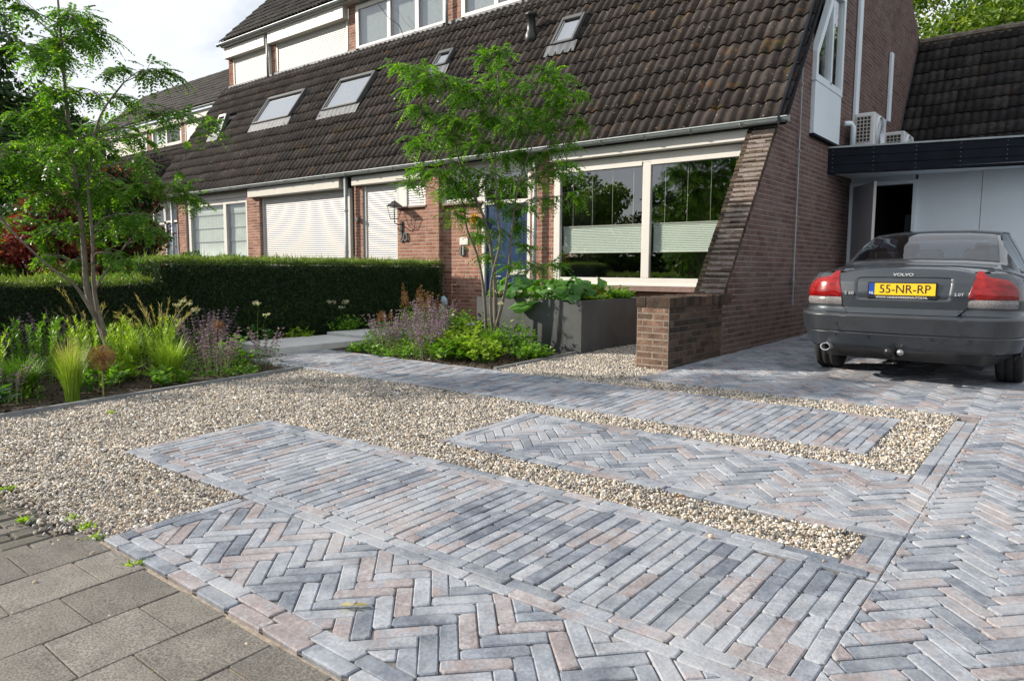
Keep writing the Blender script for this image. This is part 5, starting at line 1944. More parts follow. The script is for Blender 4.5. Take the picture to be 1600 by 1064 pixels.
# ---------------- clipped hedges
def hedge(name, label, x0, x1, y0, y1, z1, n, mat, top, wob=0.03):
    zb = gz((y0 + y1) / 2) - 0.05
    h = thing(name, label, 'hedge', ((x0 + x1) / 2, (y0 + y1) / 2, zb))
    faces = [('x1', (y1 - y0) * (z1 - zb)), ('top', (x1 - x0) * (y1 - y0) * 1.3), ('y0', (x1 - x0) * (z1 - zb)), ('y1', (x1 - x0) * (z1 - zb)), ('x0', (y1 - y0) * (z1 - zb) * 0.3)]
    tot = sum(a for _, a in faces)
    allC, allD, allN, B = [], [], [], []
    tC, tD, tN = [], [], []
    for f, a in faces:
        k = int(n * a / tot)
        u, v = rng.random(k), rng.random(k)
        if f in ('x1', 'x0'):
            c = np.stack([np.full(k, x1 if f == 'x1' else x0), y0 + u * (y1 - y0), zb + v * (z1 - zb)], 1)
            nr = np.array([1.0 if f == 'x1' else -1, 0, 0])
        elif f == 'top':
            c = np.stack([x0 + u * (x1 - x0), y0 + v * (y1 - y0), np.full(k, z1)], 1)
            nr = np.array([0, 0, 1.0])
        else:
            c = np.stack([x0 + u * (x1 - x0), np.full(k, y1 if f == 'y1' else y0), zb + v * (z1 - zb)], 1)
            nr = np.array([0, 1.0 if f == 'y1' else -1, 0])
        off = wob * (np.sin(c[:, 0] * 9 + c[:, 2] * 7) + np.cos(c[:, 1] * 8 + c[:, 2] * 5)) * 0.5 + rng.normal(0, 0.022, k)
        c = c + nr * off[:, None]
        # soften the edges
        d = rng.normal(0, 1, (k, 3)) * 0.75 + nr * 0.8 + np.array([0, 0, 0.35])
        if f == 'top':
            tC.append(c)
            tD.append(d + np.array([0, 0, 0.4]))
            tN.append(rng.normal(0, 1, (k, 3)))
        else:
            allC.append(c)
            allD.append(d)
            allN.append(rng.normal(0, 1, (k, 3)))
            w_ = (c[:, 2] > z1 - 0.06)
    C, D, N = np.concatenate(allC), np.concatenate(allD), np.concatenate(allN)
    # leave sparse darker pockets
    keep = (np.sin(C[:, 1] * 13.0 + 2 * np.sin(C[:, 2] * 9)) * np.sin(C[:, 2] * 17.0 + C[:, 1] * 3) > -0.93)
    C, D, N = C[keep], D[keep], N[keep]
    leaves('foliage', C, D, N, rng.uniform(0.025, 0.055, len(C)), 0.010, mat, h)
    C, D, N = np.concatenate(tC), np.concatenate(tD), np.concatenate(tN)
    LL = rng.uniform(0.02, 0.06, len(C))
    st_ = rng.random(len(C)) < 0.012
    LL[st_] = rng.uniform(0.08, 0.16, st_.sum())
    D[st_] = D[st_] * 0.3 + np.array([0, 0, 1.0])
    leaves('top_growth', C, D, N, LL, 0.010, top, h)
    i = 0.05
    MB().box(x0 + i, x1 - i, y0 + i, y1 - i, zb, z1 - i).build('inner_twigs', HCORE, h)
    return h


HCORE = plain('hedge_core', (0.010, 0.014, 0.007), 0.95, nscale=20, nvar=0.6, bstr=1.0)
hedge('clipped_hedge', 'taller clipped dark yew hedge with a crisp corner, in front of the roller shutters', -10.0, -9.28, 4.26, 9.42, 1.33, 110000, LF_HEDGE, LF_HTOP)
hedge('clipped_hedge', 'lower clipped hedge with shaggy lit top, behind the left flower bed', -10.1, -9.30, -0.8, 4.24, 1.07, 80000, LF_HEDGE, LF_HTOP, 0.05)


# ---------------- shrubs and background trees
def leafy(root, lumps, n, lsize, mat, name='crown', aspect=0.55, dirup=0.2):
    C, D, N = [], [], []
    tot = sum(r[0] * r[1] + r[2] * r[0] for _, r in lumps)
    for c, r in lumps:
        k = int(n * (r[0] * r[1] + r[2] * r[0]) / tot)
        p, d = blob_points(k, c, r, 0.35)
        fr = 1 + 0.10 * np.sin(p[:, :1] * 6.3) * np.cos(p[:, 1:2] * 5.1) + 0.1 * np.sin(p[:, 2:3] * 7)
        p = np.array(c) + (p - np.array(c)) * fr
        C.append(p)
        D.append(rng.normal(0, 0.7, (k, 3)) + d * 0.5 + np.array([0, 0, dirup - 0.35]))
        N.append(d * 0.8 + rng.normal(0, 0.5, (k, 3)) + np.array([0, 0, 0.5]))
    C, D, N = map(np.concatenate, (C, D, N))
    k = len(C)
    bid = np.clip(0.45 + rng.normal(0, 0.2, k) + 0.18 * np.sin(C[:, 0] * 2.1 + 1) * np.cos(C[:, 2] * 2.7 + C[:, 1]), 0, 0.999)
    return leaves(name, C, D, N, rng.uniform(0.7, 1.3, k) * lsize, rng.uniform(0.7, 1.2, k) * lsize * aspect, mat, root, bid=bid)


def lumps(c, r, n, lr):
    out = []
    for _ in range(n):
        d = unit(rng.normal(size=3))
        q_ = rng.uniform(0.15, 1) ** 0.5
        p = np.array(c) + d * q_ * np.array(r)
        s = rng.uniform(0.6, 1.2) * lr
        out.append((tuple(p), (s, s, s * 0.75)))
    return out


def big_tree(name, label, base, h, r, n, lsize, mat, group=None, nl=26, lr=None, crown_z=0.6, bark=None):
    t = thing(name, label, 'tree', base, group)
    b = np.array(base)
    top = b + np.array([0, 0, h])
    m = MB()
    m.tube([Vector(b), Vector(b + [0.1, 0, h * 0.3]), Vector(b + [0, 0.1, h * 0.55]), Vector(b + [0.05, 0, h * 0.8])], [h * 0.03, h * 0.024, h * 0.016, h * 0.006], 8)
    lp = lumps(b + [0, 0, h * crown_z], (r, r, h * (1 - crown_z) * 0.85), nl, lr or r * 0.42)
    for c, _ in lp[::2]:
        s = b + [0, 0, h * rng.uniform(0.25, 0.6)]
        m.tube([Vector(s), Vector((s + np.array(c)) / 2 + [0, 0, 0.1]), Vector(c)], [h * 0.010, h * 0.007, h * 0.003], 5)
    m.build('trunk', bark or BARKD, t, True)
    leafy(t, lp, n, lsize, mat)
    return t


G_BACK = 'trees behind the garage roof'
big_tree('broadleaf_tree', 'sunlit yellow-green tree above the garage ridge, beside the house gable', (-4.6, 31, 0.4), 12.5, 3.4, 44000, 0.19, LF_MID, G_BACK, 34)
big_tree('broadleaf_tree', 'sunlit bushy tree above the garage ridge, second from the gable', (-0.6, 33, 0.4), 13.2, 3.8, 46000, 0.19, LF_MID, G_BACK, 34)
big_tree('broadleaf_tree', 'darker tree above the far right end of the garage ridge', (4.2, 30, 0.4), 12.5, 3.4, 34000, 0.19, LF_DARK, G_BACK, 30)
big_tree('broadleaf_tree', 'dark tall tree behind the left garden tree, in front of the far roof', (-32.0, 8.6, 0.2), 10.3, 3.3, 34000, 0.24, LF_DARK, 'trees at the far left', 34, crown_z=0.5)
big_tree('broadleaf_tree', 'very dark lower tree at the left edge of the view behind the hedge', (-21.5, 3.4, 0.1), 5.0, 1.9, 22000, 0.17, LF_DARK, 'trees at the far left', 26, crown_z=0.45)
big_tree('broadleaf_tree', 'pale green tree glimpsed between the left tree and the far house', (-36, 10.5, 0.2), 9.0, 2.8, 14000, 0.24, LF_MID, 'trees at the far left', 26)


def shrub(name, label, base, r, h, n, lsize, mat, nl=14, mix=None):
    t = thing(name, label, 'shrub', base)
    b = np.array(base, float)
    m = MB()
    lp = lumps(b + [0, 0, h * 0.55], (r * 0.75, r * 0.75, h * 0.36), nl, r * 0.42)
    for c, _ in lp:
        m.tube([Vector(b + [rng.normal(0, .08), rng.normal(0, .08), 0]), Vector((b + np.array(c)) / 2), Vector(c)], [0.025, 0.015, 0.006], 5)
    m.build('stems', BARKD, t, True)
    leafy(t, lp, n, lsize, mat, 'foliage')
    if mix:
        leafy(t, lp[::3], n // 4, lsize, mix, 'tinted_leaves')
    return t


shrub('copper_shrub', 'large shrub with coppery red leaves behind the hedge, left of the far house', (-14.0, 5.6, 0.15), 1.45, 3.0, 22000, 0.085, LF_DARK, 20, LF_RED)
shrub('copper_shrub', 'broad red and orange-leaved shrub behind the left garden tree', (-12.1, 4.1, 0.12), 0.95, 2.3, 15000, 0.08, LF_RED, 16, LF_DEEP)
shrub('yellow_shrub', 'yellow-green variegated shrub at the left edge behind the low hedge', (-13.2, 2.2, 0.1), 1.1, 2.2, 15000, 0.08, LF_YEL, 14)
shrub('leafy_shrub', 'bushy green shrub between the yellow and the copper shrub', (-12.0, 3.0, 0.1), 0.8, 1.6, 11000, 0.07, LF_MID, 12)
shrub('leafy_shrub', 'loose green shrub topping the hedge corner beside the roman-blind window', (-13.6, 7.3, 0.2), 0.9, 1.5, 9000, 0.07, LF_DEEP, 12)

# across the street: trees seen mirrored in the window panes
G_REF = 'street trees across the road, mirrored in the windows'
for i, (x, y, h, r) in enumerate(((-23.5, -13, 7.5, 2.6), (-19.5, -12, 6.3, 2.2), (-16.6, -14, 5.6, 1.9), (-12.6, -11.5, 7.2, 2.5), (-9.0, -12.5, 7.6, 2.6), (-28.0, -15, 8.0, 2.8), (-33, -14, 8, 2.8))):
    big_tree('street_tree', 'street tree across the road, mirrored in the windows, ' + ('leftmost', 'second from the left', 'low and pale, before the leftmost pair', 'tallest of the middle', 'behind the wide window view', 'far left one', 'farthest left one')[i], (x, y, 0), h, r, 7000, 0.24, LF_MID if i % 2 else LF_DARK, G_REF, 20, crown_z=0.52)
hh = thing('added_reflection_hedge', 'unseen dark hedge added across the road to fill the low window reflections', 'hedge', (-20, -15.5, 0))  # added green mass that fills the lower part of the window reflections
leafy(hh, [((x, -16.0, 1.1), (1.4, 0.7, 1.5)) for x in np.arange(-38, 0, 1.6)], 12000, 0.2, LF_DARK, 'foliage')
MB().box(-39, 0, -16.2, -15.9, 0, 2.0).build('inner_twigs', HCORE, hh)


# ---------------- perennials
def base3(n, c, r):
    a = rng.random(n) * 6.283
    q_ = r * np.sqrt(rng.random(n))
    x, y = c[0] + q_ * np.cos(a), c[1] + q_ * np.sin(a)
    return np.stack([x, y, gzv(y) - 0.03], 1), a


def grass_tuft(label, c, h, r, n, mat, cat='grass tuft', width=0.006, bend=(0.3, 1.5), plumes=0, pmat=None, name='grass_tuft', group=None):
    t = thing(name, label, cat, (c[0], c[1], gz(c[1]) - 0.03), group)
    P, a = base3(n, c, r * 0.25)
    a = a + rng.normal(0, 0.6, n)
    blade_mesh('blades', P, a, h * rng.uniform(0.6, 1.05, n), width, mat, t, rng.uniform(*bend, n))
    if plumes:
        P, a = base3(plumes, c, r * 0.2)
        H = h * rng.uniform(1.1, 1.5, plumes)
        bd = rng.uniform(0.5, 1.3, plumes)
        blade_mesh('plume_stems', P, a, H, 0.003, LF_STRAW, t, bd, 6)
        # plume hairs along the last third
        C, D = [], []
        for i in range(plumes):
            d = np.array([math.cos(a[i]), math.sin(a[i]), 0])
            for k in range(40):
                ti = rng.uniform(0.62, 1.0)
                th = bd[i] * ti
                p = P[i] + d * (1 - math.cos(th)) / bd[i] * H[i] + np.array([0, 0, math.sin(th) / bd[i] * H[i]])
                tg = d * math.sin(th) + np.array([0, 0, math.cos(th)])
                C.append(p)
                D.append(tg + rng.normal(0, 0.25, 3))
        C, D = np.array(C), np.array(D)
        leaves('plumes', C, D, rng.normal(0, 1, C.shape), 0.06, 0.003, pmat or LF_STRAW, t)
    return t


def leafy_clump(label, c, h, r, n, lsize, mat, cat='plant', name='leafy_plant', aspect=0.5, group=None, z0=None, up=0.7):
    zb = gz(c[1]) - 0.03 if z0 is None else z0
    t = thing(name, label, cat, (c[0], c[1], zb), group)
    m = MB()
    C, D, N = [], [], []
    ns = max(5, n // 9)
    for i in range(ns):
        a = rng.random() * 6.283
        q_ = r * math.sqrt(rng.random())
        tip = np.array([c[0] + q_ * math.cos(a), c[1] + q_ * math.sin(a), zb + h * rng.uniform(0.55, 1.0) * (1 - 0.45 * (q_ / r) ** 2)])
        b0 = np.array([c[0] + q_ * 0.35 * math.cos(a), c[1] + q_ * 0.35 * math.sin(a), zb])
        if i % 2 == 0:
            m.tube([Vector(b0), Vector((b0 + tip) / 2 + np.array([0, 0, .02])), Vector(tip)], [0.004, 0.003, 0.002], 4, cap=False)
        k = n // ns
        for j in range(k):
            tt = rng.uniform(0.3, 1.0)
            p = b0 + (tip - b0) * tt
            az = rng.random() * 6.283
            C.append(p)
            D.append([math.cos(az), math.sin(az), up * rng.uniform(0.0, 1.2)])
            N.append(np.array([0, 0, 1.0]) + rng.normal(0, 0.35, 3))
    m.build('stalks', LF_DEEP, t)
    C, D, N = np.array(C), np.array(D), np.array(N)
    leaves('foliage', C, D, N, rng.uniform(0.7, 1.2, len(C)) * lsize, rng.uniform(0.8, 1.1, len(C)) * lsize * aspect, mat, t, fold=0.18)
    return t


def spike_clump(label, c, h, r, nst, fmat, smat, lmat, cat='flowering plant', name='catmint', group=None, nleaf=500, whorl=0.028, sp=0.045, lsize=0.035):
    """many upright stems with whorls of small flowers over low foliage"""
    zb = gz(c[1]) - 0.03
    t = thing(name, label, cat, (c[0], c[1], zb), group)
    P, a = base3(nst, c, r * 0.5)
    H = h * rng.uniform(0.65, 1.05, nst)
    bd = rng.uniform(0.1, 0.75, nst)
    blade_mesh('stems', P, a, H, 0.005, smat, t, bd, 5)
    C, D, N = [], [], []
    for i in range(nst):
        d = np.array([math.cos(a[i]), math.sin(a[i]), 0])
        ti = 0.45 + rng.uniform(0, 0.1)
        while ti < 1.0:
            th = bd[i] * ti
            p = P[i] + d * (1 - math.cos(th)) / bd[i] * H[i] + np.array([0, 0, math.sin(th) / bd[i] * H[i]])
            w_ = whorl * (1.25 - 0.7 * ti)
            for k in range(7):
                az = rng.random() * 6.283
                C.append(p + rng.normal(0, 0.003, 3))
                D.append([math.cos(az), math.sin(az), rng.uniform(-0.2, 0.8)])
                N.append(rng.normal(0, 1, 3))
            ti += sp / H[i] * rng.uniform(0.8, 1.2)
    C, D, N = np.array(C), np.array(D), np.array(N)
    leaves('flowers', C, D, N, whorl * 0.75, whorl * 0.5, fmat, t)
    # foliage
    k = nleaf
    P, a = base3(k, c, r)
    rr = np.linalg.norm(P[:, :2] - np.array(c[:2]), axis=1) / r
    P[:, 2] = zb + rng.random(k) * h * 0.62 * (1.05 - rr ** 2 * 0.7)
    az = rng.random(k) * 6.283
    D = np.stack([np.cos(az), np.sin(az), rng.uniform(-0.2, 0.9, k)], 1)
    leaves('foliage', P, D, np.array([0, 0, 1.0]) + rng.normal(0, 0.5, (k, 3)), lsize, lsize * 0.45, lmat, t, fold=0.15)
    return t


def upright_leafy(label, c, h, r, nst, mat, group=None, name='leafy_perennial', lsize=0.065):
    zb = gz(c[1]) - 0.03
    t = thing(name, label, 'plant', (c[0], c[1], zb), group)
    P, a = base3(nst, c, r * 0.6)
    H = h * rng.uniform(0.7, 1.05, nst)
    bd = rng.uniform(0.05, 0.5, nst)
    blade_mesh('stems', P, a, H, 0.006, mat, t, bd, 5)
    C, D, N = [], [], []
    for i in range(nst):
        d = np.array([math.cos(a[i]), math.sin(a[i]), 0])
        ti = 0.2
        while ti < 1.01:
            th = bd[i] * ti
            p = P[i] + d * (1 - math.cos(th)) / bd[i] * H[i] + np.array([0, 0, math.sin(th) / bd[i] * H[i]])
            for k in range(4):
                az = rng.random() * 6.283
                C.append(p)
                D.append([math.cos(az), math.sin(az), rng.uniform(0.3, 1.1) + ti * 0.6])
                N.append(np.array([0, 0, 1.0]) + rng.normal(0, 0.3, 3))
            ti += 0.028 / H[i]
    C, D, N = np.array(C), np.array(D), np.array(N)
    leaves('foliage', C, D, N, lsize * rng.uniform(0.6, 1.1, len(C)), 0.012, mat, t, fold=0.1)
    return t


def feather(label, c, h, n, group=None, name='astilbe'):
    """dry feathery flower heads over ferny leaves"""
    zb = gz(c[1]) - 0.03
    t = thing(name, label, 'flowering plant', (c[0], c[1], zb), group)
    P, a = base3(n, c, 0.14)
    H = h * rng.uniform(0.8, 1.05, n)
    bd = rng.uniform(0.05, 0.4, n)
    blade_mesh('stems', P, a, H, 0.005, LF_BROWN, t, bd, 5)
    C, D = [], []
    for i in range(n):
        d = np.array([math.cos(a[i]), math.sin(a[i]), 0])
        for k in range(90):
            ti = rng.uniform(0.68, 1.0)
            th = bd[i] * ti
            p = P[i] + d * (1 - math.cos(th)) / bd[i] * H[i] + np.array([0, 0, math.sin(th) / bd[i] * H[i]])
            az = rng.random() * 6.283
            w_ = 0.07 * (1.03 - ti) / 0.35
            q_ = p + np.array([math.cos(az), math.sin(az), 0.4]) * w_ * rng.random()
            C.append(q_)
            D.append([math.cos(az), math.sin(az), 0.5])
    C, D = np.array(C), np.array(D)
    leaves('plumes', C, D, rng.normal(0, 1, C.shape), 0.02, 0.008, LF_BROWN, t)
    k = 420
    P, a = base3(k, c, 0.24)
    P[:, 2] = zb + rng.random(k) * h * 0.6
    az = rng.random(k) * 6.283
    leaves('foliage', P, np.stack([np.cos(az), np.sin(az), rng.uniform(-0.1, 0.7, k)], 1), np.array([0, 0, 1.0]) + rng.normal(0, 0.4, (k, 3)), 0.05, 0.022, LF_PLANT, t, fold=0.1)
    return t


def umbel(label, c, h, n, group=None, name='white_flower_stems'):
    zb = gz(c[1]) - 0.03
    t = thing(name, label, 'flowering plant', (c[0], c[1], zb), group)
    P, a = base3(n, c, 0.10)
    H = h * rng.uniform(0.75, 1.05, n)
    bd = rng.uniform(0.05, 0.35, n)
    blade_mesh('stems', P, a, H, 0.005, LF_PLANT, t, bd, 5)
    m = MB()
    C, D = [], []
    for i in range(n):
        d = np.array([math.cos(a[i]), math.sin(a[i]), 0])
        p = P[i] + d * (1 - math.cos(bd[i])) / bd[i] * H[i] + np.array([0, 0, math.sin(bd[i]) / bd[i] * H[i]])
        for k in range(6):
            az = rng.random() * 6.283
            e_ = p + np.array([math.cos(az) * 0.05, math.sin(az) * 0.05, 0.035]) * rng.uniform(0.4, 1)
            m.tube([Vector(p - [0, 0, 0.03]), Vector(e_)], [0.0015, 0.001], 3, cap=False)
            for _ in range(10):
                C.append(e_ + rng.normal(0, 0.009, 3))
                D.append(rng.normal(0, 1, 3))
    m.build('umbel_ribs', LF_PLANT, t)
    C, D = np.array(C), np.array(D)
    leaves('flowers', C, D, rng.normal(0, 1, C.shape), 0.014, 0.010, LF_WHITEF, t)
    return t


# left bed, front row
grass_tuft('bright feather-grass tuft with pale hair tips, left of the round seed head', (-7.03, 2.42), 0.50, 0.22, 620, LF_LIME, width=0.0045, bend=(0.05, 0.9), plumes=0)
tt = bpy.data.objects.get('grass_tuft')
P, a = base3(160, (-7.03, 2.42), 0.05)
blade_mesh('pale_tips', P + np.array([0, 0, 0.02]), a + rng.normal(0, .5, 160), 0.58 * rng.uniform(0.7, 1.05, 160), 0.003, LF_STRAW, tt, rng.uniform(0.05, 0.8, 160))
grass_tuft('dark green arching tuft left of the bright feather grass', (-7.62, 2.20), 0.44, 0.35, 700, LF_PLANT, width=0.007, bend=(0.4, 1.8))
leafy_clump('broad-leaved plant at the left edge, touching the edging', (-6.98, 1.72), 0.26, 0.26, 170, 0.11, LF_DEEP, aspect=0.62)
upright_leafy('tall upright lance-leaved perennial behind the bright feather grass', (-7.75, 2.95), 0.66, 0.42, 34, LF_LIME)
upright_leafy('upright lance-leaved perennial between dark tuft and hedge', (-8.35, 2.55), 0.66, 0.40, 26, LF_PLANT)
upright_leafy('narrow-leaved perennial just right of the tree foot', (-7.9, 3.55), 0.62, 0.30, 16, LF_LIME)
grass_tuft('feather grass with long bent plumes, right behind the tree foot', (-8.2, 3.75), 0.62, 0.45, 260, LF_PLANT, width=0.004, bend=(0.4, 1.4), plumes=22)
grass_tuft('feather grass with a leaning plume, left behind the tree', (-8.9, 3.3), 0.66, 0.4, 200, LF_PLANT, width=0.004, bend=(0.4, 1.4), plumes=14)
# allium
AL = thing('allium_seed_head', 'single dry spherical seed head on a bare stalk beside the edging', 'seed head', (-6.93, 2.64, gz(2.64) - 0.03))
ac_ = np.array([-6.93, 2.64, gz(2.64) + 0.34])
MB().tube([Vector(ac_ - [0, 0, 0.37]), Vector(ac_)], [0.008, 0.006], 6).build('stalk', LF_STRAW, AL)
d = unit(rng.normal(size=(420, 3)))
leaves('flower_rays', np.repeat(ac_[None], 420, 0), d, rng.normal(0, 1, (420, 3)), 0.115, 0.0028, LF_BROWN, AL)
d6 = np.repeat(d, 5, 0)
leaves('seed_stars', ac_ + d6 * 0.11, d6 * 0.3 + rng.normal(0, 1, d6.shape), rng.normal(0, 1, d6.shape), 0.014, 0.004, LF_BROWN, AL)
AL = thing('allium_seed_head', 'smaller brown seed head half hidden in the catmint behind the grassy tuft', 'seed head', (-7.9, 4.3, gz(4.3) - 0.03))
ac_ = np.array([-7.9, 4.3, gz(4.3) + 0.42])
MB().tube([Vector(ac_ - [0, 0, 0.45]), Vector(ac_)], [0.008, 0.006], 6).build('stalk', LF_STRAW, AL)
d = unit(rng.normal(size=(300, 3)))
leaves('flower_rays', np.repeat(ac_[None], 300, 0), d, rng.normal(0, 1, (300, 3)), 0.09, 0.0028, LF_BROWN, AL)
# middle part
grass_tuft('fresh green strappy tuft right of the bare soil', (-7.25, 3.42), 0.48, 0.30, 420, LF_LIME, width=0.010, bend=(0.2, 1.3))
leafy_clump('low broad leaves at the foot of the strappy tuft', (-7.0, 3.30), 0.20, 0.26, 150, 0.09, LF_PLANT, aspect=0.6)
leafy_clump('low pale-leaved plant left of the strappy tuft, over bare soil', (-7.7, 3.25), 0.24, 0.22, 110, 0.13, LF_LIME, aspect=0.35)
spike_clump('dusty purple catmint right of the strappy tuft, along the edging', (-7.15, 3.85), 0.50, 0.36, 40, LF_PURP, LF_GREY, LF_PLANT)
spike_clump('dusty purple catmint behind the strappy tuft, towards the hedge', (-8.0, 4.15), 0.62, 0.42, 46, LF_PURP, LF_GREY, LF_PLANT)
spike_clump('sparse purple sage stems at the bed corner beside the path', (-7.25, 4.50), 0.48, 0.22, 18, LF_PURP, LF_GREY, LF_DEEP, nleaf=260)
leafy_clump('bright broad-leaved clump at the bed corner, next to the sage stems', (-7.35, 4.2), 0.42, 0.28, 260, 0.085, LF_PLANT, aspect=0.5)
leafy_clump('trailing green mat along the edging below the catmint', (-6.98, 3.98), 0.13, 0.34, 240, 0.045, LF_PLANT, aspect=0.7)
spike_clump('grey-purple catmint at the left edge, before the low hedge', (-8.6, 2.2), 0.60, 0.40, 40, LF_PURP, LF_GREY, LF_DEEP)
spike_clump('purple sage with dark heads left of the tree, before the low hedge', (-8.9, 2.9), 0.70, 0.42, 36, LF_PURP, LF_GREY, LF_DEEP)
umbel('pale umbels standing tall at the left edge of the bed', (-8.3, 2.0), 0.72, 4)
umbel('small white flower heads before the corner of the tall hedge', (-8.7, 4.3), 0.72, 4)
umbel('pale dry heads above the bright clump beside the slab path', (-7.9, 4.75), 0.70, 2)
spike_clump('catmint in the back, beside the tall hedge and slab path', (-8.9, 4.75), 0.60, 0.38, 34, LF_PURP, LF_GREY, LF_PLANT)
leafy_clump('leafy green filler between the dark tuft and the tree foot', (-7.35, 2.75), 0.34, 0.34, 420, 0.075, LF_PLANT, aspect=0.4)
leafy_clump('leafy green filler at the very left, behind the broad-leaved plant', (-7.5, 1.6), 0.42, 0.40, 420, 0.08, LF_PLANT, aspect=0.4)
upright_leafy('bright upright perennial behind the broad-leaved plant at the left edge', (-8.0, 1.9), 0.60, 0.40, 30, LF_LIME)
spike_clump('silvery purple catmint filling the gap left of the bright feather grass', (-7.45, 2.05), 0.40, 0.30, 30, LF_PURP, LF_GREY, LF_PLANT)
grass_tuft('slender green grass between the strappy tuft and the hedge', (-8.1, 3.35), 0.60, 0.35, 380, LF_LIME, width=0.005, bend=(0.2, 1.0))
# along the hedge behind the slab path
leafy_clump('round grey-green plant between hedge and slab path, left one', (-9.05, 5.5), 0.34, 0.26, 330, 0.06, LF_DEEP, aspect=0.75)
leafy_clump('yellow-green low plant between hedge and slab path, in the middle', (-9.02, 6.15), 0.22, 0.24, 260, 0.05, LF_LIME, aspect=0.75)
umbel('pale flower stalks rising in front of the hedge behind the slabs', (-9.05, 6.9), 0.55, 5)
leafy_clump('taller leafy plant between hedge and slab path, right one', (-9.0, 7.0), 0.36, 0.28, 300, 0.07, LF_PLANT, aspect=0.5)
# right bed
feather('brown feathery plumes rising left of the garden spotlight', (-8.1, 7.6), 0.78, 6)
feather('brown feathery plumes above the left end of the right bed', (-7.45, 7.0), 0.72, 5)
feather('orange-brown plumes leaning low over the slab path end', (-7.7, 6.6), 0.50, 4)
spike_clump('dense purple catmint mound at the left end of the right bed', (-7.0, 6.15), 0.52, 0.42, 64, LF_PURP, LF_GREY, LF_PLANT, nleaf=900)
spike_clump('dense purple catmint mound in the middle of the right bed', (-6.45, 6.25), 0.58, 0.42, 66, LF_PURP, LF_GREY, LF_PLANT, nleaf=900)
spike_clump('purple catmint behind the lime clump, towards the brick wall', (-7.3, 7.3), 0.62, 0.40, 40, LF_PURP, LF_GREY, LF_PLANT, nleaf=600)
leafy_clump('glossy rosette-leaved plant left of the middle tree foot', (-6.05, 6.20), 0.36, 0.30, 300, 0.11, LF_LIME, aspect=0.38)
leafy_clump('bright leafy mound directly behind the middle tree foot', (-6.35, 7.0), 0.52, 0.38, 420, 0.09, LF_LIME, aspect=0.55)
leafy_clump('low green mat at the front left corner of the right bed', (-7.15, 5.86), 0.16, 0.30, 240, 0.055, LF_PLANT, aspect=0.6)
leafy_clump('low green mat along the path in the right bed', (-6.5, 5.85), 0.15, 0.34, 240, 0.055, LF_PLANT, aspect=0.6)
leafy_clump('broad glossy leaves at the path edge below the middle tree', (-5.75, 5.98), 0.28, 0.28, 220, 0.12, LF_PLANT, aspect=0.4)
leafy_clump('yellowish mound of small leaves beside the tree foot', (-5.35, 6.12), 0.30, 0.28, 420, 0.055, LF_LIME, aspect=0.75)
leafy_clump('round-leaved low mound at the planter corner', (-5.05, 6.55), 0.22, 0.30, 420, 0.06, LF_PLANT, aspect=0.85)
leafy_clump('ferny green plant rising against the planter face', (-5.45, 6.75), 0.50, 0.34, 380, 0.085, LF_PLANT, aspect=0.42)
grass_tuft('strappy green tuft between tree foot and ferny plant', (-5.6, 6.5), 0.42, 0.25, 120, LF_PLANT, width=0.014, bend=(0.3, 1.2))
umbel('thin dry flower stalks before the planter face', (-5.55, 6.9), 0.72, 5)

leafy_clump('lush light-green mound between the middle tree foot and the yellowish mound', (-5.6, 6.25), 0.42, 0.32, 420, 0.085, LF_LIME, aspect=0.45)
leafy_clump('tall leafy mass behind the tree foot, left of the planter', (-6.75, 7.05), 0.60, 0.40, 480, 0.09, LF_PLANT, aspect=0.5)
spike_clump('purple catmint leaning over the path in the right bed', (-6.15, 5.98), 0.46, 0.34, 50, LF_PURP, LF_GREY, LF_PLANT, nleaf=700)
spike_clump('tall dusty catmint in the centre of the right bed', (-6.75, 6.65), 0.68, 0.42, 64, LF_PURP, LF_GREY, LF_PLANT, nleaf=900)
feather('reddish-brown plumes in the middle of the right bed', (-6.95, 6.85), 0.74, 5)
# garden spotlight by the wall
gl_ = thing('garden_spotlight', 'small black garden spotlight on a post before the entrance wall', 'garden light', (-8.95, 9.15, gz(9)))
MB().tube([(-8.95, 9.15, gz(9) - .02), (-8.95, 9.15, 0.62)], 0.035, 8).bbox(-9.10, -8.98, 9.05, 9.2, 0.45, 0.75, 0.01).build('post', BLACKM, gl_)
LAMPC = plain('pale_blue_plastic', (0.35, 0.55, 0.62), 0.3)
MB().tube([(-8.95, 9.15, 0.62), (-8.95, 9.12, 0.70), (-8.95, 9.10, 0.76)], [0.045, 0.06, 0.03], 10).build('lamp_cap', LAMPC, gl_)

# yellow flower ornament on the entrance wall
yo = thing('wall_flower', 'yellow and orange flower decoration hung on the entrance wall above the number', 'decoration', (-8.66, 9.6, 2.12))
YEL = plain('yellow_petals', (0.85, 0.55, 0.03), 0.5)
a = rng.random(40) * 6.283
leaves('petals', np.repeat(np.array([[-8.66, 9.62, 2.14]]), 40, 0), np.stack([np.cos(a), rng.uniform(-0.8, -0.1, 40), np.sin(a)], 1), rng.normal(0, 1, (40, 3)), 0.11, 0.05, YEL, yo)
MB().tube([(-8.66, 9.74, 2.14), (-8.66, 9.60, 2.14)], 0.012, 6).build('stem', LF_DEEP, yo)


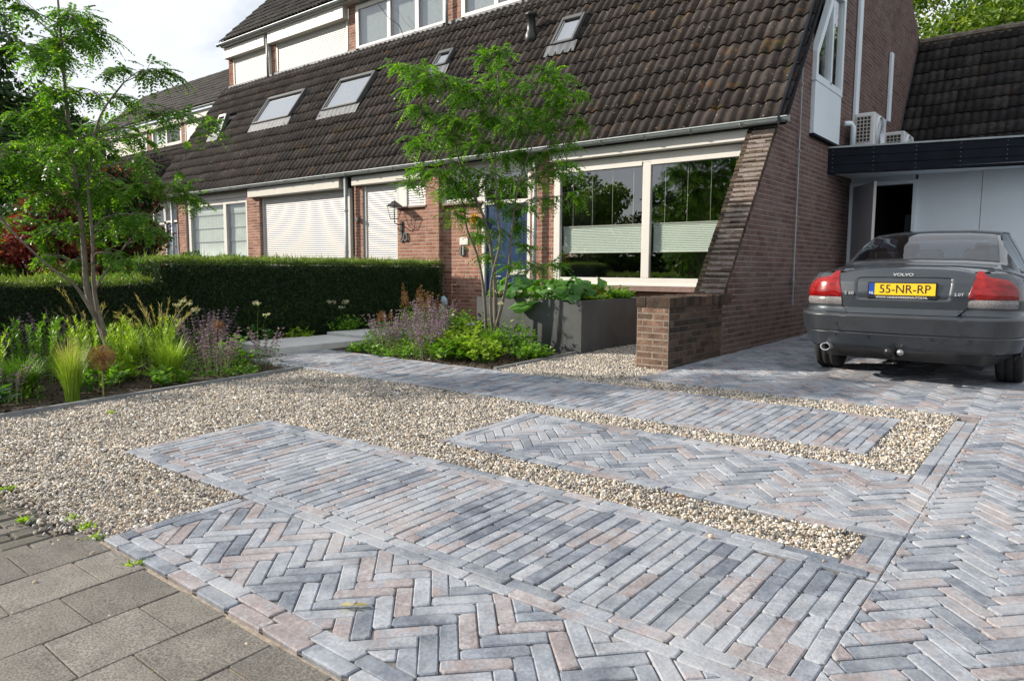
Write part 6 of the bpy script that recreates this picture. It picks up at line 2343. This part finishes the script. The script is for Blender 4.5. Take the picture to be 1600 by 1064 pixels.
# big-leaved plants in the planter
def big_leaf(parent, base, tip, size, mat, cup=0.25, nm='big_leaf'):
    """round kidney leaf with wavy edge on a stalk"""
    base, tip = np.array(base), np.array(tip)
    d = unit(tip - base)
    out = unit(np.array([d[0], d[1], rng.uniform(-0.5, 0.15)]) + rng.normal(0, 0.15, 3))
    s = unit(np.cross(out, [0, 0, 1.0]))
    n_ = np.cross(s, out)
    K = 16
    V = [tip]
    for ring_, f in ((1, 0.55), (2, 1.0)):
        for k in range(K):
            a = 2 * math.pi * k / K
            rr_ = size * f * (1 + 0.07 * math.sin(5 * a + ring_) * ring_) * (0.55 + 0.45 * abs(math.cos((a - math.pi) / 2 + math.pi / 2)) if False else 1.0)
            if abs(a - math.pi) < 0.35:
                rr_ *= 0.45
            p = tip + out * (rr_ * math.cos(a) + size * 0.55 * f * 0) + s * rr_ * math.sin(a) + n_ * (-cup * rr_ * f + 0.02 * math.sin(3 * a) * f) - np.array([0, 0, 0.25 * size * f * max(0, math.cos(a))])
            V.append(p)
    F = []
    for k in range(K):
        j = (k + 1) % K
        F.append((0, 1 + k, 1 + j))
        F.append((1 + k, 1 + K + k, 1 + K + j, 1 + j))
    o = mesh_obj(nm, V, F, mat, parent, True)
    m = MB()
    m.tube([Vector(base), Vector((base + tip) / 2 + np.array([0, 0, .03])), Vector(tip)], [0.008, 0.007, 0.005], 5)
    m.build('stalk', LF_PLANT, o)
    return o


BP = thing('big_leaved_plant', 'big round-leaved plant spilling over the planter rim, left part of the planter', 'plant', (-5.75, 7.6, PZ - 0.05))
for i in range(62):
    bx, by = rng.uniform(-6.2, -5.05), rng.uniform(7.3, 8.3)
    a = rng.random() * 6.283
    h = rng.uniform(0.05, 0.23)
    big_leaf(BP, (bx, by, PZ - 0.05), (bx + 0.16 * math.cos(a), by + 0.16 * math.sin(a) - 0.04, PZ + h), rng.uniform(0.07, 0.13), LF_BIG)
big_leaf(BP, (-5.65, 7.3, PZ - 0.02), (-5.62, 7.14, PZ - 0.06), 0.17, LF_BIG, 0.1)
big_leaf(BP, (-5.5, 7.3, PZ - 0.02), (-5.47, 7.15, PZ - 0.02), 0.12, LF_BIG, 0.1)
leafy_clump('small-leaved green filler at the left end of the planter', (-6.25, 7.5), 0.30, 0.22, 420, 0.055, LF_LIME, z0=PZ - 0.06, aspect=0.7)
leafy_clump('dark small-leaved mound in the middle of the planter', (-5.2, 7.6), 0.28, 0.28, 700, 0.04, LF_DEEP, z0=PZ - 0.06, aspect=0.6)
leafy_clump('fresh green trailing plant at the far right end of the planter', (-4.95, 8.35), 0.24, 0.26, 520, 0.05, LF_PLANT, z0=PZ - 0.06, aspect=0.8)
leafy_clump('low yellow-green mat between the dark mound and the planter corner', (-4.98, 7.85), 0.16, 0.24, 420, 0.045, LF_LIME, z0=PZ - 0.06, aspect=0.8)
leafy_clump('orange-tinted small plant beside the dark mound in the planter', (-5.0, 8.0), 0.26, 0.12, 160, 0.05, LF_BROWN, z0=PZ - 0.06, aspect=0.6)

# weeds in the joints
def weed(label, c, s, dz=-0.02, group='small weeds in the joints'):
    t = thing('weed', label, 'weed', (c[0], c[1], gz(c[1]) + dz), group)
    k = 26
    P = np.array([c[0], c[1], gz(c[1]) + dz]) + rng.normal(0, s * 0.3, (k, 3)) * np.array([1, 1, 0.05])
    a = rng.random(k) * 6.283
    leaves('leaves', P, np.stack([np.cos(a), np.sin(a), rng.uniform(0.2, 1.4, k)], 1), np.array([0, 0, 1.0]) + rng.normal(0, .3, (k, 3)), s * 0.8, s * 0.32, LF_LIME, t, fold=0.1)


weed('bright weed tuft in the joint beside the paver edge, near the slabs', (-2.98, 1.22), 0.045)
weed('flat green weed at the sharp corner where gravel, slabs and pavers meet', (-3.42, 1.24), 0.05)
weed('thin weed between gravel and the first paving slab', (-3.60, 1.26), 0.05)
weed('weed at the gravel edge above the old bricks', (-3.78, 1.27), 0.045)
weed('weed patch among the old bricks near the gravel', (-3.95, 1.12), 0.05)
weed('weed among the old bricks at the left edge', (-4.25, 1.05), 0.055)
weed('mossy weed at the left edge beside the gravel', (-4.55, 1.22), 0.055)
weed('lone weed in the middle of the gravel by the edging', (-6.05, 2.35), 0.04, 0.0)
weed('tiny weed in a slab joint near the bottom of the view', (-2.15, 0.93), 0.02)
# fallen leaf and twig on the pavers
dl_ = thing('dry_leaf', 'curled dry brown leaf lying on the herringbone pavers', 'leaf', (-1.95, 1.50, gz(1.5)))
leaves('leaf_blade', np.array([[-2.0, 1.50, gz(1.5) + .006], [-1.96, 1.52, gz(1.5) + .01]]), np.array([[1, 0.2, 0.25], [0.8, 0.6, 0.1]]), np.array([[0, 0, 1.0], [0, 0.4, 1]]), 0.07, 0.028, LF_STRAW, dl_, fold=0.3)
dl_ = thing('dry_leaf', 'rusty dry leaf lying on the narrow gravel strip', 'leaf', (-1.55, 3.2, gz(3.2)))
leaves('leaf_blade', np.array([[-1.55, 3.2, gz(3.2) + .012]]), np.array([[1, 0.2, 0.15]]), np.array([[0, 0, 1.0]]), 0.08, 0.04, LF_BROWN, dl_, fold=0.2)

# bark chips on the soil
n = 2600
x = np.concatenate([rng.uniform(-9.2, -6.72, n // 2), rng.uniform(-7.7, -4.9, n // 2)])
y = np.concatenate([rng.uniform(0.5, 4.58, n // 2), rng.uniform(5.74, 7.15, n // 2)])
ch = pebbles('bark_chips', np.stack([x, y, gzv(y) - 0.022], 1), rng.uniform(0.015, 0.05, n), piece_mat('bark_chip', [(0, (0.03, 0.02, 0.014)), (1, (0.13, 0.085, 0.055))], grain=60))
ch['kind'] = 'stuff'
# ================================================================== CAR
PAINT, nt, b = new_mat('grey_car_paint')
b.inputs['Base Color'].default_value = (0.020, 0.028, 0.038, 1)
b.inputs['Metallic'].default_value = 0.35
b.inputs['Roughness'].default_value = 0.42
b.inputs['Coat Weight'].default_value = 1.0
b.inputs['Coat Roughness'].default_value = 0.04
n_ = noise(nt, 3.0, 5, 0.7)
c = mixc(nt, ramp(nt, n_, [(0.45, 0.0), (0.75, 0.35)]), (0.020, 0.028, 0.038), (0.055, 0.056, 0.056))
nt.links.new(c, b.inputs['Base Color'])
BUMPER = plain('bumper_grey', (0.018, 0.022, 0.028), 0.38, nscale=4, nvar=0.3, coat=0.7)
CHROME = plain('chrome', (0.72, 0.73, 0.75), 0.2, metal=0.5)
REDL, nt, b = new_mat('red_lamp_lens')
c = mixc(nt, ramp(nt, noise(nt, 14, 1, stretch=(1, 1, 2.5)), [(0.4, 0), (0.6, 0.6)]), (0.17, 0.002, 0.003), (0.32, 0.006, 0.005))
nt.links.new(c, b.inputs['Base Color'])
b.inputs['Roughness'].default_value = 0.2
b.inputs['Coat Weight'].default_value = 0.2
CLEARL = plain('clear_lamp_lens', (0.20, 0.19, 0.19), 0.2, nscale=90, nvar=0.6, coat=0.3)
CGLASS = glass_mat('car_glass', (0.22, 0.28, 0.34), 0.02, 0.6)
RUBBER = plain('tyre_rubber', (0.022, 0.022, 0.023), 0.85, nscale=30, nvar=0.3)
RIM = plain('alloy_rim', (0.35, 0.36, 0.37), 0.35, metal=0.8)
TRIM = plain('black_trim', (0.012, 0.012, 0.013), 0.35)
PLATEY = plain('yellow_plate', (0.80, 0.50, 0.02), 0.35)
PLATEB = plain('blue_plate_band', (0.01, 0.06, 0.32), 0.35)
CARS = 1
INTER = plain('car_interior', (0.03, 0.03, 0.032), 0.8)
HEADR = plain('leather_headrest', (0.06, 0.05, 0.05), 0.6)

CX, CY, CZ = -1.29, 6.985, gz(7.9)
CAR = thing('car', 'dark grey saloon car parked nose-in under the canopy, rear with yellow plate towards us', 'car', (CX, CY, CZ))


def W(x, y, z):
    return (CX + x, CY + y, CZ + z)


def ybz(z):
    return float(np.interp(z, [0.25, 0.33, 0.45, 0.60, 0.66, 0.80, 0.90, 0.97, 1.02], [0.09, 0.035, 0.015, 0.01, 0.06, 0.055, 0.075, 0.115, 0.16]))


def wz(z):
    return float(np.interp(z, [0.2, 0.3, 0.45, 0.6, 0.75, 0.86, 0.92, 1.0], [0.80, 0.86, 0.89, 0.90, 0.90, 0.89, 0.875, 0.83]))


S1, RC = 0.56, 0.42
ARC = 0.60


def Bs(s, z):
    """plan curve point and outward normal for signed arc parameter s"""
    sg = 1 if s >= 0 else -1
    s = abs(s)
    yb, w_ = ybz(z), wz(z)
    yc = 0.055 * (S1 / 0.6) ** 2
    if s <= S1:
        x, y = s, yb + 0.055 * (s / 0.6) ** 2
        n_ = Vector((0.11 * s / 0.36, -1, 0)).normalized()
    elif s <= S1 + ARC:
        t = (s - S1) / ARC * math.pi / 2
        t = t
        x = S1 + (w_ - S1) * math.sin(t) ** 0.92
        y = yb + yc + RC * (1 - math.cos(t)) ** 1.05
        n_ = Vector((math.sin(t), -math.cos(t), 0)).normalized()
    else:
        y = yb + yc + RC + (s - S1 - ARC)
        x = w_
        # nose rounding
        if y > 3.9:
            x = w_ - 0.30 * ((y - 3.9) / 0.68) ** 2 if y < 4.58 else w_ - 0.30
        n_ = Vector((1, 0, 0))
    return Vector((sg * x, y, z)), Vector((sg * n_.x, n_.y, 0))


def patch(name, ss, zlo, zhi, nz, off, mat, parent=CAR, skip=None, smooth=True, prof=None):
    V, F = [], []
    ns = len(ss)
    for i, s in enumerate(ss):
        a, b_ = zlo(s), zhi(s)
        for j in range(nz + 1):
            t = j / nz
            z = a + (b_ - a) * t
            p, n_ = Bs(s, z)
            o_ = off(s, z, t) if callable(off) else off
            p = p + n_ * o_
            V.append(W(*p))
    for i in range(ns - 1):
        for j in range(nz):
            k = i * (nz + 1) + j
            if skip:
                p, _ = Bs((ss[i] + ss[i + 1]) / 2, (zlo(ss[i]) + (zhi(ss[i]) - zlo(ss[i])) * (j + .5) / nz))
                if skip(p):
                    continue
            F.append((k, k + nz + 1, k + nz + 2, k + 1))
    return mesh_obj(name, V, F, mat, parent, smooth)


def lin(a, b_, n):
    return [a + (b_ - a) * i / n for i in range(n + 1)]


AX = ((0.92, 0.315), (3.635, 0.315))


def arch(p):
    return any((p.y - a) ** 2 + (p.z - b_) ** 2 < 0.355 ** 2 for a, b_ in AX) and abs(p.x) > 0.6


SMAX = S1 + ARC + 3.58
# bumper with chrome-free ledge
bz = lambda s: 0.285 + 0.03 * min(1, abs(s) / 0.9)


def boff(s, z, t):
    return float(np.interp(z, [0.27, 0.30, 0.44, 0.447, 0.455, 0.59, 0.62, 0.645], [-0.03, 0.0, 0.012, 0.002, 0.024, 0.034, 0.030, -0.055]))


patch('rear_bumper', lin(-1.36, 1.36, 96), bz, lambda s: 0.645 if abs(s) < 0.45 else min(0.69, 0.645 + (abs(s) - 0.45) * 0.9), 70, boff, BUMPER, skip=arch)
# underside valance
patch('rear_valance', lin(-1.0, 1.0, 30), lambda s: 0.20, lambda s: 0.30, 4, lambda s, z, t: -0.10 + 0.08 * t, TRIM)
# body side and rear skin
body = patch('body', lin(-SMAX, SMAX, 300), lambda s: 0.60 if abs(s) < 1.2 else 0.22, lambda s: 0.93 if abs(s) > 0.9 else 0.985, 20, 0.0, PAINT, skip=arch)


# boot lid
def inner(z):     # half width of the lid at height z, follows the lamps
    return float(np.interp(z, [0.62, 0.66, 0.69, 0.76, 1.01, 1.05], [0.42, 0.46, 0.487, 0.495, 0.545, 0.55]))


V, F = [], []
NZ, NS = 34, 60
zs = lin(0.625, 0.972, NZ)
for z in zs:
    w_ = inner(z)
    for i in range(NS + 1):
        s = -w_ + 2 * w_ * i / NS
        ztop = 1.035 - 0.03 * (abs(s) / 0.55) ** 2
        zz_ = z - (0.018 * (abs(s) / 0.55) ** 2 * max(0, (z - 0.85) / 0.12))
        p, n_ = Bs(s, min(zz_, 1.02))
        p.z = zz_
        o_ = 0.010
        # recess for the plate
        rx = min(1, max(0, (0.345 - abs(s) + 0.03) / 0.035))
        rz = min(1, max(0, (zz_ - 0.752) / 0.012)) * min(1, max(0, (0.945 - zz_) / 0.016))
        o_ -= 0.045 * rx * rz * (0.35 + 0.65 * (zz_ - 0.75) / 0.19 if zz_ > 0.75 else 1)
        if zz_ > 1.0:
            o_ -= 0.0
        if z < 0.66:
            o_ += 0.02
        p = p + n_ * o_
        V.append(W(*p))
for dy_, dz_ in ((0.014, 0.028), (0.038, 0.050), (0.075, 0.064), (0.13, 0.072), (0.20, 0.074)):
    for i in range(NS + 1):
        x, y, z = V[NZ * (NS + 1) + i]
        V.append((x * 1.0, y + dy_, z + dz_ * (1 - 0.45 * abs(-1 + 2 * i / NS) ** 4)))
for j in range(NZ + 5):
    for i in range(NS):
        k = j * (NS + 1) + i
        F.append((k, k + 1, k + NS + 2, k + NS + 1))
lid = mesh_obj('boot_lid', V, F, PAINT, CAR, True)

# tail lights
for sg in (-1, 1):
    def zl(s):
        return 0.765
    def zu(s):
        a = abs(s)
        top = float(np.interp(a, [0.499, 0.542, 0.585, 0.603, 0.63, 0.69, 0.76, 0.82, 0.86, 0.885, 0.90], [0.80, 1.005, 1.005, 0.985, 0.958, 0.948, 0.940, 0.928, 0.912, 0.888, 0.85]))
        return top
    ss = [sg * v for v in lin(0.499, 0.90, 44)]
    if sg < 0:
        ss = ss[::-1]
    lm = patch('tail_light', ss, zl, zu, 8, lambda s, z, t: 0.016 if 0.0 < t < 1 else 0.004, REDL)
    ss = [sg * v for v in lin(0.492, 0.895, 26)]
    if sg < 0:
        ss = ss[::-1]
    patch('clear_lens', ss, lambda s: 0.692, lambda s: 0.763, 4, lambda s, z, t: 0.014 if 0.0 < t < 1 else 0.004, CLEARL, lm)
    # seam between lid and lamp
    pts_ = []
    for z in lin(0.69, 0.962, 12):
        p, n_ = Bs(sg * (inner(z) + 0.002), z)
        pts_.append(W(*(p + n_ * 0.012)))
    MB().tube(pts_, 0.004, 4).build('lamp_seam', TRIM, lm)
# seam under the lid
pts_ = []
for s in lin(-0.5, 0.5, 30):
    z = 0.622 if abs(s) < 0.42 else 0.622 + (abs(s) - 0.42) * 0.85
    p, n_ = Bs(s, z)
    pts_.append(W(*(p + n_ * 0.0)))
MB().tube(pts_, 0.008, 4).build('lid_seam', TRIM, CAR)
# bright lower lip of the lid
pts1, V, F = [], [], []
for i, s in enumerate(lin(-0.43, 0.43, 30)):
    for z, o_ in ((0.632, 0.030), (0.655, 0.036), (0.675, 0.020)):
        p, n_ = Bs(s, z)
        V.append(W(*(p + n_ * o_)))
    if i:
        k = 3 * i
        F += [(k - 3, k, k + 1, k - 2), (k - 2, k + 1, k + 2, k - 1)]
mesh_obj('lid_lip', V, F, PAINT, lid, True)

# upper body loft
def iy(y, t):
    return float(np.interp(y, [a for a, _ in t], [b_ for _, b_ in t]))


ZC = [(0.12, 0.985), (0.2, 1.015), (0.3, 1.044), (0.5, 1.074), (0.86, 1.092), (0.93, 1.115), (1.25, 1.275), (1.5, 1.375), (1.62, 1.405), (1.9, 1.44), (2.4, 1.455), (2.9, 1.435), (3.1, 1.38), (3.75, 1.06), (3.9, 1.02), (4.3, 0.92), (4.5, 0.78), (4.58, 0.62)]
WT = [(0.12, 0.50), (0.3, 0.60), (0.9, 0.66), (1.25, 0.615), (1.58, 0.56), (2.4, 0.565), (2.9, 0.56), (3.75, 0.68), (4.3, 0.62), (4.58, 0.5)]
WBt = [(0.12, 0.54), (0.2, 0.62), (0.3, 0.70), (0.4, 0.745), (0.55, 0.775), (1.0, 0.785), (2.4, 0.80), (3.6, 0.77), (4.2, 0.68), (4.58, 0.52)]
ZB = [(0.12, 0.965), (0.2, 0.985), (0.3, 0.992), (0.6, 0.99), (2.4, 0.97), (3.75, 0.95), (4.3, 0.84), (4.58, 0.60)]
WSt = [(0.12, 0.56), (0.2, 0.68), (0.3, 0.77), (0.4, 0.82), (0.55, 0.865), (1.0, 0.88), (3.5, 0.875), (4.0, 0.84), (4.3, 0.74), (4.58, 0.55)]


def U(y, t):
    """half section: t 0 centre .. 7 shoulder"""
    zc, wt, wb, zb, ws = iy(y, ZC), iy(y, WT), iy(y, WBt), iy(y, ZB), iy(y, WSt)
    ztop = max(zc - 0.032, zb + 0.012)
    pts = [(0, zc), (wt * 0.55, zc - 0.006), (wt - 0.07, max(zc - 0.022, zb + 0.014)), (wt, ztop), (wt + (wb - wt) * 0.5, ztop + (zb - ztop) * 0.47), (wb - 0.008, zb + 0.010), (wb + 0.02, zb - 0.005), (ws, zb - 0.035), (ws + 0.012, zb - 0.06)]
    i = min(int(t), 7)
    f = t - i
    return Vector((pts[i][0] + (pts[i + 1][0] - pts[i][0]) * f, y, pts[i][1] + (pts[i + 1][1] - pts[i][1]) * f))


YS = [0.215, 0.25, 0.3, 0.35, 0.4, 0.47, 0.55, 0.7, 0.86, 0.93, 0.96, 1.1, 1.25, 1.4, 1.52, 1.62, 1.75, 1.9, 2.15, 2.4, 2.65, 2.9, 3.1, 3.3, 3.5, 3.75, 3.9, 4.1, 4.3, 4.4, 4.5, 4.58]
V, F = [], []
TN = 8
for y in YS:
    row = [U(y, t) for t in range(TN, 0, -1)]
    row = [Vector((-p.x, p.y, p.z)) for p in row] + [U(y, t) for t in range(0, TN + 1)]
    V += [W(*p) for p in row]
NR_ = 2 * TN + 1
for i in range(len(YS) - 1):
    for j in range(NR_ - 1):
        tj = abs(j + 0.5 - TN)
        y0, y1 = YS[i], YS[i + 1]
        if 0.96 <= y0 and y1 <= 1.52 and tj < 2.2:
            continue
        if 3.1 <= y0 and y1 <= 3.75 and tj < 2.2:
            continue
        if 1.25 <= y0 and y1 <= 3.3 and 3 < tj < 5:
            continue
        k = i * NR_ + j
        F.append((k, k + 1, k + NR_ + 1, k + NR_))
mesh_obj('upper_body', V, F, PAINT, CAR, True)


def upatch(name, y0, y1, ny, t0, t1, ntt, off, mat, parent=CAR, mirror=False):
    V, F = [], []
    for i in range(ny + 1):
        y = y0 + (y1 - y0) * i / ny
        for j in range(ntt + 1):
            t = t0 + (t1 - t0) * j / ntt
            sg = 1 if t >= 0 else -1
            p = U(y, abs(t))
            p = Vector((sg * p.x, p.y, p.z))
            e_ = U(y + 0.02, abs(t))
            e_ = Vector((sg * e_.x, e_.y, e_.z)) - p
            q_ = U(y, min(7.9, abs(t) + 0.05))
            q_ = Vector((sg * q_.x, q_.y, q_.z)) - p
            n_ = q_.cross(e_) * sg
            n_.normalize()
            if n_.z < 0 and abs(n_.z) > 0.3:
                n_ = -n_
            if abs(n_.z) <= 0.3 and n_.x * sg < 0:
                n_ = -n_
            V.append(W(*(p + n_ * off)))
    for i in range(ny):
        for j in range(ntt):
            k = i * (ntt + 1) + j
            F.append((k, k + 1, k + ntt + 2, k + ntt + 1))
    return mesh_obj(name, V, F, mat, parent, True)


upatch('window_surround', 0.93, 1.56, 12, -2.6, 2.6, 20, 0.003, TRIM).hide_render = False
# the surround is only a border: rebuild it as a frame
o_ = bpy.data.objects['window_surround']
me = o_.data
bm_keep = []
import bmesh
bm = bmesh.new()
bm.from_mesh(me)
rm = []
for f_ in bm.faces:
    c_ = f_.calc_center_median()
    yy = c_.y - CY
    xx = abs(c_.x - CX)
    tt_ = iy(yy, WT)
    if 0.975 < yy < 1.50 and xx < (tt_ - 0.07) * 0.955:
        rm.append(f_)
bmesh.ops.delete(bm, geom=rm, context='FACES')
bm.to_mesh(me)
bm.free()
rw = upatch('rear_window', 0.94, 1.55, 10, -2.5, 2.5, 20, 0.006, CGLASS)
upatch('windscreen', 3.08, 3.77, 8, -2.4, 2.4, 16, 0.004, CGLASS)
for sg in (1, -1):
    w1 = upatch('side_window', 1.27, 2.10, 8, sg * 3.12, sg * 4.9, 6, 0.004, CGLASS)
    w2 = upatch('side_window', 2.16, 3.25, 8, sg * 3.12, sg * 4.9, 6, 0.004, CGLASS)
    upatch('window_trim', 2.10, 2.16, 1, sg * 3.1, sg * 4.95, 6, 0.006, TRIM, w1)
    upatch('belt_trim', 1.2, 3.3, 12, sg * 4.9, sg * 5.1, 1, 0.006, TRIM, w1)
    # doors: seam lines
    for yy in (1.35, 2.35, 3.35):
        pts_ = []
        for z in lin(0.30, 0.92, 10):
            xx = wz(z)
            pts_.append(W(sg * (xx + 0.001), yy + (0.10 if yy < 1.5 and z < 0.6 else 0), z))
        MB().tube(pts_, 0.0035, 4).build('door_seam', TRIM, body)
    for yy in (1.55, 2.55):
        MB().bbox(*(sorted((CX + sg * 0.895, CX + sg * 0.935))), CY + yy, CY + yy + 0.19, CZ + 0.80, CZ + 0.835, 0.008).build('door_handle', PAINT, body)
    MB().bbox(*(sorted((CX + sg * 0.90, CX + sg * 1.06))), CY + 3.15, CY + 3.27, CZ + 0.95, CZ + 1.08, 0.03).build('door_mirror', TRIM, CAR)
    # wheel arch lips and wheels
    for a_, b_ in AX:
        pts_ = []
        for k in range(17):
            t = math.pi * k / 16 * 1.08 - 0.12
            z = b_ + 0.352 * math.sin(t)
            pts_.append(W(sg * (wz(max(.3, z)) - 0.002), a_ + 0.352 * math.cos(t), z))
        MB().tube(pts_, 0.013, 5).build('wheel_arch', PAINT, CAR)
        # wheel
        wx = sg * 0.775
        wt_ = 0.108
        prof_ = [(-wt_ * .75, 0.20), (-wt_ * .98, 0.235), (-wt_, 0.275), (-wt_ * .9, 0.305), (-wt_ * .72, 0.3145), (-0.04, 0.316), (-0.036, 0.308), (-0.030, 0.308), (-0.026, 0.316), (0.0, 0.316),
                 (0.026, 0.316), (0.030, 0.308), (0.036, 0.308), (0.04, 0.316), (wt_ * .72, 0.3145), (wt_ * .9, 0.305), (wt_, 0.275), (wt_ * .98, 0.235), (wt_ * .75, 0.20)]
        V, F = [], []
        NW = 40
        for k in range(NW):
            t = 2 * math.pi * k / NW
            for px_, pr_ in prof_:
                V.append(W(wx + px_, a_ + pr_ * math.cos(t), b_ + pr_ * math.sin(t)))
        L_ = len(prof_)
        for k in range(NW):
            k2 = (k + 1) % NW
            for j in range(L_ - 1):
                F.append((k * L_ + j, k * L_ + j + 1, k2 * L_ + j + 1, k2 * L_ + j))
        wh = thing('tmp', None, None, (0, 0, 0)) if False else None
        ty = mesh_obj('wheel', V, F, RUBBER, CAR, True)
        m = MB()
        m.tube([W(wx - 0.07, a_, b_), W(wx + 0.07, a_, b_)], 0.205, 28)
        m.build('rim', RIM, ty)
        m = MB()
        for k in range(5):
            t = 2 * math.pi * k / 5
            c_, s_ = math.cos(t), math.sin(t)
            m.tube([W(wx + sg * 0.085, a_ + 0.03 * c_, b_ + 0.03 * s_), W(wx + sg * 0.08, a_ + 0.19 * c_, b_ + 0.19 * s_)], [0.035, 0.028], 6)
        m.build('spokes', RIM, ty)
    MB().box(CX + sg * 0.58, CX + sg * 0.60, CY + 0.5, CY + 1.35, CZ + 0.28, CZ + 0.75).build('wheel_housing', TRIM, CAR)
MB().box(CX - 0.62, CX + 0.62, CY + 0.45, CY + 4.3, CZ + 0.19, CZ + 0.30).build('underbody', TRIM, CAR)
MB().box(CX - 0.80, CX + 0.80, CY + 1.3, CY + 3.3, CZ + 0.30, CZ + 0.94).box(CX - 0.62, CX + 0.62, CY + 0.92, CY + 1.4, CZ + 0.9, CZ + 1.03).build('cabin', INTER, CAR)
MB().bbox(CX - 0.74, CX + 0.74, CY + 4.1, CY + 4.5, CZ + 0.3, CZ + 0.7, 0.02).build('front_end', TRIM, CAR)
for hx in (-0.40, 0.0, 0.40):
    MB().bbox(CX + hx - 0.12, CX + hx + 0.12, CY + 1.33, CY + 1.42, CZ + 1.06, CZ + 1.22, 0.035).build('headrest', HEADR, CAR)
for hx in (-0.38, 0.38):
    MB().bbox(CX + hx - 0.22, CX + hx + 0.22, CY + 2.35, CY + 2.48, CZ + 0.9, CZ + 1.18, 0.05).bbox(CX + hx - 0.11, CX + hx + 0.11, CY + 2.35, CY + 2.44, CZ + 1.18, CZ + 1.32, 0.03).build('front_seat', HEADR, CAR)
MB().bbox(CX - 0.13, CX + 0.13, CY + 1.56, CY + 1.60, CZ + 1.33, CZ + 1.365, 0.01).build('brake_light', REDL, CAR)

# number plate
py = CY + 0.065 - 0.012
pm = face_mat((CX, py, CZ + 0.835))
PH = MB().bbox(CX - 0.275, CX + 0.275, py, py + 0.02, CZ + 0.757, CZ + 0.905, 0.006).build('plate_holder', TRIM, CAR)
MB().bbox(CX - 0.215, CX + 0.262, py - 0.006, py, CZ + 0.790, CZ + 0.894, 0.002).build('number_plate', PLATEY, PH)
MB().bbox(CX - 0.262, CX - 0.216, py - 0.006, py, CZ + 0.790, CZ + 0.894, 0.002).build('plate_band', PLATEB, PH)
PTXT = plain('plate_print', (0.01, 0.01, 0.01), 0.5)
WTXT = plain('white_print', (0.75, 0.75, 0.75), 0.5)
text('plate_number', '55-NR-RP', 0.105, face_mat((CX + 0.023, py - 0.0075, CZ + 0.842)), PTXT, PH, 0.0008, xs=0.93)
text('plate_country', 'NL', 0.032, face_mat((CX - 0.239, py - 0.0075, CZ + 0.808)), WTXT, PH, 0.0008)
text('plate_holder_text', 'WWW.VANDEWERKENAUTOS.NL', 0.023, face_mat((CX, py - 0.0015, CZ + 0.771)), WTXT, PH, 0.0008, xs=1.15)


def on_rear(s, z, off=0.012):
    p, n_ = Bs(s, z)
    return W(*(p + n_ * off))


for body_, s_, z_, sz, xs_ in (('VOLVO', 0.0, 0.968, 0.036, 1.35), ('S 60', -0.43, 0.80, 0.040, 1.2), ('2.0T', 0.43, 0.803, 0.034, 1.15)):
    p, n_ = Bs(s_, z_)
    lean = 0.5 if z_ > 0.9 else 0.08
    nv = Vector((n_.x, n_.y, lean * 0.6)).normalized()
    uv = Vector((0, 0, 1)).cross(nv).normalized()
    text('badge', body_, sz, face_mat(W(*(p + n_ * 0.0155 + Vector((0, -0.002, 0.002)))), uv, nv), CHROME, lid, 0.003, xs=xs_)
# sensors, towing eye cover, exhaust, tow bar
for s_ in (-0.53, -0.25, 0.25, 0.53):
    p, n_ = Bs(s_, 0.42)
    MB().tube([W(*(p + n_ * 0.010)), W(*(p + n_ * 0.0175))], 0.011, 10).build('parking_sensor', TRIM, CAR)
p, n_ = Bs(-0.47, 0.515)
ring = [W(*(p + n_ * 0.0265 + Vector((0.042 * math.cos(2 * math.pi * k / 24), 0, 0.042 * math.sin(2 * math.pi * k / 24))))) for k in range(25)]
MB().tube(ring, 0.0016, 4).build('towing_eye_cover', TRIM, CAR)
V, F = [], []
ex, ez = -0.60, 0.30
NE = 24
for yy, r_ in ((0.30, 0.040), (0.02, 0.041), (-0.005, 0.043), (-0.008, 0.040), (0.01, 0.036), (0.28, 0.034)):
    for k in range(NE):
        t = 2 * math.pi * k / NE
        V.append(W(ex + r_ * 1.0 * math.cos(t), yy, ez + r_ * 0.8 * math.sin(t)))
for i in range(5):
    for k in range(NE):
        j = (k + 1) % NE
        F.append((i * NE + k, i * NE + j, (i + 1) * NE + j, (i + 1) * NE + k))
mesh_obj('exhaust', V, F, CHROME, CAR, True)
MB().tube([W(ex, 0.2, ez), W(ex, 0.21, ez)], 0.034, 16).build('exhaust_dark', TRIM, CAR)
V = ICO_V
m = MB()
m.tube([W(-0.03, 0.3, 0.25), W(-0.03, 0.05, 0.24), W(-0.03, -0.02, 0.27)], 0.018, 8)
m.build('tow_bar', TRIM, CAR, True)
for bx_, r_, mt_ in ((-0.06, 0.038, TRIM), (0.035, 0.030, RIM)):
    m = MB()
    m.tube([W(bx_ + dx_, -0.03, 0.295) for dx_ in (-r_, -r_ * .8, -r_ * .3, r_ * .3, r_ * .8, r_)], [0.004, r_ * .6, r_ * .95, r_ * .95, r_ * .6, 0.004], 12)
    m.build('tow_ball', mt_, CAR, True)
# body kit: hood scoop covered by loft; front lights omitted from view but present as plain lenses
for sg in (-1, 1):
    MB().bbox(*(sorted((CX + sg * 0.36, CX + sg * 0.64))), CY + 4.42, CY + 4.50, CZ + 0.62, CZ + 0.74, 0.02).build('headlight', CLEARL, CAR)
